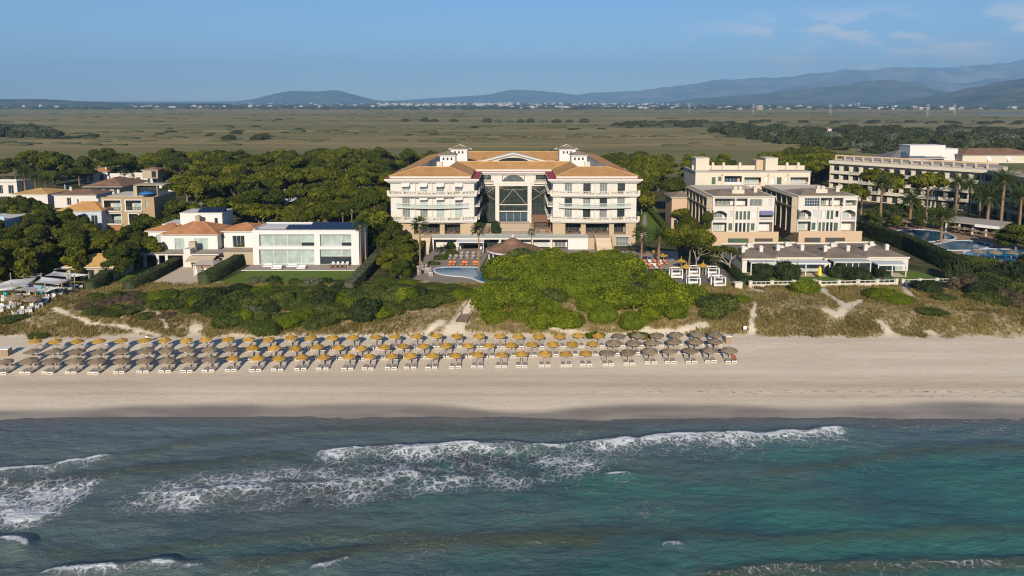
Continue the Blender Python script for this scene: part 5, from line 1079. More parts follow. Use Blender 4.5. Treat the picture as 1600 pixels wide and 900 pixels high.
xt0, xt1 = vx(286, 168), vx(351, 168); front(VL, xt0, xt1, 6.0, 9.9, 13.5, w_pure, [(vx(339, 168), vx(344, 168), 7.2, 8.9, 'brown', 1, 1)]); shell(VL, xt0, xt1, 13.5, 20, 6.0, 9.9, w_pure, 0.5); q = MB(); q.box(xt0 - 0.1, xt1 + 0.1, 13.4, 20.1, 9.905, 10.15); q.build('roof', w_white, VL); q = MB(); q.box(xt0 - 4, xt0, 12.5, 19, 5.8, 7.6); q.build('roof_terrace_wall', w_white, VL)
for k in range(6): q = MB(); xx = xt0 + 4.0 + k * 1.05; q.add([(xx, 14, 10.2), (xx + 1.0, 14, 10.2), (xx + 1.0, 16, 11.1), (xx, 16, 11.1)], [(0, 1, 2, 3)]); q.add([(xx, 16, 11.1), (xx + 1, 16, 11.1), (xx + 1, 16, 10.1), (xx, 16, 10.1)], [(0, 1, 2, 3)]); q.build('solar_panel', solar_m, VL)
chimney(VL, vx(314, 166), 11.5, 8.2, 1.3, 1.0, w_beige); q = MB(); q.tube([(vx(315, 168), 15, 10.1), (vx(315, 168), 15, 12.6)], 0.04, 5); [q.box(vx(315, 168) - 0.5, vx(315, 168) + 0.5, 14.98, 15.02, z - 0.02, z + 0.02) for z in (11.9, 12.2, 12.5)]; q.build('aerial', steel, VL)
q = MB(); q.box(vx(292, 154) - 0.8, vx(292, 154) + 0.7, 0.02, 2.2, 2.955, 4.1); q.build('terrace_chimney_base', w_white, VL); q = MB(); q.box(vx(292, 154) - 0.6, vx(292, 154) + 0.9, 2.21, 3.2, 2.995, 5.3); q.build('terrace_chimney', w_beige, VL)
rail(VL, [(vx(211, 154) + 0.1, 5.1), (vx(211, 154) + 0.1, 9.5)], 2.99, 1.0, f_dark, step=0.5); rail(VL, [(vx(211, 154) + 0.1, 0.2), (vx(211, 154) + 0.1, 5.0)], 2.99, 0.9, steel, 'glass')
gz_ = XZ(318, 430, 146)[0]
GZ = thing('gazebo', 'pale fabric roofed gazebo on the villa drive', 'gazebo', (gz_, 148, 3.0))
for x in (-2, 2):
    for y in (-1.8, 1.8): q = MB(); q.box(x - 0.12, x + 0.12, y - 0.12, y + 0.12, 0, 2.4); q.build('post', f_white, GZ)
q = MB(); q.add([(-2.4, -2.2, 2.4), (2.4, -2.2, 2.4), (2.4, 2.2, 2.4), (-2.4, 2.2, 2.4), (-1.2, 0, 3.0), (1.2, 0, 3.0)], [(0, 1, 5, 4), (1, 2, 5), (2, 3, 4, 5), (3, 0, 4)]); q.build('fabric_roof', M('fabric_taupe', (0.40, 0.34, 0.28), 0.9), GZ); q = MB(); [q.add([(x, -1.7, 0.1), (x + 0.7 * s, -1.65, 0.1), (x + 0.3 * s, -1.7, 2.3), (x, -1.7, 2.3)], [(0, 1, 2, 3)]) for x, s in ((-2, 1), (2, -1))]; q.build('curtain', awn_white, GZ)
sofa(gz_ - 0.5, 149.0, 3.05, 2.2, 0.0, 'white sofa under the pale gazebo')
table_set(XZ(240, 412, 156)[0], 156.5, 3.0, 'wooden table under the villa pillars', 1.8, 0.9, f_brown, f_brown)
for k in range(4): chair(XZ(240, 412, 156)[0] - 0.6 + (k % 2) * 1.2, 156.5 + (0.8 if k > 1 else -0.8), 3.0, 0 if k > 1 else math.pi, 'brown chair at the villa table, %s side, %s one' % ('far' if k > 1 else 'near', 'left' if k % 2 == 0 else 'right'), 'brown', 'villa table chairs')
# ochre three-storey house
Y2 = 199.0; L2 = (XZ(200, 360, Y2)[0], Y2, 3.0); OH = thing('ochre_house', 'three storey ochre house with framed balconies and rooftop glass room', 'house', L2)
def r2(a, b_, c, d): return rect(a, b_, c, d, Y2, L2)
x0, x1, _, z1 = r2(159, 309, 242, 360); z1 = 9.6; ops = [r2(163, 313, 189, 329), r2(164, 334, 190, 349), r2(197, 313, 221, 328.5), r2(202, 334, 216, 349), r2(226.5, 314, 231.5, 324)]
q = MB(); wall_holes(q, x0, x1, 0, z1, 0, 0.45, [o[:4] for o in ops]); q.build('wall', w_ochre, OH); shell(OH, x0, x1, 0.2, 13, 0, z1, w_ochre, 2.6, w_cream)
for (a, b_, c, d), k in zip(ops[:4], range(4)):
    q = MB(); q.box(a - 0.35, a, -0.12, 0.5, c - 0.3, d + 0.25); q.box(b_, b_ + 0.25, -0.12, 0.5, c - 0.3, d + 0.25); q.box(a, b_, -0.12, 0.5, d, d + 0.25); q.box(a - 0.35, b_ + 0.25, -0.4, 0.5, c - 0.35, c - 0.003); q.build('balcony_frame', w_white, OH)
    window(OH, a + (b_ - a) * 0.22, b_ - (b_ - a) * 0.2, c, d - 0.3, 2.55, 'grey', 2, 1); rail(OH, [(a, 0.0), (b_, 0.0)], c, 0.9, f_dark, step=0.4)
a, b_, c, d = ops[4]; window(OH, a, b_, c, d, 0.3, 'pale', 1, 1); xw = r2(172, 351, 190, 361); q = MB(); q.box(xw[0], xw[1], -0.06, -0.003, 0, 1.9); q.build('wooden_door', M('door_wood', (0.30, 0.13, 0.05), 0.7, 0.15, 2), OH)
q = MB(); q.box(x0 + 0.3, x1 - 0.3, 0.3, 12.8, z1 - 0.3, z1 - 0.15); q.build('roof', pave, OH); q = MB(); xa, xb = r2(200, 300, 238, 310)[:2]; q.box(xa, xa + 1.0, 3, 5, z1 - 0.2, z1 + 3.2); q.box(xa, xb + 2, 3, 8, z1 + 3.0, z1 + 3.25); q.box(xb - 0.2, xb, 3, 3.2, z1 - 0.2, z1 + 3.0); q.build('rooftop_frame', w_beige, OH); window(OH, xa + 1.1, xb - 0.2, z1 - 0.1, z1 + 2.9, 4.5, 'dark', 4, 1, 'rooftop_glazing')
o = thing('patio_umbrella', 'bright blue parasol lying open on the ochre house roof', 'parasol', (L2[0] + xb - 2.6, Y2 + 1.8, 3 + z1 - 0.1)); q = MB(); q.lathe([(2.2, 0.9), (1.2, 1.35), (0.05, 1.6)], 8); q.build('canopy', M('parasol_blue', (0.02, 0.17, 0.42), 0.8), o); q = MB(); q.tube([(0, 0, 0), (0, 0, 1.6)], 0.04, 5); q.build('pole', steel, o)
# smaller houses of the village
def cottage(px0, py0, px1, py1, zb, ztop, depth, wallm, roofm, rise, label, wins=(), name='house', flatroof=False, chim=0, ov=0.5, wst='wdark'):
    """front wall from photo x0..x1, wall top at photo y0 and height ztop; standing at zb"""
    X_, Yf = G((px0 + px1) / 2, py0, ztop); loc = (X_, Yf, zb); xa, xb = XZ(px0, py0, Yf)[0] - X_, XZ(px1, py0, Yf)[0] - X_; h_ = ztop - zb
    o = thing(name, label, 'house', loc); W = []
    for (u0, u1, v0, v1) in wins: W.append((xa + (xb - xa) * u0, xa + (xb - xa) * u1, h_ * v0, h_ * v1, wst, 2, 1))
    front(o, xa, xb, 0, h_, 0, wallm, W); shell(o, xa, xb, 0, depth, 0, h_, wallm, 0.6)
    if flatroof: q = MB(); q.box(xa - 0.15, xb + 0.15, -0.15, depth + 0.15, h_ + 0.004, h_ + 0.3); q.build('roof', roofm, o); rail(o, [(xa, -0.05), (xb, -0.05)], h_ + 0.3, 0.9, wallm, 'solid', 'parapet')
    else: hip(o, xa, xb, 0, depth, h_ + 0.16, rise, roofm, ov)
    for k in range(chim): chimney(o, xa + (xb - xa) * (0.25 + 0.5 * k), depth * 0.4, h_ + rise * 0.7, 1.2, 0.7)
    TREES_DONE.append((X_, Yf + depth / 2, max(xb - xa, depth) / 2)); return o
cottage(92, 330, 158, 350, 3, 9.0, 9, M('render_bluish', (0.42, 0.45, 0.50), 0.85), t_or, 2.0, 'house with orange hip roof left of the ochre house', [(0.15, 0.3, 0.35, 0.8), (0.45, 0.6, 0.35, 0.8), (0.75, 0.9, 0.35, 0.8)], chim=1)
cottage(148, 291, 186, 300, 3, 7.5, 14, w_white, t_br, 2.6, 'white house under a broad brown hip roof in the village', [(0.12, 0.24, 0.1, 0.75), (0.42, 0.6, 0.1, 0.75), (0.78, 0.9, 0.1, 0.75)], chim=1, ov=3.0)
cottage(135, 269, 168, 277, 3, 8.0, 8, w_white, t_rd, 1.2, 'small white house with red roof and roof terrace at the wood edge', [(0.1, 0.3, 0.2, 0.8), (0.6, 0.8, 0.2, 0.8)], chim=2)
cottage(208, 274, 252, 284, 3, 8.5, 9, w_white, w_white, 0, 'white terraced villa with long parapets at the wood edge', [(0.1, 0.25, 0.2, 0.85), (0.5, 0.6, 0.2, 0.85), (0.7, 0.8, 0.2, 0.85)], flatroof=True)
cottage(222, 266, 246, 272, 8, 11.4, 6, w_beige, t_br, 0.9, 'upper storey with brown pantile roof on the white terraced villa', [(0.6, 0.9, 0.1, 0.9)], wst='dark')
cottage(262, 283, 284, 292, 3, 8.0, 8, w_white, t_gy, 1.5, 'white gabled house half hidden by pines right of the terraced villa', [(0.2, 0.5, 0.2, 0.8)])
cottage(172, 275, 208, 280, 3, 7.0, 6, w_white, w_white, 0, 'low white wall house between the village roofs', [(0.2, 0.3, 0.2, 0.8)], flatroof=True)
cottage(-30, 285, 26, 297, 3, 8.5, 9, w_white, w_grey, 0, 'white flat roofed terrace house at the picture edge by palms', [(0.2, 0.35, 0.2, 0.8), (0.5, 0.6, 0.2, 0.8), (0.75, 0.9, 0.2, 0.8)], flatroof=True)
cottage(18, 304, 74, 312, 3, 7.2, 12, w_white, t_yl, 1.4, 'house with flat yellow tiled roof below the palms', [(0.2, 0.4, 0.2, 0.8)])
cottage(84, 305, 150, 314, 3, 7.4, 10, w_white, t_br, 1.3, 'long low house with dark brown roof behind the orange roof', [(0.3, 0.4, 0.2, 0.8)], chim=1)
cottage(128, 316, 154, 330, 3, 8.0, 5, w_white, solar_m, 0, 'small white house with solar panel roof beside the orange roof', [(0.2, 0.5, 0.3, 0.8)], flatroof=True)
cottage(-40, 345, 7, 382, 3, 9.8, 10, M('render_blue', (0.36, 0.43, 0.55), 0.85), w_white, 0, 'pale blue block cut by the picture edge', [(0.8, 0.95, 0.6, 0.85), (0.8, 0.95, 0.15, 0.4)], flatroof=True)
cottage(30, 384, 100, 392, 3, 5.2, 8, w_white, t_br, 1.2, 'low brown roofed house with white chimneys behind the fan palm', [(0.2, 0.3, 0.2, 0.8), (0.7, 0.8, 0.2, 0.8)], chim=2)
cottage(-30, 385, 15, 392, 3, 5.6, 8, w_cream, t_rd, 1.0, 'low house with pinkish roof by the blue block', [(0.3, 0.5, 0.2, 0.8)])
cottage(386, 300, 404, 318, 3, 9, 8, M('render_bluish', (0.42, 0.45, 0.50)), w_white, 0, 'narrow pale house glimpsed between pines behind the villa', [(0.2, 0.5, 0.6, 0.85)], flatroof=True)
cottage(444, 301, 464, 322, 3, 9.5, 8, M('render_blue', (0.36, 0.43, 0.55)), w_white, 0, 'blue shaded house glimpsed between pines left of the hotel', [(0.25, 0.55, 0.55, 0.8), (0.25, 0.55, 0.15, 0.4)], flatroof=True)
o = thing('closed_parasol', 'tall folded blue grey parasol among the village roofs', 'parasol', (*G(103, 310, 3), 3)); q = MB(); q.lathe([(0.1, 1.6), (0.5, 1.9), (0.35, 4.5), (0.05, 5.6)], 8); q.build('canopy', M('canvas_blue_grey', (0.22, 0.27, 0.36), 0.85), o); q = MB(); q.tube([(0, 0, 0), (0, 0, 5.6)], 0.05, 5); q.build('pole', steel, o)
# beach restaurant: tiled roof, shade sails, tables and chairs
cottage(102, 418, 176, 432, 3, 5.6, 8, w_beige, t_yl, 1.9, 'beach restaurant with ochre tiled hip roof by the shade sails', [(0.1, 0.3, 0, 0.8), (0.4, 0.6, 0, 0.8), (0.7, 0.9, 0, 0.8)], 'restaurant', wst='brown')
sail_m = M('sail_canvas', (0.50, 0.50, 0.50), 0.85, 0.05, 1)
SAILS = [[(-30, 450), (18, 437), (62, 432), (44, 447)], [(22, 453), (50, 443), (96, 449), (74, 456)], [(52, 441), (66, 432), (114, 436), (92, 445)], [(70, 430), (84, 423), (140, 429), (120, 433)], [(28, 433), (50, 428), (70, 426), (64, 431)], [(84, 421), (92, 416), (120, 415), (108, 420)], [(-30, 455), (0, 449), (34, 447), (20, 453)]]
for k, sp4 in enumerate(SAILS):
    zs_ = [6.0, 5.4, 6.1, 5.3] if k % 2 else [5.4, 6.1, 5.4, 6.0]; P4 = [Vector((*G(x, y, z), z)) for (x, y), z in zip(sp4, zs_)]; c0 = sum(P4, Vector()) / 4; n = 8; q = MB()
    for i in range(n + 1):
        for j in range(n + 1):
            u, v = i / n, j / n; p = P4[0] * (1 - u) * (1 - v) + P4[1] * u * (1 - v) + P4[2] * u * v + P4[3] * (1 - u) * v; s = 16 * u * (1 - u) * v * (1 - v)
            e = 0.10 * (4 * u * (1 - u) * (1 - 4 * v * (1 - v)) + 4 * v * (1 - v) * (1 - 4 * u * (1 - u))); p = p + (c0 - p) * e - Vector((0, 0, 0.35 * s)); q.v.append(tuple(p - c0))
    for i in range(n):
        for j in range(n): a = i * (n + 1) + j; q.f.append((a, a + 1, a + n + 2, a + n + 1)); q.m.append(0)
    o = q.build('shade_sail', sail_m, None, tuple(c0), True); tag(o, 'white triangular stretched shade sail over the restaurant, %s in depth from the beach' % ORD[[1, 0, 3, 4, 5, 6, 2][k]], 'shade sail', 'restaurant shade sails'); o.modifiers.new('thick', 'SOLIDIFY').thickness = 0.03
for k, (px, py) in enumerate(((20, 470), (43, 476), (57, 480), (72, 473), (98, 468), (118, 460), (140, 452), (18, 452), (66, 455), (107, 450))):
    X, Y = G(px, py, 3.0); q = MB(); q.tube([(0, 0, -0.3), (0.05, 0, 3.1)], [0.13, 0.10], 7); o = q.build('sail_post', M('post_timber', (0.32, 0.22, 0.13), 0.85, 0.15, 3), None, (X, Y, gz(X, Y))); tag(o, 'timber post under the shade sails, %s from the left' % ORD[sorted((20, 43, 57, 72, 98, 118, 140, 18, 66, 107)).index(px)], 'post', 'sail posts')
kk = 0
for (px, py, n) in ((4, 487, 4), (20, 483, 4), (33, 490, 4), (48, 487, 4), (62, 482, 4), (74, 476, 4), (86, 470, 4), (10, 474, 3), (30, 470, 3), (52, 466, 3), (100, 462, 3), (118, 456, 3)):
    X, Y = G(px, py, 3.0); z = gz(X, Y); table_set(X, Y, z, 'white square restaurant table, %s from the left by the shade sails' % nth(sorted((4, 20, 33, 48, 62, 74, 86, 10, 30, 52, 100, 118)).index(px)), 0.9, 0.9)
    for k in range(n): a = k * 6.283 / n + 0.5 + 0.3 * RN.random(); chair(X + 0.95 * math.cos(a), Y + 0.95 * math.sin(a), gz(X + 0.95 * math.cos(a), Y + 0.95 * math.sin(a)), a - math.pi / 2 + RN.uniform(-0.4, 0.4), 'white plastic chair, %s seat round the %s restaurant table from the left' % (ORD[k], nth(sorted((4, 20, 33, 48, 62, 74, 86, 10, 30, 52, 100, 118)).index(px))), 'white', 'restaurant chairs')
for px, py, lab in ((26, 484, 'grey brown straw parasol over the near restaurant tables, left one'), (50, 486, 'grey brown straw parasol over the near restaurant tables, right one')):
    X, Y = G(px, py, 3.0); parasol((X, Y, gz(X, Y)), False, lab, 'restaurant straw parasols', 1.25)
for px, py, lab in ((10, 472, 'folded turquoise parasol near the picture edge by the sails'), (67, 471, 'folded turquoise parasol in the middle of the restaurant tables')):
    X, Y = G(px, py, 3.0); o = thing('closed_parasol', lab, 'parasol', (X, Y, gz(X, Y))); q = MB(); q.lathe([(0.12, 0.9), (0.42, 1.05), (0.25, 2.0), (0.04, 2.6)], 8); q.build('canopy', M('canvas_turquoise', (0.02, 0.28, 0.32), 0.85), o); q = MB(); q.tube([(0, 0, 0), (0, 0, 2.65)], 0.035, 5); q.build('pole', steel, o)
# ---------------------------------------------------------------- apartments, bungalows and the second hotel, east
rail_c = M('rail_cream', (0.46, 0.43, 0.38), 0.7)
def archwin(par, x0, x1, z0, z1, y, mat=None):                     # arched head: spandrel infill over a square opening
    n = 10; q = MB(); r = (x1 - x0) / 2; rise = min(r * 0.45, 0.8); pts = [(x0 + (x1 - x0) * k / n, y, z1 - rise + rise * math.sin(math.pi * k / n) ** 0.8) for k in range(n + 1)]
    for k in range(n): a, b_ = pts[k], pts[k + 1]; q.add([a, b_, (b_[0], y, z1 + 0.01), (a[0], y, z1 + 0.01), (a[0], y + 0.25, a[2]), (b_[0], y + 0.25, b_[2])], [(0, 1, 2, 3), (0, 4, 5, 1)])
    q.build('arch_head', mat or w_cream, par)
def apartment(px0, px1, Yf, label, variant):
    L = (XZ((px0 + px1) / 2, 345, Yf)[0], Yf, 3.0); o = thing('apartment_block', label, 'apartment block', L); w_ = XZ(px1, 345, Yf)[0] - XZ(px0, 345, Yf)[0]; a, b_ = -w_ / 2, w_ / 2
    def u(f): return a + w_ * f
    z1, z2, z3, zt = 3.0, 6.0, 9.1, 12.2; W = []
    if variant == 0:
        opn = [(u(0.01), u(0.235), z1 + 0.05, z2 - 0.4), (u(0.01), u(0.235), z2 + 0.1, z3 - 0.45), (u(0.76), u(0.98), z1 + 0.05, z2 - 0.3), (u(0.76), u(0.98), z2 + 0.1, z3 - 0.4), (u(0.03), u(0.36), z3 + 0.75, zt - 0.3), (u(0.38), u(0.56), z3 + 0.75, zt - 0.3)]
        W = [(u(0.265), u(0.325), z1 + 0.5, z2 - 0.6, 'green', 1, 1), (u(0.275), u(0.335), z2 + 0.9, z3 - 0.5, 'pshut', 1, 1), (u(0.63), u(0.69), z1 + 0.5, z2 - 0.6, 'green', 1, 1), (u(0.65), u(0.71), z2 + 1.0, z3 - 0.5, 'wshut', 1, 1), (u(0.60), u(0.80), z3 + 0.8, zt - 0.5, 'white', 3, 1), (u(0.90), u(0.95), z3 + 0.8, zt - 0.5, 'pshut', 1, 1)]
        for k in range(4): c = u(0.375 + k * 0.064); W += [(c, c + w_ * 0.042, z1 + 0.1, z2 - 0.5, 'green' if k == 3 else 'dark', 1, 1), (c, c + w_ * 0.042, z2 + 0.35, z3 - 0.55, 'green', 1, 1)]
    else:
        opn = [(u(0.01), u(0.23), z1 + 0.05, z2 - 0.3), (u(0.01), u(0.23), z2 + 0.1, z3 - 0.35), (u(0.75), u(0.98), z1 + 0.05, z2 - 0.3), (u(0.75), u(0.98), z2 + 0.1, z3 - 0.35), (u(0.38), u(0.57), z3 + 0.6, zt - 0.3), (u(0.60), u(0.76), z3 + 0.6, zt - 0.3), (u(0.80), u(0.985), z3 + 0.8, zt - 0.9)]
        W = [(u(0.245), u(0.31), z1 + 0.5, z2 - 0.6, 'green', 1, 1), (u(0.255), u(0.315), z2 + 0.9, z3 - 0.5, 'pshut', 1, 1), (u(0.62), u(0.69), z1 + 0.2, z2 - 0.6, 'green', 1, 1), (u(0.64), u(0.69), z2 + 0.9, z3 - 0.6, 'dark', 1, 1), (u(0.11), u(0.365), z3 + 0.6, zt - 0.35, 'blue', 6, 3)]
        for k in range(4): c = u(0.36 + k * 0.066); W += [(c, c + w_ * 0.044, z1 + 0.1, z2 - 0.5, ('green', 'green', 'brown', 'brown')[k], 1, 1), (c, c + w_ * 0.044, z2 + 0.3, z3 - 0.5, ('pshut', 'wshut', 'green', 'green')[k], 1, 1)]
    front(o, a, b_, z1, zt, 0, w_white, W + [(*p, None) for p in opn]); D = 24; shell(o, a, b_, 0, D, z1, zt, w_cream, 2.4, w_white)
    for j, p in enumerate(opn):
        x0, x1, za, zb = p; st = ('pale', 'white', 'wshut')[j % 3]; window(o, x0 + 0.5, x1 - 0.5, za, min(zb, za + 2.3), 2.35, st, 4, 1)
        q = MB(); q.box(x0, x1, 0.3, 2.38, za - 0.12, za - 0.004); q.build('loggia_floor', pave_b, o)
        if j in (1, 3): rail(o, [(x0, 0.08), (x1, 0.08)], za, 0.85, w_pure, step=0.25)
        if j == 1 or (j == 3 and variant): archwin(o, x0, x1, za, zb, 0.02, w_white)
    q = MB(); q.box(a - 0.5, b_ + 0.5, -2.4, 0 - 0.004, -1, 2.95); q.box(a - 0.5, b_ + 0.5, 0, D, -1, 2.995); q.build('podium', w_peach, o); q = MB(); q.box(a - 0.5, b_ + 0.5, -2.4, -2.2, 2.955, 3.6); q.build('terrace_parapet', w_peach, o)
    for f0, f1 in (((0.22, 0.55), (0.65, 0.94)) if variant == 0 else ((0.07, 0.34), (0.42, 0.75))): q = MB(); q.box(u(f0), u(f1), -2.45, -2.405, 0.3, 1.9); q.build('garage_shutter', shut_green if f0 == 0.22 else f_dark, o)
    q = MB(); q.box(a - 0.25, b_ + 0.25, -0.25, D, zt + 0.004, zt + 0.28); q.build('roof_slab', w_cream, o); q = MB(); q.add([(a + 0.5, 0.4, zt + 0.3), (b_ - 0.5, 0.4, zt + 0.3), (b_ - 0.5, 12, zt + 0.3), (a + 0.5, 12, zt + 0.3), (a + 4, 6, zt + 1.5), (b_ - 4, 6, zt + 1.5)], [(0, 1, 5, 4), (1, 2, 5), (2, 3, 4, 5), (3, 0, 4)]); q.build('roof', t_gy, o)
    for x in (u(0.42), u(0.5), u(0.75)): chimney(o, x, 3.5, zt + 1.0, 1.1, 0.9, w_cream)
    q = MB(); q.box(u(0.35), u(0.55), 2.2, 5, zt + 0.5, zt + 1.7); q.build('roof_box', w_cream, o)
    for k in range(7):                                              # fins and floor bands along the west side
        q = MB(); y = 0.6 + k * 3.7; q.box(a - 1.5, a - 0.004, y - 0.15, y + 0.15, z1 - 0.3, zt - 0.2); q.build('side_fin', w_beige, o)
    for z in (z3 + 0.2, zt - 0.35): q = MB(); q.box(a - 1.55, a - 0.004, 0.3, D - 0.5, z, z + 0.3); q.build('side_band', w_beige, o)
    for k in range(6): window(o, 0, 2.2, 0, 2.4, 0, 'dark', 2, 1).matrix_local = RotW(a - 0.03, 1.2 + k * 3.7, z2 + 0.4, -1)
    if variant == 0:
        x0, x1 = u(0.76), u(0.98); q = MB(); q.add([(x0, -0.02, z3 - 0.4), (x1, -0.02, z3 - 0.4), (x1, -0.9, z3 - 1.2), (x0, -0.9, z3 - 1.2), (x0, -0.92, z3 - 1.4), (x1, -0.92, z3 - 1.4)], [(0, 3, 2, 1), (3, 4, 5, 2)]); q.build('striped_awning', awn_blue, o)
    for f in (0.345, 0.73): q = MB(); q.tube([(u(f), -0.07, z1), (u(f), -0.07, z3 + 0.4)], 0.06, 5); q.box(u(f) - 0.18, u(f) + 0.18, -0.2, -0.004, z3 + 0.2, z3 + 0.5); q.build('downpipe', w_peach, o)
    TREES_DONE.append((L[0], Yf + 12, 12)); return o
from mathutils import Matrix
def RotW(x, y, z, s): return Matrix.Translation((x, y, z)) @ Matrix.Rotation(s * math.pi / 2, 4, 'Z')
apartment(1113, 1209, 180, 'cream apartment block with blue striped awning and narrow green shutters', 0); apartment(1246, 1338, 181, 'cream apartment block with wide blue glazed top floor window beside the first block', 1)
# rear apartment block
Y3 = 208.0; L3 = (XZ(1175, 300, Y3)[0], Y3, 3.0); AB = thing('apartment_block', 'long cream apartment block with two stair towers behind the pair', 'apartment block', L3)
def r3(a, b_, c, d): return rect(a, b_, c, d, Y3, L3)
x0, x1, _, zt = r3(1086, 269, 1265, 330); opn = [r3(1132, 275, 1159, 288), r3(1163, 277, 1189, 289), r3(1235, 277, 1263, 288), r3(1132, 293, 1158, 304), r3(1162, 293, 1188, 304), r3(1235, 294, 1262, 304)]
Wn = [(*r3(1112, 277, 1118, 288), 'green', 1, 1), (*r3(1122, 276, 1127, 283), 'green', 1, 1), (*r3(1204, 277, 1210, 288), 'wshut', 1, 1), (*r3(1214, 277, 1221, 288), 'green', 1, 1), (*r3(1226, 277, 1230, 283), 'wshut', 1, 1), (*r3(1203, 293, 1210, 305), 'green', 1, 1), (*r3(1213, 293, 1220, 305), 'green', 1, 1), (*r3(1193, 292, 1196, 299), 'dark', 1, 1), (*r3(1195, 276, 1200, 284), 'wshut', 1, 1)]
front(AB, x0, x1, 0, zt, 0, w_cream, Wn + [(*p, None) for p in opn]); shell(AB, x0, x1, 0, 14, 0, zt, w_cream, 2.4, w_peach)
for j, p in enumerate(opn):
    window(AB, p[0] + 0.4, p[1] - 0.5, p[2], min(p[3], p[2] + 2.2), 2.35, ('blue', 'pale', 'pale')[j % 3], 4, 1); rail(AB, [(p[0], 0.1), (p[1], 0.1)], p[2] - 0.3, 1.0, w_pure, 'solid' if j == 0 else 'balusters'); q = MB(); q.box(p[0], p[1], 0.3, 2.38, p[2] - 0.4, p[2] - 0.004); q.build('loggia_floor', pave_b, AB)
    if j > 2: archwin(AB, p[0], p[1], p[2], p[3], 0.02, w_peach)
q = MB(); q.box(x0 - 0.2, x1 + 0.2, -0.2, 14.2, zt + 0.004, zt + 0.3); q.build('roof_slab', w_grey, AB); rail(AB, [(x0, 4.5), (x1, 4.5)], zt + 0.3, 1.3, w_cream, 'solid', 'parapet')
for (pa, pb) in ((1090, 1111), (1200, 1219)): a, b_ = r3(pa, 250, pb, 268)[:2]; q = MB(); q.box(a, b_, 2, 7, zt + 0.31, zt + 3.9); q.box(a - 0.15, b_ + 0.15, 1.85, 7.15, zt + 3.9, zt + 4.1); q.build('stair_tower', w_cream, AB)
a, b_ = r3(1188, 250, 1199, 268)[:2]; q = MB(); q.box(a, b_, 3.5, 8, zt + 0.31, zt + 3.3); q.build('lift_tower', w_peach, AB)
for px in (1137, 1163, 1238, 1256, 1120): chimney(AB, r3(px, 260, px + 1, 266)[0], 4.3, zt + 1.0, 1.2, 0.7, w_cream)
for px in (1128, 1200, 1231): x = r3(px, 270, px + 1, 300)[0]; q = MB(); q.tube([(x, -0.08, 2), (x, -0.08, zt - 0.4)], 0.07, 5); q.box(x - 0.25, x + 0.25, -0.3, -0.004, zt - 0.9, zt - 0.5); q.build('downpipe', w_peach, AB)
TREES_DONE.append((L3[0], Y3 + 7, 18))
cottage(1050, 309, 1090, 338, 3, 12.2, 8, w_peach, t_gy, 1.2, 'peach villa with blue awning behind the tall pine right of the hotel', [(0.1, 0.4, 0.1, 0.3), (0.1, 0.4, 0.45, 0.62), (0.55, 0.9, 0.45, 0.62)])
# row of bungalows
Y4 = 149.0; L4 = (XZ(1300, 420, Y4)[0], Y4, 3.0); BG = thing('bungalow_row', 'row of low bungalows with grey brown roofs, chimneys and white verandas', 'bungalow row', L4)
def r4(px, Y=Y4): return XZ(px, 410, Y)[0] - L4[0]
cuts = [1160, 1215, 1290, 1360, 1426]
for k in range(4):
    a, b_ = r4(cuts[k]) , r4(cuts[k + 1]); yo = (0, 1.2, 0.4, 1.6)[k]; W = [(a + 1.0, a + 4.2, 0.05, 2.3, 'white' if k % 2 else 'dark', 3, 1), (b_ - 4.4, b_ - 1.2, 0.05, 2.3, 'pale' if k % 2 else 'wdark', 3, 1)]
    front(BG, a, b_ - 0.02, -0.3, 3.1, yo, w_white, W); shell(BG, a, b_ - 0.02, yo, 15 + yo, -0.3, 3.1, w_white, 0.6)
    q = MB(); q.add([(a - 0.2, yo - 0.3, 3.1), (b_ + 0.1, yo - 0.3, 3.1), (b_ + 0.1, yo + 15, 3.1), (a - 0.2, yo + 15, 3.1), (a + 3.2, yo + 6, 4.0), (b_ - 3.2, yo + 6, 4.0), (b_ - 3.2, yo + 9, 4.0), (a + 3.2, yo + 9, 4.0)], [(0, 1, 5, 4), (1, 2, 6, 5), (2, 3, 7, 6), (3, 0, 4, 7), (4, 5, 6, 7)]); q.build('roof', t_gy, BG)
    q = MB(); q.box(a - 0.25, b_ + 0.1, yo - 0.36, yo - 0.305, 2.8, 3.2); q.build('roof_edge', w_cream, BG); q = MB(); q.box(a - 0.2, b_ + 0.1, yo + 15.003, yo + 15.2, 2.8, 3.5); q.build('rear_parapet', w_cream, BG)
    for j, f in enumerate((0.2, 0.5, 0.72)): chimney(BG, a + (b_ - a) * f, yo + 4.5 + 3 * (j % 2), 3.9, 0.8, 0.75, w_white)
    for j, f in enumerate((0.35, 0.6)): q = MB(); x = a + (b_ - a) * f; q.lathe([(0.75, 3.6), (0.75, 4.15), (0.4, 4.45), (0.0, 4.5)], 10, x, yo + 6.5 + j * 2); q.build('roof_vent', w_white, BG)
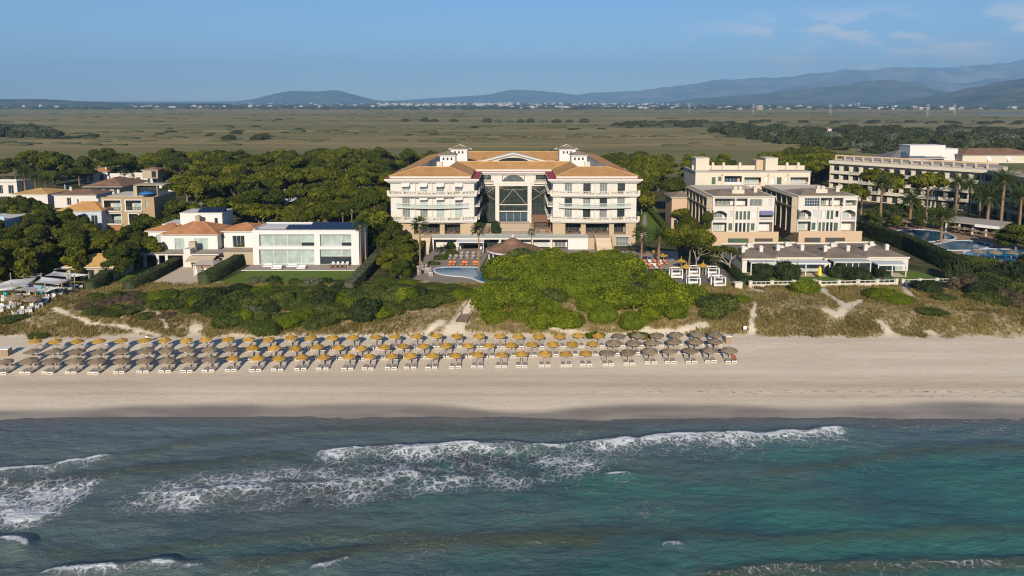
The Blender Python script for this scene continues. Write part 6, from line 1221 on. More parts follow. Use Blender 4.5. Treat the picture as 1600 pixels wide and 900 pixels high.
for (pa, pb, d_, st, hz_) in ((1218, 1294, 3.2, 'w', 2.6), (1300, 1358, 3.0, 'g', 2.9), (1366, 1411, 3.6, 'w', 2.4), (1172, 1212, 2.4, 's', 2.6)):
    a, b_ = r4(pa, 147), r4(pb, 147); q = MB()
    for x in (a + 0.15, (a + b_) / 2, b_ - 0.15): q.box(x - 0.1, x + 0.1, -d_, -d_ + 0.2, -0.2, hz_)
    q.build('veranda_posts', f_white, BG); q = MB(); q.box(a, b_, -d_ - 0.1, -0.31, hz_, hz_ + 0.28); q.build('veranda_roof', awn_white if st == 'w' else awn_grey, BG); q = MB(); q.box(a - 0.1, b_ + 0.1, -d_ - 0.12, -0.32, -0.3, 0.06); q.build('veranda_floor', pave_b, BG)
    if st == 'g':
        for k in range(3): window(BG, a + (b_ - a) * k / 3, a + (b_ - a) * (k + 1) / 3, 0.1, hz_ - 0.03, -d_ + 0.1, 'wdark', 1, 1)
a, b_ = r4(1178, 146), r4(1214, 146); q = MB(); q.add([(a + 3, -2.6, 2.7), (b_ + 1, -2.6, 2.7), (b_ + 0.4, -4.8, 1.2), (a + 3.6, -4.8, 1.2)], [(0, 3, 2, 1)]); q.build('hanging_awning', awn_grey, BG)
o = thing('garden_umbrella', 'folded bright yellow parasol on the bungalow veranda', 'parasol', (XZ(1281, 420, 144.5)[0], 144.5, 3.05), 0.2); q = MB(); q.lathe([(0.15, 0.4), (0.5, 0.55), (0.3, 2.1), (0.04, 2.5)], 8); q.build('canopy', M('canvas_yellow', (0.62, 0.50, 0.03), 0.8), o); q = MB(); q.tube([(0, 0, 0), (0, 0, 2.55)], 0.04, 5); q.build('pole', steel, o)
# garden walls with gate piers
def gwall(p0, p1, label, h_=0.55, n=4):
    (X0, Yy0), (X1, Yy1) = G(*p0, 3.0), G(*p1, 3.0); L = math.hypot(X1 - X0, Yy1 - Yy0); o = thing('garden_wall', label, 'wall', (X0, Yy0, min(gz(X0, Yy0), gz(X1, Yy1))), math.atan2(Yy1 - Yy0, X1 - X0)); q = MB(); q.box(0, L, -0.15, 0.15, -0.4, h_); q.build('base', w_cream, o)
    for k in range(n + 1): q = MB(); x = L * k / n; q.box(x - 0.3, x + 0.3, -0.22, 0.22, -0.4, h_ + 0.75); q.box(x - 0.36, x + 0.36, -0.28, 0.28, h_ + 0.75, h_ + 0.83); q.build('pier', w_cream, o)
    for k in range(n): rail(o, [(L * k / n + 0.31, 0), (L * (k + 1) / n - 0.31, 0)], h_, 0.65, f_white, step=0.9, name='railing')
gwall((1172, 450), (1273, 448), 'cream garden wall with white rails before the bungalow lawn', n=3); gwall((1280, 449), (1400, 446), 'cream garden wall with white rails between the two gates'); gwall((1410, 446), (1490, 444), 'cream garden wall with white rails beyond the second gate', n=3)
o = thing('gate_pier', 'square cream pier at the end of the hotel sunbed deck', 'pier', (*G(1153, 452, 3.0), 2.9)); q = MB(); q.box(-0.7, 0.7, -0.5, 0.5, -0.4, 1.45); q.build('shaft', w_cream, o); q = MB(); q.box(-0.8, 0.8, -0.6, 0.6, 1.453, 1.6); q.build('cap', w_white, o)
o = thing('meter_box', 'white utility box set in the garden wall gate', 'box', (*G(1419, 448, 3.0), 2.9)); q = MB(); q.box(-0.5, 0.5, -0.35, 0.35, -0.3, 1.05); q.build('cabinet', w_pure, o); q = MB(); q.box(-0.4, 0.4, -0.38, -0.353, 0.1, 0.95); q.build('door', f_white, o)
# second hotel: long receding wing, return wing, roof house
P0 = G(1300, 250, 17.5); P1 = G(1556, 265, 17.5); L = math.hypot(P1[0] - P0[0], P1[1] - P0[1]); rz = math.atan2(P1[1] - P0[1], P1[0] - P0[0])
H2 = thing('hotel', 'long cream four storey hotel with dark balcony windows behind palms', 'hotel', (P0[0], P0[1], 3.0), rz); nb = 15; W = []
for f in range(4):
    for k in range(nb): x = L * (k + 0.25) / nb; W.append((x, x + L / nb * 0.52, 0.2 + f * 3.3, 2.55 + f * 3.3, 'dark', 3, 1))
front(H2, 0, L, -0.5, 14.0, 0, w_cream, W); q = MB(); q.box(0, L, 0.5, 16, -0.5, 13.9); q.build('rear_block', w_cream, H2)
for f in range(1, 4):
    q = MB(); q.box(-0.3, L, -1.5, -0.004, f * 3.3 - 0.35, f * 3.3 - 0.05); q.build('balcony_slab', w_cream, H2)
    for k in range(nb): q = MB(); x = L * k / nb; q.box(x + 0.05, x + L / nb - 0.05, -1.5, -1.4, f * 3.3 - 0.045, f * 3.3 + 0.85); q.build('balcony_front', w_cream if (k + f) % 5 else w_grey, H2)
    for k in range(nb + 1): q = MB(); x = L * k / nb; q.box(x - 0.1, x + 0.1, -1.38, -0.01, f * 3.3 - 0.04, f * 3.3 + 2.6); q.build('balcony_divider', w_cream, H2)
q = MB(); q.box(-0.5, L + 0.3, -1.7, 16.2, 13.3, 14.4); q.build('cornice', w_cream, H2); q = MB(); q.box(0, L, 4, 15, 14.404, 14.8); q.build('roof', w_grey, H2)
for k in range(16): q = MB(); x = L * k / 16; q.box(x, x + 0.6, 3, 3.5, 14.404, 15.9); q.build('roof_pier', w_peach, H2)
q = MB(); q.box(0, L, 3.0, 3.5, 15.9, 16.4); q.build('roof_beam', w_peach, H2)
# return wing toward the sea
P2 = G(1552, 266, 17.5); P3 = G(1720, 300, 17.5); L5 = math.hypot(P3[0] - P2[0], P3[1] - P2[1]); H3 = thing('hotel_wing', 'shaded grey wing of the palm hotel at the picture edge', 'hotel', (P2[0], P2[1], 3.0), math.atan2(P3[1] - P2[1], P3[0] - P2[0])); W = []; nb = 9
for f in range(4):
    for k in range(nb): x = L5 * (k + 0.2) / nb; W.append((x, x + L5 / nb * 0.6, 0.2 + f * 3.3, 2.55 + f * 3.3, 'dark', 3, 1))
front(H3, 0, L5, -0.5, 14.0, 0, w_beige, W); q = MB(); q.box(0, L5, 0.5, 15, -0.5, 13.9); q.build('rear_block', w_beige, H3); q = MB(); q.box(-0.3, L5, -1.6, 15.2, 13.3, 14.5); q.build('cornice', w_beige, H3); hip(H3, 6, L5, 6, 15, 14.7, 2.2, t_br, 0.4)
for f in range(1, 4): q = MB(); q.box(0, L5, -1.6, -0.004, f * 3.3 - 0.35, f * 3.3 + 0.7); q.build('balcony', w_beige, H3)
def roofhouse(px0, py0, px1, py1, zb, zt, dep, mat, label):
    X_, Y_ = G((px0 + px1) / 2, py1, zb); a = XZ(px0, py1, Y_)[0] - X_; b_ = XZ(px1, py1, Y_)[0] - X_; o = thing('roof_house', label, 'roof house', (X_, Y_, zb)); h_ = zt - zb; q = MB(); q.box(a, b_, 0, dep, -1, h_); q.build('wall', mat, o); q = MB(); q.box(a - 0.1, b_ + 0.1, -0.1, dep + 0.1, h_ + 0.003, h_ + 0.25); q.build('coping', mat, o); return o
roofhouse(1421, 232, 1476, 248, 17.4, 22.4, 8, w_pure, 'big plain white plant house on the palm hotel roof'); roofhouse(1476, 236, 1496, 247, 17.4, 20.9, 7, w_pure, 'smaller white plant house joined to the big one')
X_, Y_ = G(1432, 248, 17.5); o = thing('glass_pyramid', 'low blue glazed pyramid roof on the palm hotel', 'roof light', (X_, Y_, 17.4)); hip(o, -10, 11, 0, 12, 0.3, 2.6, M('pyramid_grey', (0.16, 0.15, 0.14), 0.6), 0.3); q = MB(); q.add([(-6.0, -0.1, 0.55), (4.2, -0.1, 0.55), (2.4, 4.6, 2.55), (-3.6, 4.6, 2.55)], [(0, 1, 2, 3)]); q.build('glazing', g_blue, o)
X_, Y_ = G(1560, 250, 17.0); o = thing('roof_house', 'brown hip roofed block on the palm hotel roof', 'roof house', (X_, Y_, 16.8)); q = MB(); q.box(-14, 16, 0, 14, -1, 2.0); q.build('wall', w_cream, o); hip(o, -14, 16, 0, 14, 2.2, 2.0, t_br, 0.6)
for px, py in ((1540, 251), (1571, 251)):
    X_, Y_ = G(px, py + 4, 17.4); o = thing('satellite_dish', 'white satellite dish on the palm hotel roof, %s one' % ('left' if px < 1550 else 'right'), 'dish', (X_, Y_ - 1, 17.5)); q = MB(); q.lathe([(0.05, 0), (0.7, 0.15), (1.2, 0.5)], 14); d_ = q.build('reflector', w_pure, o, (0, 0, 1.4)); d_.rotation_euler = (1.0, 0, 0.4); q = MB(); q.tube([(0, 0, -0.2), (0, 0.1, 1.4)], 0.08, 6); q.build('mast', steel, o)
# pergola by the second pool
P0 = G(1478, 362, 3.0); P1 = G(1562, 372, 3.0); o = thing('pool_bar', 'long pergola roofed pool bar with white front counter', 'pool bar', (P0[0], P0[1], 3.0), math.atan2(P1[1] - P0[1], P1[0] - P0[0])); L = math.hypot(P1[0] - P0[0], P1[1] - P0[1])
for k in range(5):
    for y in (0, 9): q = MB(); x = L * k / 4; q.box(x - 0.2, x + 0.2, y - 0.2, y + 0.2, -0.3, 3.0); q.build('post', w_cream, o)
for k in range(26): q = MB(); q.box(-0.5 + k * (L + 1) / 26, -0.1 + k * (L + 1) / 26, -1, 10, 3.16, 3.32); q.build('roof_slat', w_grey, o)
q = MB(); q.box(-0.6, L + 0.6, -1.0, 10, 3.0, 3.156); q.build('roof_deck', w_beige, o); q = MB(); q.box(L * 0.55, L, -1.2, -1.003, 2.5, 3.3); q.build('white_fascia', awn_white, o); q = MB(); q.box(0, L, 5, 8.8, -0.3, 2.4); q.build('bar_block', M('bar_dark', (0.06, 0.05, 0.045)), o)
# ---------------------------------------------------------------- grounds: lawns, decks, pools
flat('lawn', [(345, 440), (396, 419), (566, 418), (560, 432), (548, 449), (345, 449)], 3.0, lawn_m, 'mown lawn before the modern white house', 0.03)
flat('lawn', [(120, 468), (205, 417), (243, 417), (205, 455), (170, 466)], 3.0, lawn_m, 'lawn between hedges left of the villa', 0.03)
flat('driveway', [(206, 459), (292, 411), (345, 411), (345, 428), (312, 456)], 3.0, pave_b, 'beige gravel drive before the villa', 0.02)
flat('lawn', [(998, 376), (1002, 332), (1022, 322), (1047, 352), (1046, 376)], 3.0, lawn_m, 'sloping lawn beside the hotel wing', 0.03)
flat('lawn', [(1160, 447), (1160, 428), (1290, 427), (1430, 424), (1500, 440), (1490, 445)], 3.0, lawn_m, 'bungalow garden lawn', 0.03)
flat('pool_deck', [(610, 400), (660, 391), (760, 388), (960, 388), (960, 400), (800, 440), (770, 452), (690, 442), (610, 432)], 3.0, M('deck_stone', (0.25, 0.20, 0.165), 0.85, 0.15, 0.6), 'grey brown paving round the hotel pool', 0.04)
flat('sunbed_deck', [(1034, 422), (1130, 420), (1150, 452), (1030, 448)], 3.0, deck_m, 'dark deck under the four poster sunbeds', 0.05)
flat('pool_deck', [(1330, 350), (1480, 352), (1650, 370), (1650, 420), (1500, 405), (1440, 388), (1390, 368)], 3.0, M('deck_terracotta', (0.30, 0.19, 0.125), 0.85, 0.15, 0.6), 'terracotta paving round the second hotel pools', 0.04)
flat('path', [(1000, 374), (1006, 335), (1010, 335), (1012, 374)], 3.0, pave, 'paved path along the hotel wing', 0.05)
flat('terrace', [(960, 392), (1060, 392), (1060, 420), (985, 420)], 3.0, pave, 'paved dining terrace beside the hotel', 0.045)
def pool(pts, label, z=3.0, col=(0.03, 0.17, 0.30)):
    pl = [Vector(G(x, y, z)) for x, y in pts]; n = len(pl)
    for _ in range(2):
        q_ = []
        for i in range(len(pl)): a, b_ = pl[i], pl[(i + 1) % len(pl)]; q_ += [a * 0.75 + b_ * 0.25, a * 0.25 + b_ * 0.75]
        pl = q_
    c = sum(pl, Vector((0, 0))) / len(pl); o = thing('swimming_pool', label, 'pool', (c.x, c.y, z)); pl = [p - c for p in pl]; n = len(pl); out = []
    for i in range(n):
        t_ = (pl[(i + 1) % n] - pl[i - 1]).normalized(); nn = Vector((t_.y, -t_.x)); nn = nn if nn.dot(pl[i]) > 0 else nn; out.append(nn)
    ar_ = sum(pl[i].x * pl[(i + 1) % n].y - pl[(i + 1) % n].x * pl[i].y for i in range(n)); s = 1 if ar_ > 0 else -1
    q = MB(); q.poly([(p.x, p.y, 0.07) for p in (pl if s > 0 else pl[::-1])]); q.build('water', M('pool_water_%d' % int(col[2] * 100), col, 0.06, 0.2, 0.3, spec=0.6, bump=0.15, bscale=3), o)
    q = MB()
    for i in range(n):
        a, b_ = pl[i], pl[(i + 1) % n]; oa, ob = a + out[i] * 0.45 * s, b_ + out[(i + 1) % n] * 0.45 * s; q.add([(a.x, a.y, 0.15), (b_.x, b_.y, 0.15), (ob.x, ob.y, 0.15), (oa.x, oa.y, 0.15), (a.x, a.y, 0.0), (b_.x, b_.y, 0.0), (ob.x, ob.y, 0), (oa.x, oa.y, 0)], [(0, 1, 2, 3) if s < 0 else (3, 2, 1, 0), (0, 1, 5, 4), (3, 2, 6, 7)])
    q.build('coping', w_pure, o); return o
pool([(678, 421), (690, 418), (720, 418), (748, 418), (756, 424), (775, 427), (778, 440), (757, 443), (735, 433), (700, 431), (682, 427)], 'blue hotel pool half hidden by the dune pines')
pool([(1396, 362), (1415, 359), (1445, 359), (1474, 363), (1494, 371), (1488, 375), (1470, 375), (1456, 378), (1436, 379), (1426, 373), (1408, 371)], 'curved second hotel pool with the palm island', col=(0.02, 0.085, 0.17))
pool([(1490, 376), (1525, 377), (1553, 382), (1540, 388), (1502, 392), (1464, 390), (1446, 384), (1470, 381)], 'middle second hotel pool', col=(0.02, 0.12, 0.22)); pool([(1505, 394), (1530, 389), (1580, 390), (1680, 393), (1680, 412), (1570, 408), (1532, 403), (1510, 399)], 'bright blue second hotel pool cut by the picture edge', col=(0.02, 0.20, 0.40))
# pool bar pavilion
X, Y = G(801, 406, 3.0); o = thing('pavilion', 'round pool pavilion with brown shingle roof before the hotel', 'pavilion', (X, Y, 3.0)); q = MB(); q.lathe([(6.3, 2.75), (4.2, 3.45), (2.2, 4.1), (1.9, 4.5), (0.9, 5.0), (0.02, 5.5)], 20); q.build('roof', t_br, o); q = MB(); q.lathe([(6.25, 2.35), (6.3, 2.7), (5.9, 2.7), (5.9, 2.35)], 20); q.build('eaves_ring', w_pure, o)
for k in range(10): a = k * 6.283 / 10; q = MB(); q.tube([(5.5 * math.cos(a), 5.5 * math.sin(a), -0.2), (5.5 * math.cos(a), 5.5 * math.sin(a), 2.5)], 0.16, 8); q.build('column', w_white, o)
q = MB(); q.lathe([(2.6, -0.1), (2.6, 1.1), (2.2, 1.1)], 14); q.build('bar_counter', f_brown, o); q = MB(); q.lathe([(0.35, 5.4), (0.3, 5.9), (0.02, 6.1)], 8); q.build('finial', w_white, o)
X, Y = G(735, 393, 3.0); o = thing('canopy_shelter', 'white flat canopy on posts beside the round pavilion', 'shelter', (X, Y, 3.0)); q = MB(); q.box(-3.4, 3.4, -1.6, 1.6, 2.5, 2.7); q.build('canopy', awn_white, o); [MB().box(x - 0.08, x + 0.08, y - 0.08, y + 0.08, 0, 2.5).build('post', f_white, o) for x in (-3.2, 3.2) for y in (-1.4, 1.4)]
# poolside furniture
def sunbed(px, py, label, key, group):
    X, Y = G(px, py, 3.05); o = thing('sunbed', label, 'sunbed', (X, Y, 3.04), RN.uniform(-0.15, 0.15), group); q = MB(); q.box(-0.35, 0.35, -1.0, 0.4, 0.2, 0.38); q.build('mattress', key, o); q = MB(); q.add([(-0.35, 0.41, 0.22), (0.35, 0.41, 0.22), (0.35, 0.95, 0.75), (-0.35, 0.95, 0.75), (-0.35, 0.48, 0.16), (0.35, 0.48, 0.16), (0.35, 1.02, 0.69), (-0.35, 1.02, 0.69)], [(0, 1, 2, 3), (7, 6, 5, 4), (2, 6, 7, 3), (0, 3, 7, 4), (1, 5, 6, 2)]); q.build('backrest', key, o); q = MB(); [q.box(x - 0.04, x + 0.04, y - 0.04, y + 0.04, 0, 0.2) for x in (-0.3, 0.3) for y in (-0.9, 0.35)]; q.build('legs', f_dark, o)
org = M('cushion_orange', (0.50, 0.17, 0.06)); tau = M('cushion_taupe', (0.30, 0.25, 0.21), 0.9)
for k, px in enumerate((703, 709, 723, 729, 741, 746, 768, 773)): sunbed(px, 414, 'orange sunbed by the hotel pool, %s from the left' % ORD[k], org, 'orange pool sunbeds')
for k in range(14): sunbed(694 + (k % 7) * 9, 404 if k < 7 else 399, 'grey brown sunbed in the %s row behind the orange ones, %s from the left' % ('near' if k < 7 else 'far', ORD[k % 7]), tau, 'grey pool sunbeds')
for k in range(10):
    X, Y = G((650, 658, 654, 665, 672)[k % 5], (417, 420, 427, 424, 430)[k % 5], 3.05); lounger((X, Y, 3.05 + 0.55 * (k // 5)), 0.3, 'white lounger in the %s pile from the pool edge, %s layer' % (ORD[k % 5], 'lower' if k < 5 else 'upper'), 'piled up white loungers')
for k in range(0): sunbed(702 + k * 9, 432, 'white rim sunbed along the near pool edge, %s from the left' % ORD[k], awn_white, 'white pool edge sunbeds')
def fourposter(px, py, label):
    X, Y = G(px, py, 3.05); o = thing('four_poster_sunbed', label, 'sunbed', (X, Y, 3.05), RN.uniform(-0.05, 0.05), 'four poster sunbeds')
    for x in (-1.1, 1.1):
        for y in (-1.0, 1.0): q = MB(); q.box(x - 0.1, x + 0.1, y - 0.1, y + 0.1, 0, 1.9); q.build('post', white_pl, o)
    q = MB(); q.box(-1.2, 1.2, -1.08, -0.96, 1.9, 2.0); q.build('front_bar', white_pl, o); q = MB(); q.box(-1.2, 1.2, 0.94, 1.1, 1.9, 2.05); q.build('rear_bar', white_pl, o)
    for x in (-1.1, 1.1): q = MB(); q.box(x - 0.09, x + 0.09, -0.93, 0.93, 1.9, 2.04); q.build('side_bar', white_pl, o)
    q = MB(); q.box(-1.0, 1.0, -1.05, 0.95, 0.25, 0.6); q.build('mattress', awn_white, o); q = MB(); q.box(-0.95, 0.95, 0.5, 0.9, 0.605, 0.95); q.build('bolster', awn_white, o); q = MB(); q.box(-0.2, 0.7, -0.6, -0.1, 0.605, 0.72); q.build('folded_towel', M('towel_wine', (0.22, 0.06, 0.06)), o)
for px, py, lab in ((1056, 434, 'left white four poster sunbed on the dark deck'), (1083, 431, 'white four poster sunbed in the middle of the back row'), (1083, 448, 'white four poster sunbed at the front centre of the dark deck'), (1113, 432, 'white four poster sunbed at the right end of the back row'), (1122, 447, 'white four poster sunbed at the front right by the hedge')): fourposter(px, py, lab)
for k, (px, py) in enumerate(((1064, 421), (1072, 430), (1098, 428), (1037, 411), (1012, 409), (1025, 405), (990, 408))):
    X, Y = G(px, py, 3.05); parasol((X, Y, 3.04), k not in (4, 6), 'straw parasol in the hotel garden behind the four posters, %s from the right' % ORD[[2, 1, 0, 3, 5, 4, 6][k]], 'hotel garden parasols', 1.15)
for k in range(9):
    sunbed(1008 + (k % 5) * 8, 412 if k < 5 else 418, 'pale sunbed under the garden palms, %s row, %s from the left' % ('far' if k < 5 else 'near', ORD[k % 5]), awn_white if k % 2 else org, 'garden sunbeds')
kk = 0
for (px, py) in ((968, 402), (978, 408), (990, 400), (1002, 396)):
    X, Y = G(px, py, 3.05); table_set(X, Y, 3.05, 'dark dining table on the hotel side terrace, %s from the left' % ORD[kk], 1.0, 1.0, f_dark, f_dark)
    for k in range(4): a = k * math.pi / 2 + 0.4; chair(X + 0.9 * math.cos(a), Y + 0.9 * math.sin(a), 3.05, a - math.pi / 2, 'dark chair, seat %s of the %s side terrace table' % (ORD[k], ORD[kk]), 'dark', 'side terrace chairs')
    kk += 1
for sx_, nm in ((-1, 'left'), (1, 'right')):
    for k in range(4):
        X = 0.4 + sx_ * (14.5 + k * 3.4); table_set(X, 178.6, 6.0, 'wooden dining table in the %s arcade of the hotel, %s from the atrium' % (nm, ORD[k]), 1.2, 0.9, f_brown, f_brown)
        for j in range(2): chair(X + (0.9 if j else -0.9), 178.5, 6.0, -math.pi / 2 if j else math.pi / 2, 'chair at the %s of the %s arcade table from the atrium, %s wing' % ('right' if j else 'left', ORD[k], nm), 'brown', 'arcade chairs')
for k in range(6):
    X = 0.4 + (-8.6 + (k % 3) * 1.9); Y = 180 + (k // 3) * 3.2; table_set(X, Y, 5.9, 'small wooden table on the hotel plaza, %s row, %s from the left' % ('near' if k < 3 else 'far', ORD[k % 3]), 0.8, 0.8, f_brown, f_brown)
    for j in range(2): chair(X, Y + (0.75 if j else -0.75), 5.9, 0 if j else math.pi, '%s chair of the %s %s row plaza table' % ('far' if j else 'near', ORD[k % 3], 'near' if k < 3 else 'far'), 'brown', 'plaza chairs')
for k in range(8):
    X = 0.4 + (6.2 if k % 2 else 8.6); Y = 179.5 + (k // 2) * 2.4; sunbed_ = table_set(X, Y, 5.9, 'orange brown table under the pergola, %s column, %s from the front' % ('right' if k % 2 == 0 else 'left', ORD[k // 2]), 0.9, 0.9, M('oak', (0.34, 0.19, 0.09)), f_brown)
for k in range(18):
    px = 1344 + k * 6.6; X, Y = G(px, 352 + (k % 2) * 2.2 + k * 0.1, 3.0); parasol((X, Y, 3.04), False, 'pale straw parasol behind the curved pool, %s from the left' % nth(k), 'parasols behind the curved pool', 1.0)
for k in range(8):
    X, Y = G(1492 + k * 15, 365 + k * 3.0, 3.0); parasol((X, Y, 3.04), False, 'straw parasol by the pergola bar, %s from the left' % ORD[k], 'parasols by the pergola bar', 1.15)
for k in range(5):
    X, Y = G(1527 + k * 26, 407 + k, 3.0); parasol((X, Y, 3.04), False, 'straw parasol in front of the bright blue pool, %s from the left' % ORD[k], 'parasols before the bright pool', 1.3)
# boardwalk over the dune
p0, p1 = Vector((*G(757, 455, 3.4), 0)), Vector((*G(721, 503, 2.4), 0)); d_ = p1 - p0; L = d_.length; a = math.atan2(d_.y, d_.x); BW = thing('boardwalk', 'dark timber boardwalk stepping down through the scrub to the beach', 'boardwalk', (p0.x, p0.y, 3.3), a); n = 34; z1 = gz(p1.x, p1.y) + 0.25 - 3.3
q = MB(); q.box(-0.9, 0.9, -0.11, 0.11, 0, 0.07); bm_ = q.mesh('plank', M('weathered_planks', (0.15, 0.105, 0.08), 0.9, 0.25, 3))
for k in range(n): t_ = k / (n - 1); o = obj('plank', bm_, BW, (L * t_, 0, z1 * t_), math.pi / 2)
for s in (-1, 1):
    q = MB(); q.add([(0, s * 0.95 - 0.05, -0.5), (L, s * 0.95 - 0.05, z1 - 0.9), (L, s * 0.95 + 0.05, z1 - 0.9), (0, s * 0.95 + 0.05, -0.5), (0, s * 0.95 - 0.05, 0.12), (L, s * 0.95 - 0.05, z1 + 0.12), (L, s * 0.95 + 0.05, z1 + 0.12), (0, s * 0.95 + 0.05, 0.12)], [(0, 1, 5, 4), (2, 3, 7, 6), (4, 5, 6, 7)]); q.build('stringer', f_brown, BW)
    q = MB()
    for k in range(6): t_ = k / 5; q.box(L * t_ - 0.05, L * t_ + 0.05, s * 0.95 - 0.04, s * 0.95 + 0.04, z1 * t_ - 0.5, z1 * t_ + 1.0)
    q.tube([(0, s * 0.95, 1.0), (L, s * 0.95, z1 + 1.0)], 0.05, 5); q.build('handrail', f_brown, BW)
# ---------------------------------------------------------------- hedges and clipped shrubs
def hg(pts, w_, h_, label, **k): return hedge([G(x, y, 3.0) for x, y in pts], w_, h_, label, z=3.0, **k)
hg([(140, 457), (200, 417)], 1.8, 2.2, 'tall clipped hedge between restaurant and villa lawn', seed=1); hg([(200, 455), (290, 409)], 1.8, 1.9, 'clipped hedge along the left of the villa drive', seed=2)
hg([(318, 446), (392, 404)], 2.0, 2.4, 'clipped hedge along the right of the villa drive', seed=3); hg([(372, 404), (396, 404)], 2.2, 3.4, 'thick rounded hedge end at the corner of the modern house', seed=4, mat=foliage_mat('olive_hedge', (0.06, 0.055, 0.018), (0.14, 0.12, 0.045), (0.09, 0.08, 0.03)))
hg([(545, 460), (601, 398)], 1.7, 2.4, 'grey green clipped hedge right of the modern house lawn', seed=5, mat=foliage_mat('grey_hedge', (0.06, 0.07, 0.035), (0.15, 0.16, 0.09), (0.10, 0.11, 0.06)))
hg([(616, 418), (630, 388)], 2.4, 3.0, 'dark hedge left of the hotel steps', seed=6, mat=shrub_m); hg([(634, 440), (664, 385)], 1.4, 2.4, 'narrow hedge running up beside the hotel steps', seed=7, mat=shrub_m)
hg([(1346, 366), (1420, 392), (1505, 432)], 2.4, 3.6, 'long tall dark hedge between bungalows and second pool', seed=8, mat=dark_m, dens=26, size=0.2); hg([(1300, 428), (1330, 438)], 1.6, 1.9, 'short dark hedge between bungalow verandas', seed=9, mat=dark_m); hg([(1358, 424), (1385, 440)], 1.6, 1.8, 'dark hedge before the last bungalow veranda', seed=10, mat=dark_m)
hg([(1014, 330), (1050, 372)], 1.4, 1.5, 'low hedge along the sloping hotel lawn', seed=11, mat=shrub_m); hg([(1128, 412), (1165, 446)], 1.5, 1.4, 'low hedge beside the four poster deck', seed=12, mat=dark_m); hg([(1500, 408), (1560, 416)], 1.5, 1.5, 'low hedge in front of the bright blue pool', seed=13, mat=shrub_m)
for px, py, R, kind, lab in ((402, 442, 1.9, 'silver', 'grey cushion shrub on the lawn edge, leftmost'), (427, 440, 1.3, 'dark', 'dark round shrub on the lawn edge near the left'), (432, 447, 1.8, 'scrub', 'low green shrub below the dark round one'), (462, 445, 2.0, 'scrub', 'bright green low shrub at the middle of the lawn edge'), (487, 446, 2.2, 'silver', 'big grey cushion shrub at the middle of the lawn edge'), (510, 443, 1.4, 'dark', 'small dark shrub right of the big grey cushion'), (538, 445, 2.0, 'scrub', 'round green shrub at the right end of the lawn edge')):
    X, Y = G(px, py, 3.0); plant(kind, X, Y, R, lab, group='lawn edge shrubs')
for px, py, R, kind, lab, hs in ((1228, 436, 2.6, 'dark', 'white flowering oleander before the first bungalow', 1.5), (1308, 432, 2.4, 'dark', 'round dark bush between the bungalow verandas', 1.3), (1342, 438, 2.6, 'dark', 'big dark bush before the glazed veranda', 1.1), (1195, 430, 3.0, 'dark', 'dark garden bush left of the oleander', 1.0), (1494, 440, 2.8, 'dark', 'round garden tree by the tall hedge end', 1.7), (1185, 440, 2.2, 'dark', 'low bush by the garden wall pier', 0.8), (1385, 440, 1.6, 'silver', 'small spiky plant before the last veranda', 1.0), (690, 404, 2.0, 'scrub', 'bush at the foot of the hotel steps', 0.8), (703, 398, 2.0, 'scrub', 'leafy plant bed behind the pool sunbeds', 1.0), (678, 413, 1.5, 'scrub', 'clipped bush at the pool deck corner', 0.7), (704, 388, 1.2, 'dark', 'round topiary by the lower hotel wall', 1.6), (775, 364, 1.5, 'dark', 'tall plant pot on the hotel plaza left of the steps', 2.2), (690, 385, 0.8, 'dark', 'small pot plant beside the hotel steps', 1.3)):
    zz = 5.9 if py == 364 else 3.0; X, Y = G(px, py, zz); plant(kind, X, Y, R, lab, hs=hs, z=zz)
# ---------------------------------------------------------------- palms
for kind, px, py, H_, R, lab in (('fan', 657, 430, 11.0, 2.0, 'tall fan palm at the left of the hotel pool'), ('fan', 748, 424, 9.2, 1.9, 'tall fan palm standing over the hotel pool'), ('fan', 564, 416, 9.4, 1.8, 'left fan palm of the pair beside the modern house'), ('fan', 572, 414, 10.2, 1.9, 'right fan palm of the pair beside the modern house'), ('fan', 551, 385, 9.5, 1.8, 'fan palm behind the modern house roof'), ('fan', 537, 384, 8.6, 1.7, 'shorter fan palm behind the modern house roof'),
        ('fan', 1002, 412, 6.8, 2.4, 'stout fan palm on the hotel side terrace'), ('date', 1029, 414, 6.4, 3.0, 'date palm right of the hotel terrace'), ('fan', 52, 400, 7.2, 2.2, 'lone fan palm among dark trees near the restaurant'), ('date', 40, 305, 8.8, 4.2, 'big date palm in the village'), ('date', 57, 306, 7.0, 3.2, 'date palm right of the big one in the village'), ('date', 73, 306, 6.0, 3.2, 'low date palm at the right of the village group'), ('fan', 196, 296, 7.0, 2.0, 'fan palm between the village roofs'), ('date', 212, 290, 4.5, 2.6, 'low date palm below the white terraced villa'), ('fan', 636, 376, 4.2, 1.6, 'small palm by the hotel left wing'), ('fan', 830, 391, 4.6, 1.0, 'small palm behind the round pavilion'),
        ('date', 1375, 352, 12.5, 3.8, 'tallest date palm at the left of the second hotel garden'), ('date', 1421, 350, 7.2, 4.0, 'short date palm in the second hotel garden'), ('date', 1470, 380, 7.0, 3.6, 'date palm on the pool island'), ('date', 1493, 335, 10.5, 3.2, 'slender date palm at the second hotel facade'), ('date', 1513, 335, 9.6, 3.2, 'second slender date palm at the second hotel facade'), ('date', 1542, 360, 9.6, 4.4, 'broad date palm before the hotel wing'), ('date', 1563, 362, 14.5, 4.2, 'very tall date palm before the hotel wing'), ('date', 1592, 360, 9.6, 3.6, 'date palm near the picture edge by the hotel wing'), ('date', 1345, 335, 7.0, 3.4, 'date palm between apartments and second hotel'), ('date', 1530, 340, 8.0, 3.2, 'shaded date palm in the corner of the second hotel'), ('date', 1396, 352, 4.0, 2.4, 'low young palm in the second hotel garden')):
    palm(kind, px, py, H_, R, lab)
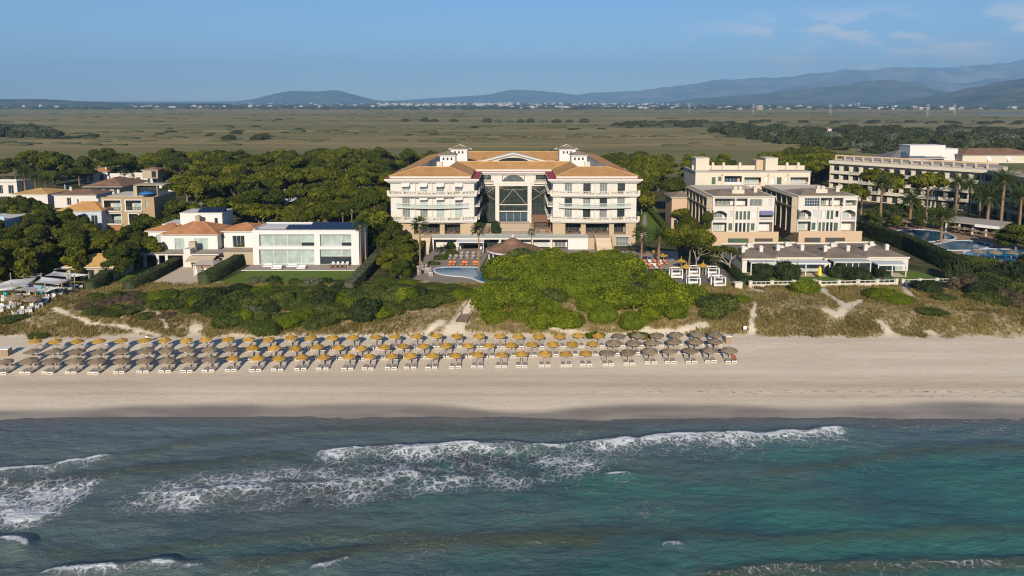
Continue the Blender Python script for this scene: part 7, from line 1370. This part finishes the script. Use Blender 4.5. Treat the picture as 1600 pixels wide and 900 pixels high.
# ---------------------------------------------------------------- scrub, thicket and woods
def scatter(poly, sp, seed, clear=0.0, avoid=None):
    r = random.Random(seed); xs = [p[0] for p in poly]; ys = [p[1] for p in poly]; P_ = []; A_ = (max(xs) - min(xs)) * (max(ys) - min(ys)); tries = int(A_ / sp ** 2 * 14)
    for _ in range(tries):
        x, y = r.uniform(min(xs), max(xs)), r.uniform(min(ys), max(ys))
        if not inpoly(x, y, poly): continue
        if any((x - a) ** 2 + (y - b_) ** 2 < sp * sp for a, b_ in P_): continue
        if clear and any((x - a) ** 2 + (y - b_) ** 2 < (R_ * 0.9 + clear) ** 2 for a, b_, R_ in (avoid or [])): continue
        P_.append((x, y))
    return P_
def bands(P_, bw, what, where):
    ys = min(p[1] for p in P_); B = {}
    for p in P_: B.setdefault(int((p[1] - ys) / bw), []).append(p)
    out = []
    for bi, b_ in enumerate(sorted(B)):
        for i, p in enumerate(sorted(B[b_])): out.append((p, '%s, %s from left in %s band, %s' % (what, nth(i), nth(bi), where)))
    return out
def wp(pts, z): return [G(p[0], p[1], p[2] if len(p) > 2 else z) for p in pts]
thick = wp([(764, 490, 3), (770, 452), (778, 420), (800, 404), (850, 400), (905, 398), (955, 404), (985, 425), (1030, 446), (1090, 462), (1150, 478, 3.5), (1148, 488, 3), (1080, 496, 2.8), (1000, 503, 2.8), (850, 503, 2.8), (778, 501, 2.8)], 5.0)
for (X, Y), lab in bands(scatter(thick, 3.9, 3), 6, 'rounded green dune pine', 'thicket before the hotel'):
    R = RN.uniform(3.4, 5.0) * (0.72 if Y < 121 else 1.0); u_ = RN.random() - (0.22 if Y < 126 else 0.0); plant('dune_pine' if u_ > 0.10 else 'scrub' if u_ > -0.12 else 'silver' if u_ > -0.18 else 'dry', X, Y, R, lab, 'tree', 'dune_pine', 'dune pine thicket', hs=RN.uniform(0.9, 1.2) * (1.05 if Y > 128 else 0.85))
scr = wp([(240, 470, 3.4), (330, 455, 3.4), (400, 450, 3.4), (545, 454, 3.4), (600, 430), (650, 440), (748, 450), (742, 466, 3), (705, 480, 3), (640, 490, 2.8), (520, 500, 2.8), (425, 507, 2.8), (335, 499, 2.8), (322, 486, 2.8), (255, 482, 3)], 4.0)
for (X, Y), lab in bands(scatter(scr, 2.3, 4), 5, 'dense dune shrub', 'scrub before the white houses'):
    u_ = RN.random(); plant('scrub' if u_ < 0.80 else 'dark' if u_ < 0.86 else 'dune_pine' if u_ < 0.97 else 'silver', X, Y, RN.uniform(1.8, 3.2), lab, 'shrub', 'dune_shrub', 'dune scrub before the white houses', hs=RN.uniform(0.75, 1.2) * (0.55 if Y > 127 else 1.0))
for (X, Y), lab in bands(scatter(wp([(125, 480), (150, 462), (230, 458), (320, 460), (320, 480), (250, 492), (150, 488)], 3.5), 2.6, 5), 5, 'low dune shrub', 'below the left lawn'):
    plant('scrub' if RN.random() < 0.7 else 'dry', X, Y, RN.uniform(1.5, 2.4), lab, 'shrub', 'dune_shrub', 'shrubs below the left lawn', hs=0.7)
for (X, Y), lab in bands(scatter(wp([(1495, 450), (1520, 425), (1560, 408), (1680, 415), (1680, 465), (1560, 468)], 4.5), 3.3, 6), 6, 'tangled coastal shrub', 'by the second hotel pools'):
    u_ = RN.random(); plant('dry' if u_ < 0.4 else 'dark' if u_ < 0.7 else 'scrub', X, Y, RN.uniform(2.6, 3.8), lab, 'shrub', 'coastal_shrub', 'coastal shrubs by the pools', hs=RN.uniform(0.8, 1.2))
for px, py, R, kind, lab, hs in ((1255, 462, 3.4, 'dune_pine', 'domed green bush right at the garden wall', 0.85), (1380, 474, 3.4, 'dune_pine', 'green mound of scrub in the middle of the right dunes', 0.6), (1402, 478, 2.8, 'dune_pine', 'smaller green mound right of the middle one', 0.6), (1448, 462, 3.2, 'dark', 'dark bush below the second garden gate', 0.7), (1470, 474, 2.6, 'scrub', 'green bush below the dark one in the right dunes', 0.6), (1530, 474, 3.0, 'scrub', 'low green bush in the right dunes toward the edge', 0.55), (1580, 470, 3.2, 'dark', 'dark low bush at the right edge of the dunes', 0.6), (1320, 456, 1.0, 'dune_pine', 'tiny green bush below the garden wall', 0.7), (1450, 490, 3.0, 'scrub', 'dark green creeping patch on the right dunes', 0.35), (1160, 478, 1.6, 'dune_pine', 'small bush at the thicket tip', 0.7), (20, 500, 2.2, 'scrub', 'low bush at the left edge of the dunes', 0.5), (60, 512, 1.8, 'scrub', 'low bush below the restaurant', 0.5), (1120, 486, 2.4, 'dry', 'grey dry shrub beside the thicket', 0.5), (930, 512, 1.8, 'dune_pine', 'creeping bush on the sand before the thicket', 0.4), (1000, 512, 2.0, 'dune_pine', 'second creeping bush on the sand before the thicket', 0.35)):
    X, Y = G(px, py, 2.6); plant(kind, X, Y, R, lab, hs=hs)
# single trees that stand out
def t_at(kind, px, py, R, H_, lab, vi=None, zc=0.92, name='pine_tree'):
    X, Y = G(px, py, 3 + H_ * zc); return tree(kind, X, Y, R, H_, lab, name, vi=vi)
for a in (('pine', 1062, 284, 7.6, 12.0, 'wide umbrella pine right of the hotel with pale limbs', 0), ('pine', 1078, 366, 5.4, 9.0, 'umbrella pine before the first apartment block', 1), ('bushy_pine', 585, 330, 5.4, 10.5, 'full pine against the hotel left wing'), ('bushy_pine', 610, 352, 4.4, 8.0, 'dark pine at the hotel left corner'), ('bushy_pine', 228, 338, 4.4, 8.6, 'pine right of the ochre house'), ('bushy_pine', 250, 345, 4.0, 7.6, 'pine between ochre house and villa'), ('bushy_pine', 268, 340, 4.4, 8.0, 'pine just behind the villa'), ('pine', 405, 323, 6.2, 10.5, 'broad pine behind the villa roof'), ('pine', 330, 316, 6.0, 10.5, 'broad pine behind the villa tower'), ('pine', 468, 330, 5.6, 9.5, 'pine behind the modern house, left'), ('pine', 510, 325, 6.0, 10.0, 'pine behind the modern house, middle'), ('bushy_pine', 560, 345, 4.5, 8.5, 'pine behind the fan palm pair'), ('pine', 1380, 272, 6.4, 15.0, 'umbrella pine before the second hotel, left one', 2), ('pine', 1452, 276, 6.0, 15.0, 'umbrella pine before the second hotel, right one', 3), ('pine', 1335, 295, 4.8, 11.0, 'thin umbrella pine beside the second apartment block', 4), ('pine', 1110, 390, 3.4, 5.0, 'small pine before the apartment podium', 1), ('bushy_pine', 1590, 352, 5.0, 7.0, 'dark leafy tree at the right edge by the pool bar'), ('bushy_pine', 1105, 335, 1.6, 9.0, 'slim cypress left of the first apartment block')): t_at(*a)
def wood(poly, z, sp, seed, Rr, Hr, what, where, mix, clear=2.0, name='pine_tree', group=None):
    for (X, Y), lab in bands(scatter(wp(poly, z), sp, seed, clear, list(TREES_DONE)), 22, what, where):
        R = RN.uniform(*Rr); kind = 'pine' if RN.random() < mix else 'bushy_pine'; tree(kind, X, Y, R if kind == 'pine' else R * 0.85, RN.uniform(*Hr), lab, name, group or ('trees ' + where))
wood([(270, 318), (300, 300), (395, 312), (560, 322), (605, 330), (600, 300), (606, 280), (626, 258), (648, 238), (560, 240), (330, 236), (150, 246), (-60, 252), (-60, 262), (130, 262), (258, 260), (292, 275), (285, 300)], 11.0, 9.8, 11, (4.2, 8.0), (7.0, 14.5), 'umbrella pine', 'wood left of the hotel', 0.75, 1.0)
wood([(-40, 325), (60, 322), (120, 352), (150, 372), (200, 385), (190, 402), (120, 405), (60, 415), (-40, 430)], 7.5, 4.6, 12, (2.8, 4.0), (6, 8.5), 'dark garden tree', 'garden behind the restaurant', 0.15, 0.5, 'garden_tree')
wood([(935, 245), (1000, 238), (1040, 245), (1045, 262), (1010, 285), (1006, 300), (960, 262)], 11.0, 6.6, 13, (4.2, 5.8), (9, 12), 'umbrella pine', 'wood right behind the hotel', 0.7, 0.5)
wood([(1075, 246), (1135, 240), (1140, 258), (1075, 262)], 10.5, 6.4, 14, (4.0, 5.2), (8, 11), 'umbrella pine', 'behind the rear apartment block', 0.7, 0.5)
wood([(1190, 240), (1270, 232), (1325, 242), (1320, 262), (1270, 268), (1215, 256)], 11.5, 6.2, 15, (4.2, 5.6), (9.5, 12.5), 'umbrella pine', 'between the apartments and the second hotel', 0.8, 0.3)
wood([(640, 245), (668, 236), (680, 238), (655, 255)], 9.0, 6.0, 16, (3.6, 4.6), (7, 9), 'pine', 'at the hotel rear left corner', 0.5, 0.3)
wood([(825, 236), (866, 233), (868, 238), (828, 241)], 13.0, 7.0, 17, (4.6, 6.0), (10, 12), 'pine', 'peeping over the hotel roof', 0.6, 0.2)
wood([(1056, 330), (1064, 312), (1095, 330), (1098, 372), (1066, 385), (1058, 362)], 6.0, 4.6, 18, (2.4, 3.4), (5, 7), 'garden tree', 'hotel right garden', 0.2, 0.5, 'garden_tree')
wood([(1350, 330), (1470, 328), (1470, 348), (1350, 350)], 5.0, 5.0, 19, (2.0, 3.0), (3.5, 5.5), 'garden tree', 'below the second hotel facade', 0.1, 0.5, 'garden_tree')
wood([(600, 395), (640, 380), (640, 400), (628, 430), (602, 440)], 5.0, 3.6, 20, (2.0, 2.8), (4, 5.5), 'garden tree', 'between the modern house and the pool', 0.0, 0.2, 'garden_tree')
wood([(178, 372), (240, 366), (255, 392), (205, 402), (185, 392)], 6.0, 4.2, 22, (2.4, 3.4), (4.5, 6.5), 'garden tree', 'left of the villa', 0.0, 0.4, 'garden_tree')
# gnarled bare trees by the bungalows
def bare_tree(px, py, H_, label, seed):
    rg_ = random.Random(seed); q = MB(); tips = []
    def grow(p, d, L, r, dep):
        e = p + d * L; mid = p + d * L * 0.5 + Vector((rg_.uniform(-1, 1), rg_.uniform(-1, 1), rg_.uniform(-0.3, 0.5))) * L * 0.14; q.tube([tuple(p), tuple(mid), tuple(e)], [r, r * 0.85, r * 0.68], 5, cap=False)
        if dep == 0: tips.append(e); return
        for _ in range(3 if dep > 1 else 2):
            nd = (d + Vector((rg_.uniform(-1, 1), rg_.uniform(-1, 1), rg_.uniform(-0.35, 0.6)))).normalized(); grow(e, nd, L * rg_.uniform(0.6, 0.85), r * 0.62, dep - 1)
    grow(Vector((0, 0, -0.2)), Vector((-0.25, 0, 1)).normalized(), H_ * 0.34, 0.24, 4)
    X, Y = G(px, py, 3.0); o = thing('gnarled_tree', label, 'tree', (X, Y, 3.0)); q.build('trunk', deadw_m, o)
    lob = [(t_.x, t_.y, t_.z + 0.2, 0.7, 0.7, 0.35) for t_ in tips if rg_.random() < 0.5]; cm2 = crown_mesh('crown', lob, 2600, 0.16, pine_m, seed, 0, 0.5); obj('crown', cm2, o)
bare_tree(1143, 428, 6.5, 'gnarled tree with bare pale limbs beside the bungalows', 5); bare_tree(1092, 424, 7.5, 'thin limbed leaning tree behind the four poster sunbeds', 8)
# marsh bushes and tree lines on the plain
def marsh(P_, Rr, hs, lab_w, where, bw):
    for (X, Y), lab in bands(P_, bw, lab_w, where): plant('marsh' if RN.random() < 0.9 else 'silver', X, Y, RN.uniform(*Rr), lab, 'bush', 'marsh_bush', 'bushes ' + where, hs=hs * RN.uniform(0.8, 1.2))
marsh(scatter(wp([(1120, 207), (1200, 202), (1300, 205), (1450, 207), (1700, 208), (1700, 246), (1500, 243), (1330, 238), (1230, 226), (1150, 216)], 1.0), 25, 31), (9, 17), 0.8, 'olive bush', 'plain behind the second hotel', 60)
marsh(scatter(wp([(960, 197), (1020, 193.5), (1100, 193), (1180, 197), (1180, 201), (1040, 199)], 1.0), 20, 32), (9, 13), 0.8, 'dark tree', 'tree line behind the hotel', 60)
marsh(scatter(wp([(-80, 214), (-80, 205), (60, 204), (85, 211), (80, 216)], 1.0), 13, 33), (9, 13), 1.0, 'dark tree', 'grove at the left edge', 40)
marsh(scatter(wp([(80, 216), (150, 213), (150, 216), (90, 218)], 1.0), 13, 34), (5, 8), 0.6, 'low bush', 'right of the left grove', 40)
marsh([G(x, y, 1.0) for x, y in ((357, 219), (399, 219), (412, 218))], (7, 9), 1.1, 'lone dark tree', 'on the plain above the pine wood', 500)
marsh([G(x, y, 1.0) for x, y in ((760, 191.5), (778, 191.5), (796, 191.5), (813, 191.5), (828, 191.5), (850, 191.5), (869, 191.8), (890, 191.5), (912, 191.6), (634, 189), (665, 190), (680, 190), (710, 190), (436, 188), (632, 190))], (7, 10), 1.0, 'lone dark bush', 'in the thin row across the plain', 4000)
marsh(scatter(wp([(1180, 190), (1620, 192), (1620, 194), (1180, 192.5)], 1.0), 42, 35), (9, 14), 0.5, 'low bush', 'far hedge line at right', 400)
for k in range(26): px, py = RN.uniform(40, 1000), RN.uniform(197, 214); X, Y = G(px, py, 1.0); plant('marsh', X, Y, RN.uniform(4, 9), 'low marsh bush on the open plain, number %s from the near side of its field' % nth(k), 'bush', 'marsh_bush', 'bushes on the open plain', hs=0.4)
for px, py, lab in ((1547, 228, 'small white hut with brown roof in the scrub on the plain'), (1291, 208, 'pale shed in the scrub on the plain')):
    X, Y = G(px, py, 1.0); o = thing('hut', lab, 'hut', (X, Y, 1.0)); q = MB(); q.box(-6, 6, 0, 7, -0.5, 5.0); q.build('wall', w_white, o); hip(o, -6, 6, 0, 7, 5.2, 2.0, t_br, 0.5); window(o, -2, -0.5, 1, 3, -0.05, 'dark', 1, 1)
flat('lake', [(1520, 176.5), (1720, 176.8), (1720, 179.2), (1520, 178.6)], 1.0, M('lake_water', (0.03, 0.06, 0.10), 0.1, spec=0.5), 'thin strip of lagoon far on the plain', 0.15)
# ---------------------------------------------------------------- air
q = MB(); q.box(-24000, 24000, -4000, 21000, -4.0, 1150)
hz = bpy.data.materials.new('air_haze'); hz.use_nodes = True; t_ = hz.node_tree; t_.nodes.clear()
pv = t_.nodes.new('ShaderNodeVolumePrincipled'); pv.inputs['Color'].default_value = (0.34, 0.63, 1.0, 1); pv.inputs['Density'].default_value = 9.6e-5; pv.inputs['Anisotropy'].default_value = 0.0
ou = t_.nodes.new('ShaderNodeOutputMaterial'); t_.links.new(pv.outputs[0], ou.inputs['Volume'])
o = q.build('haze', hz); tag(o, 'thin bluish air haze over the plain', 'haze', kind='stuff')
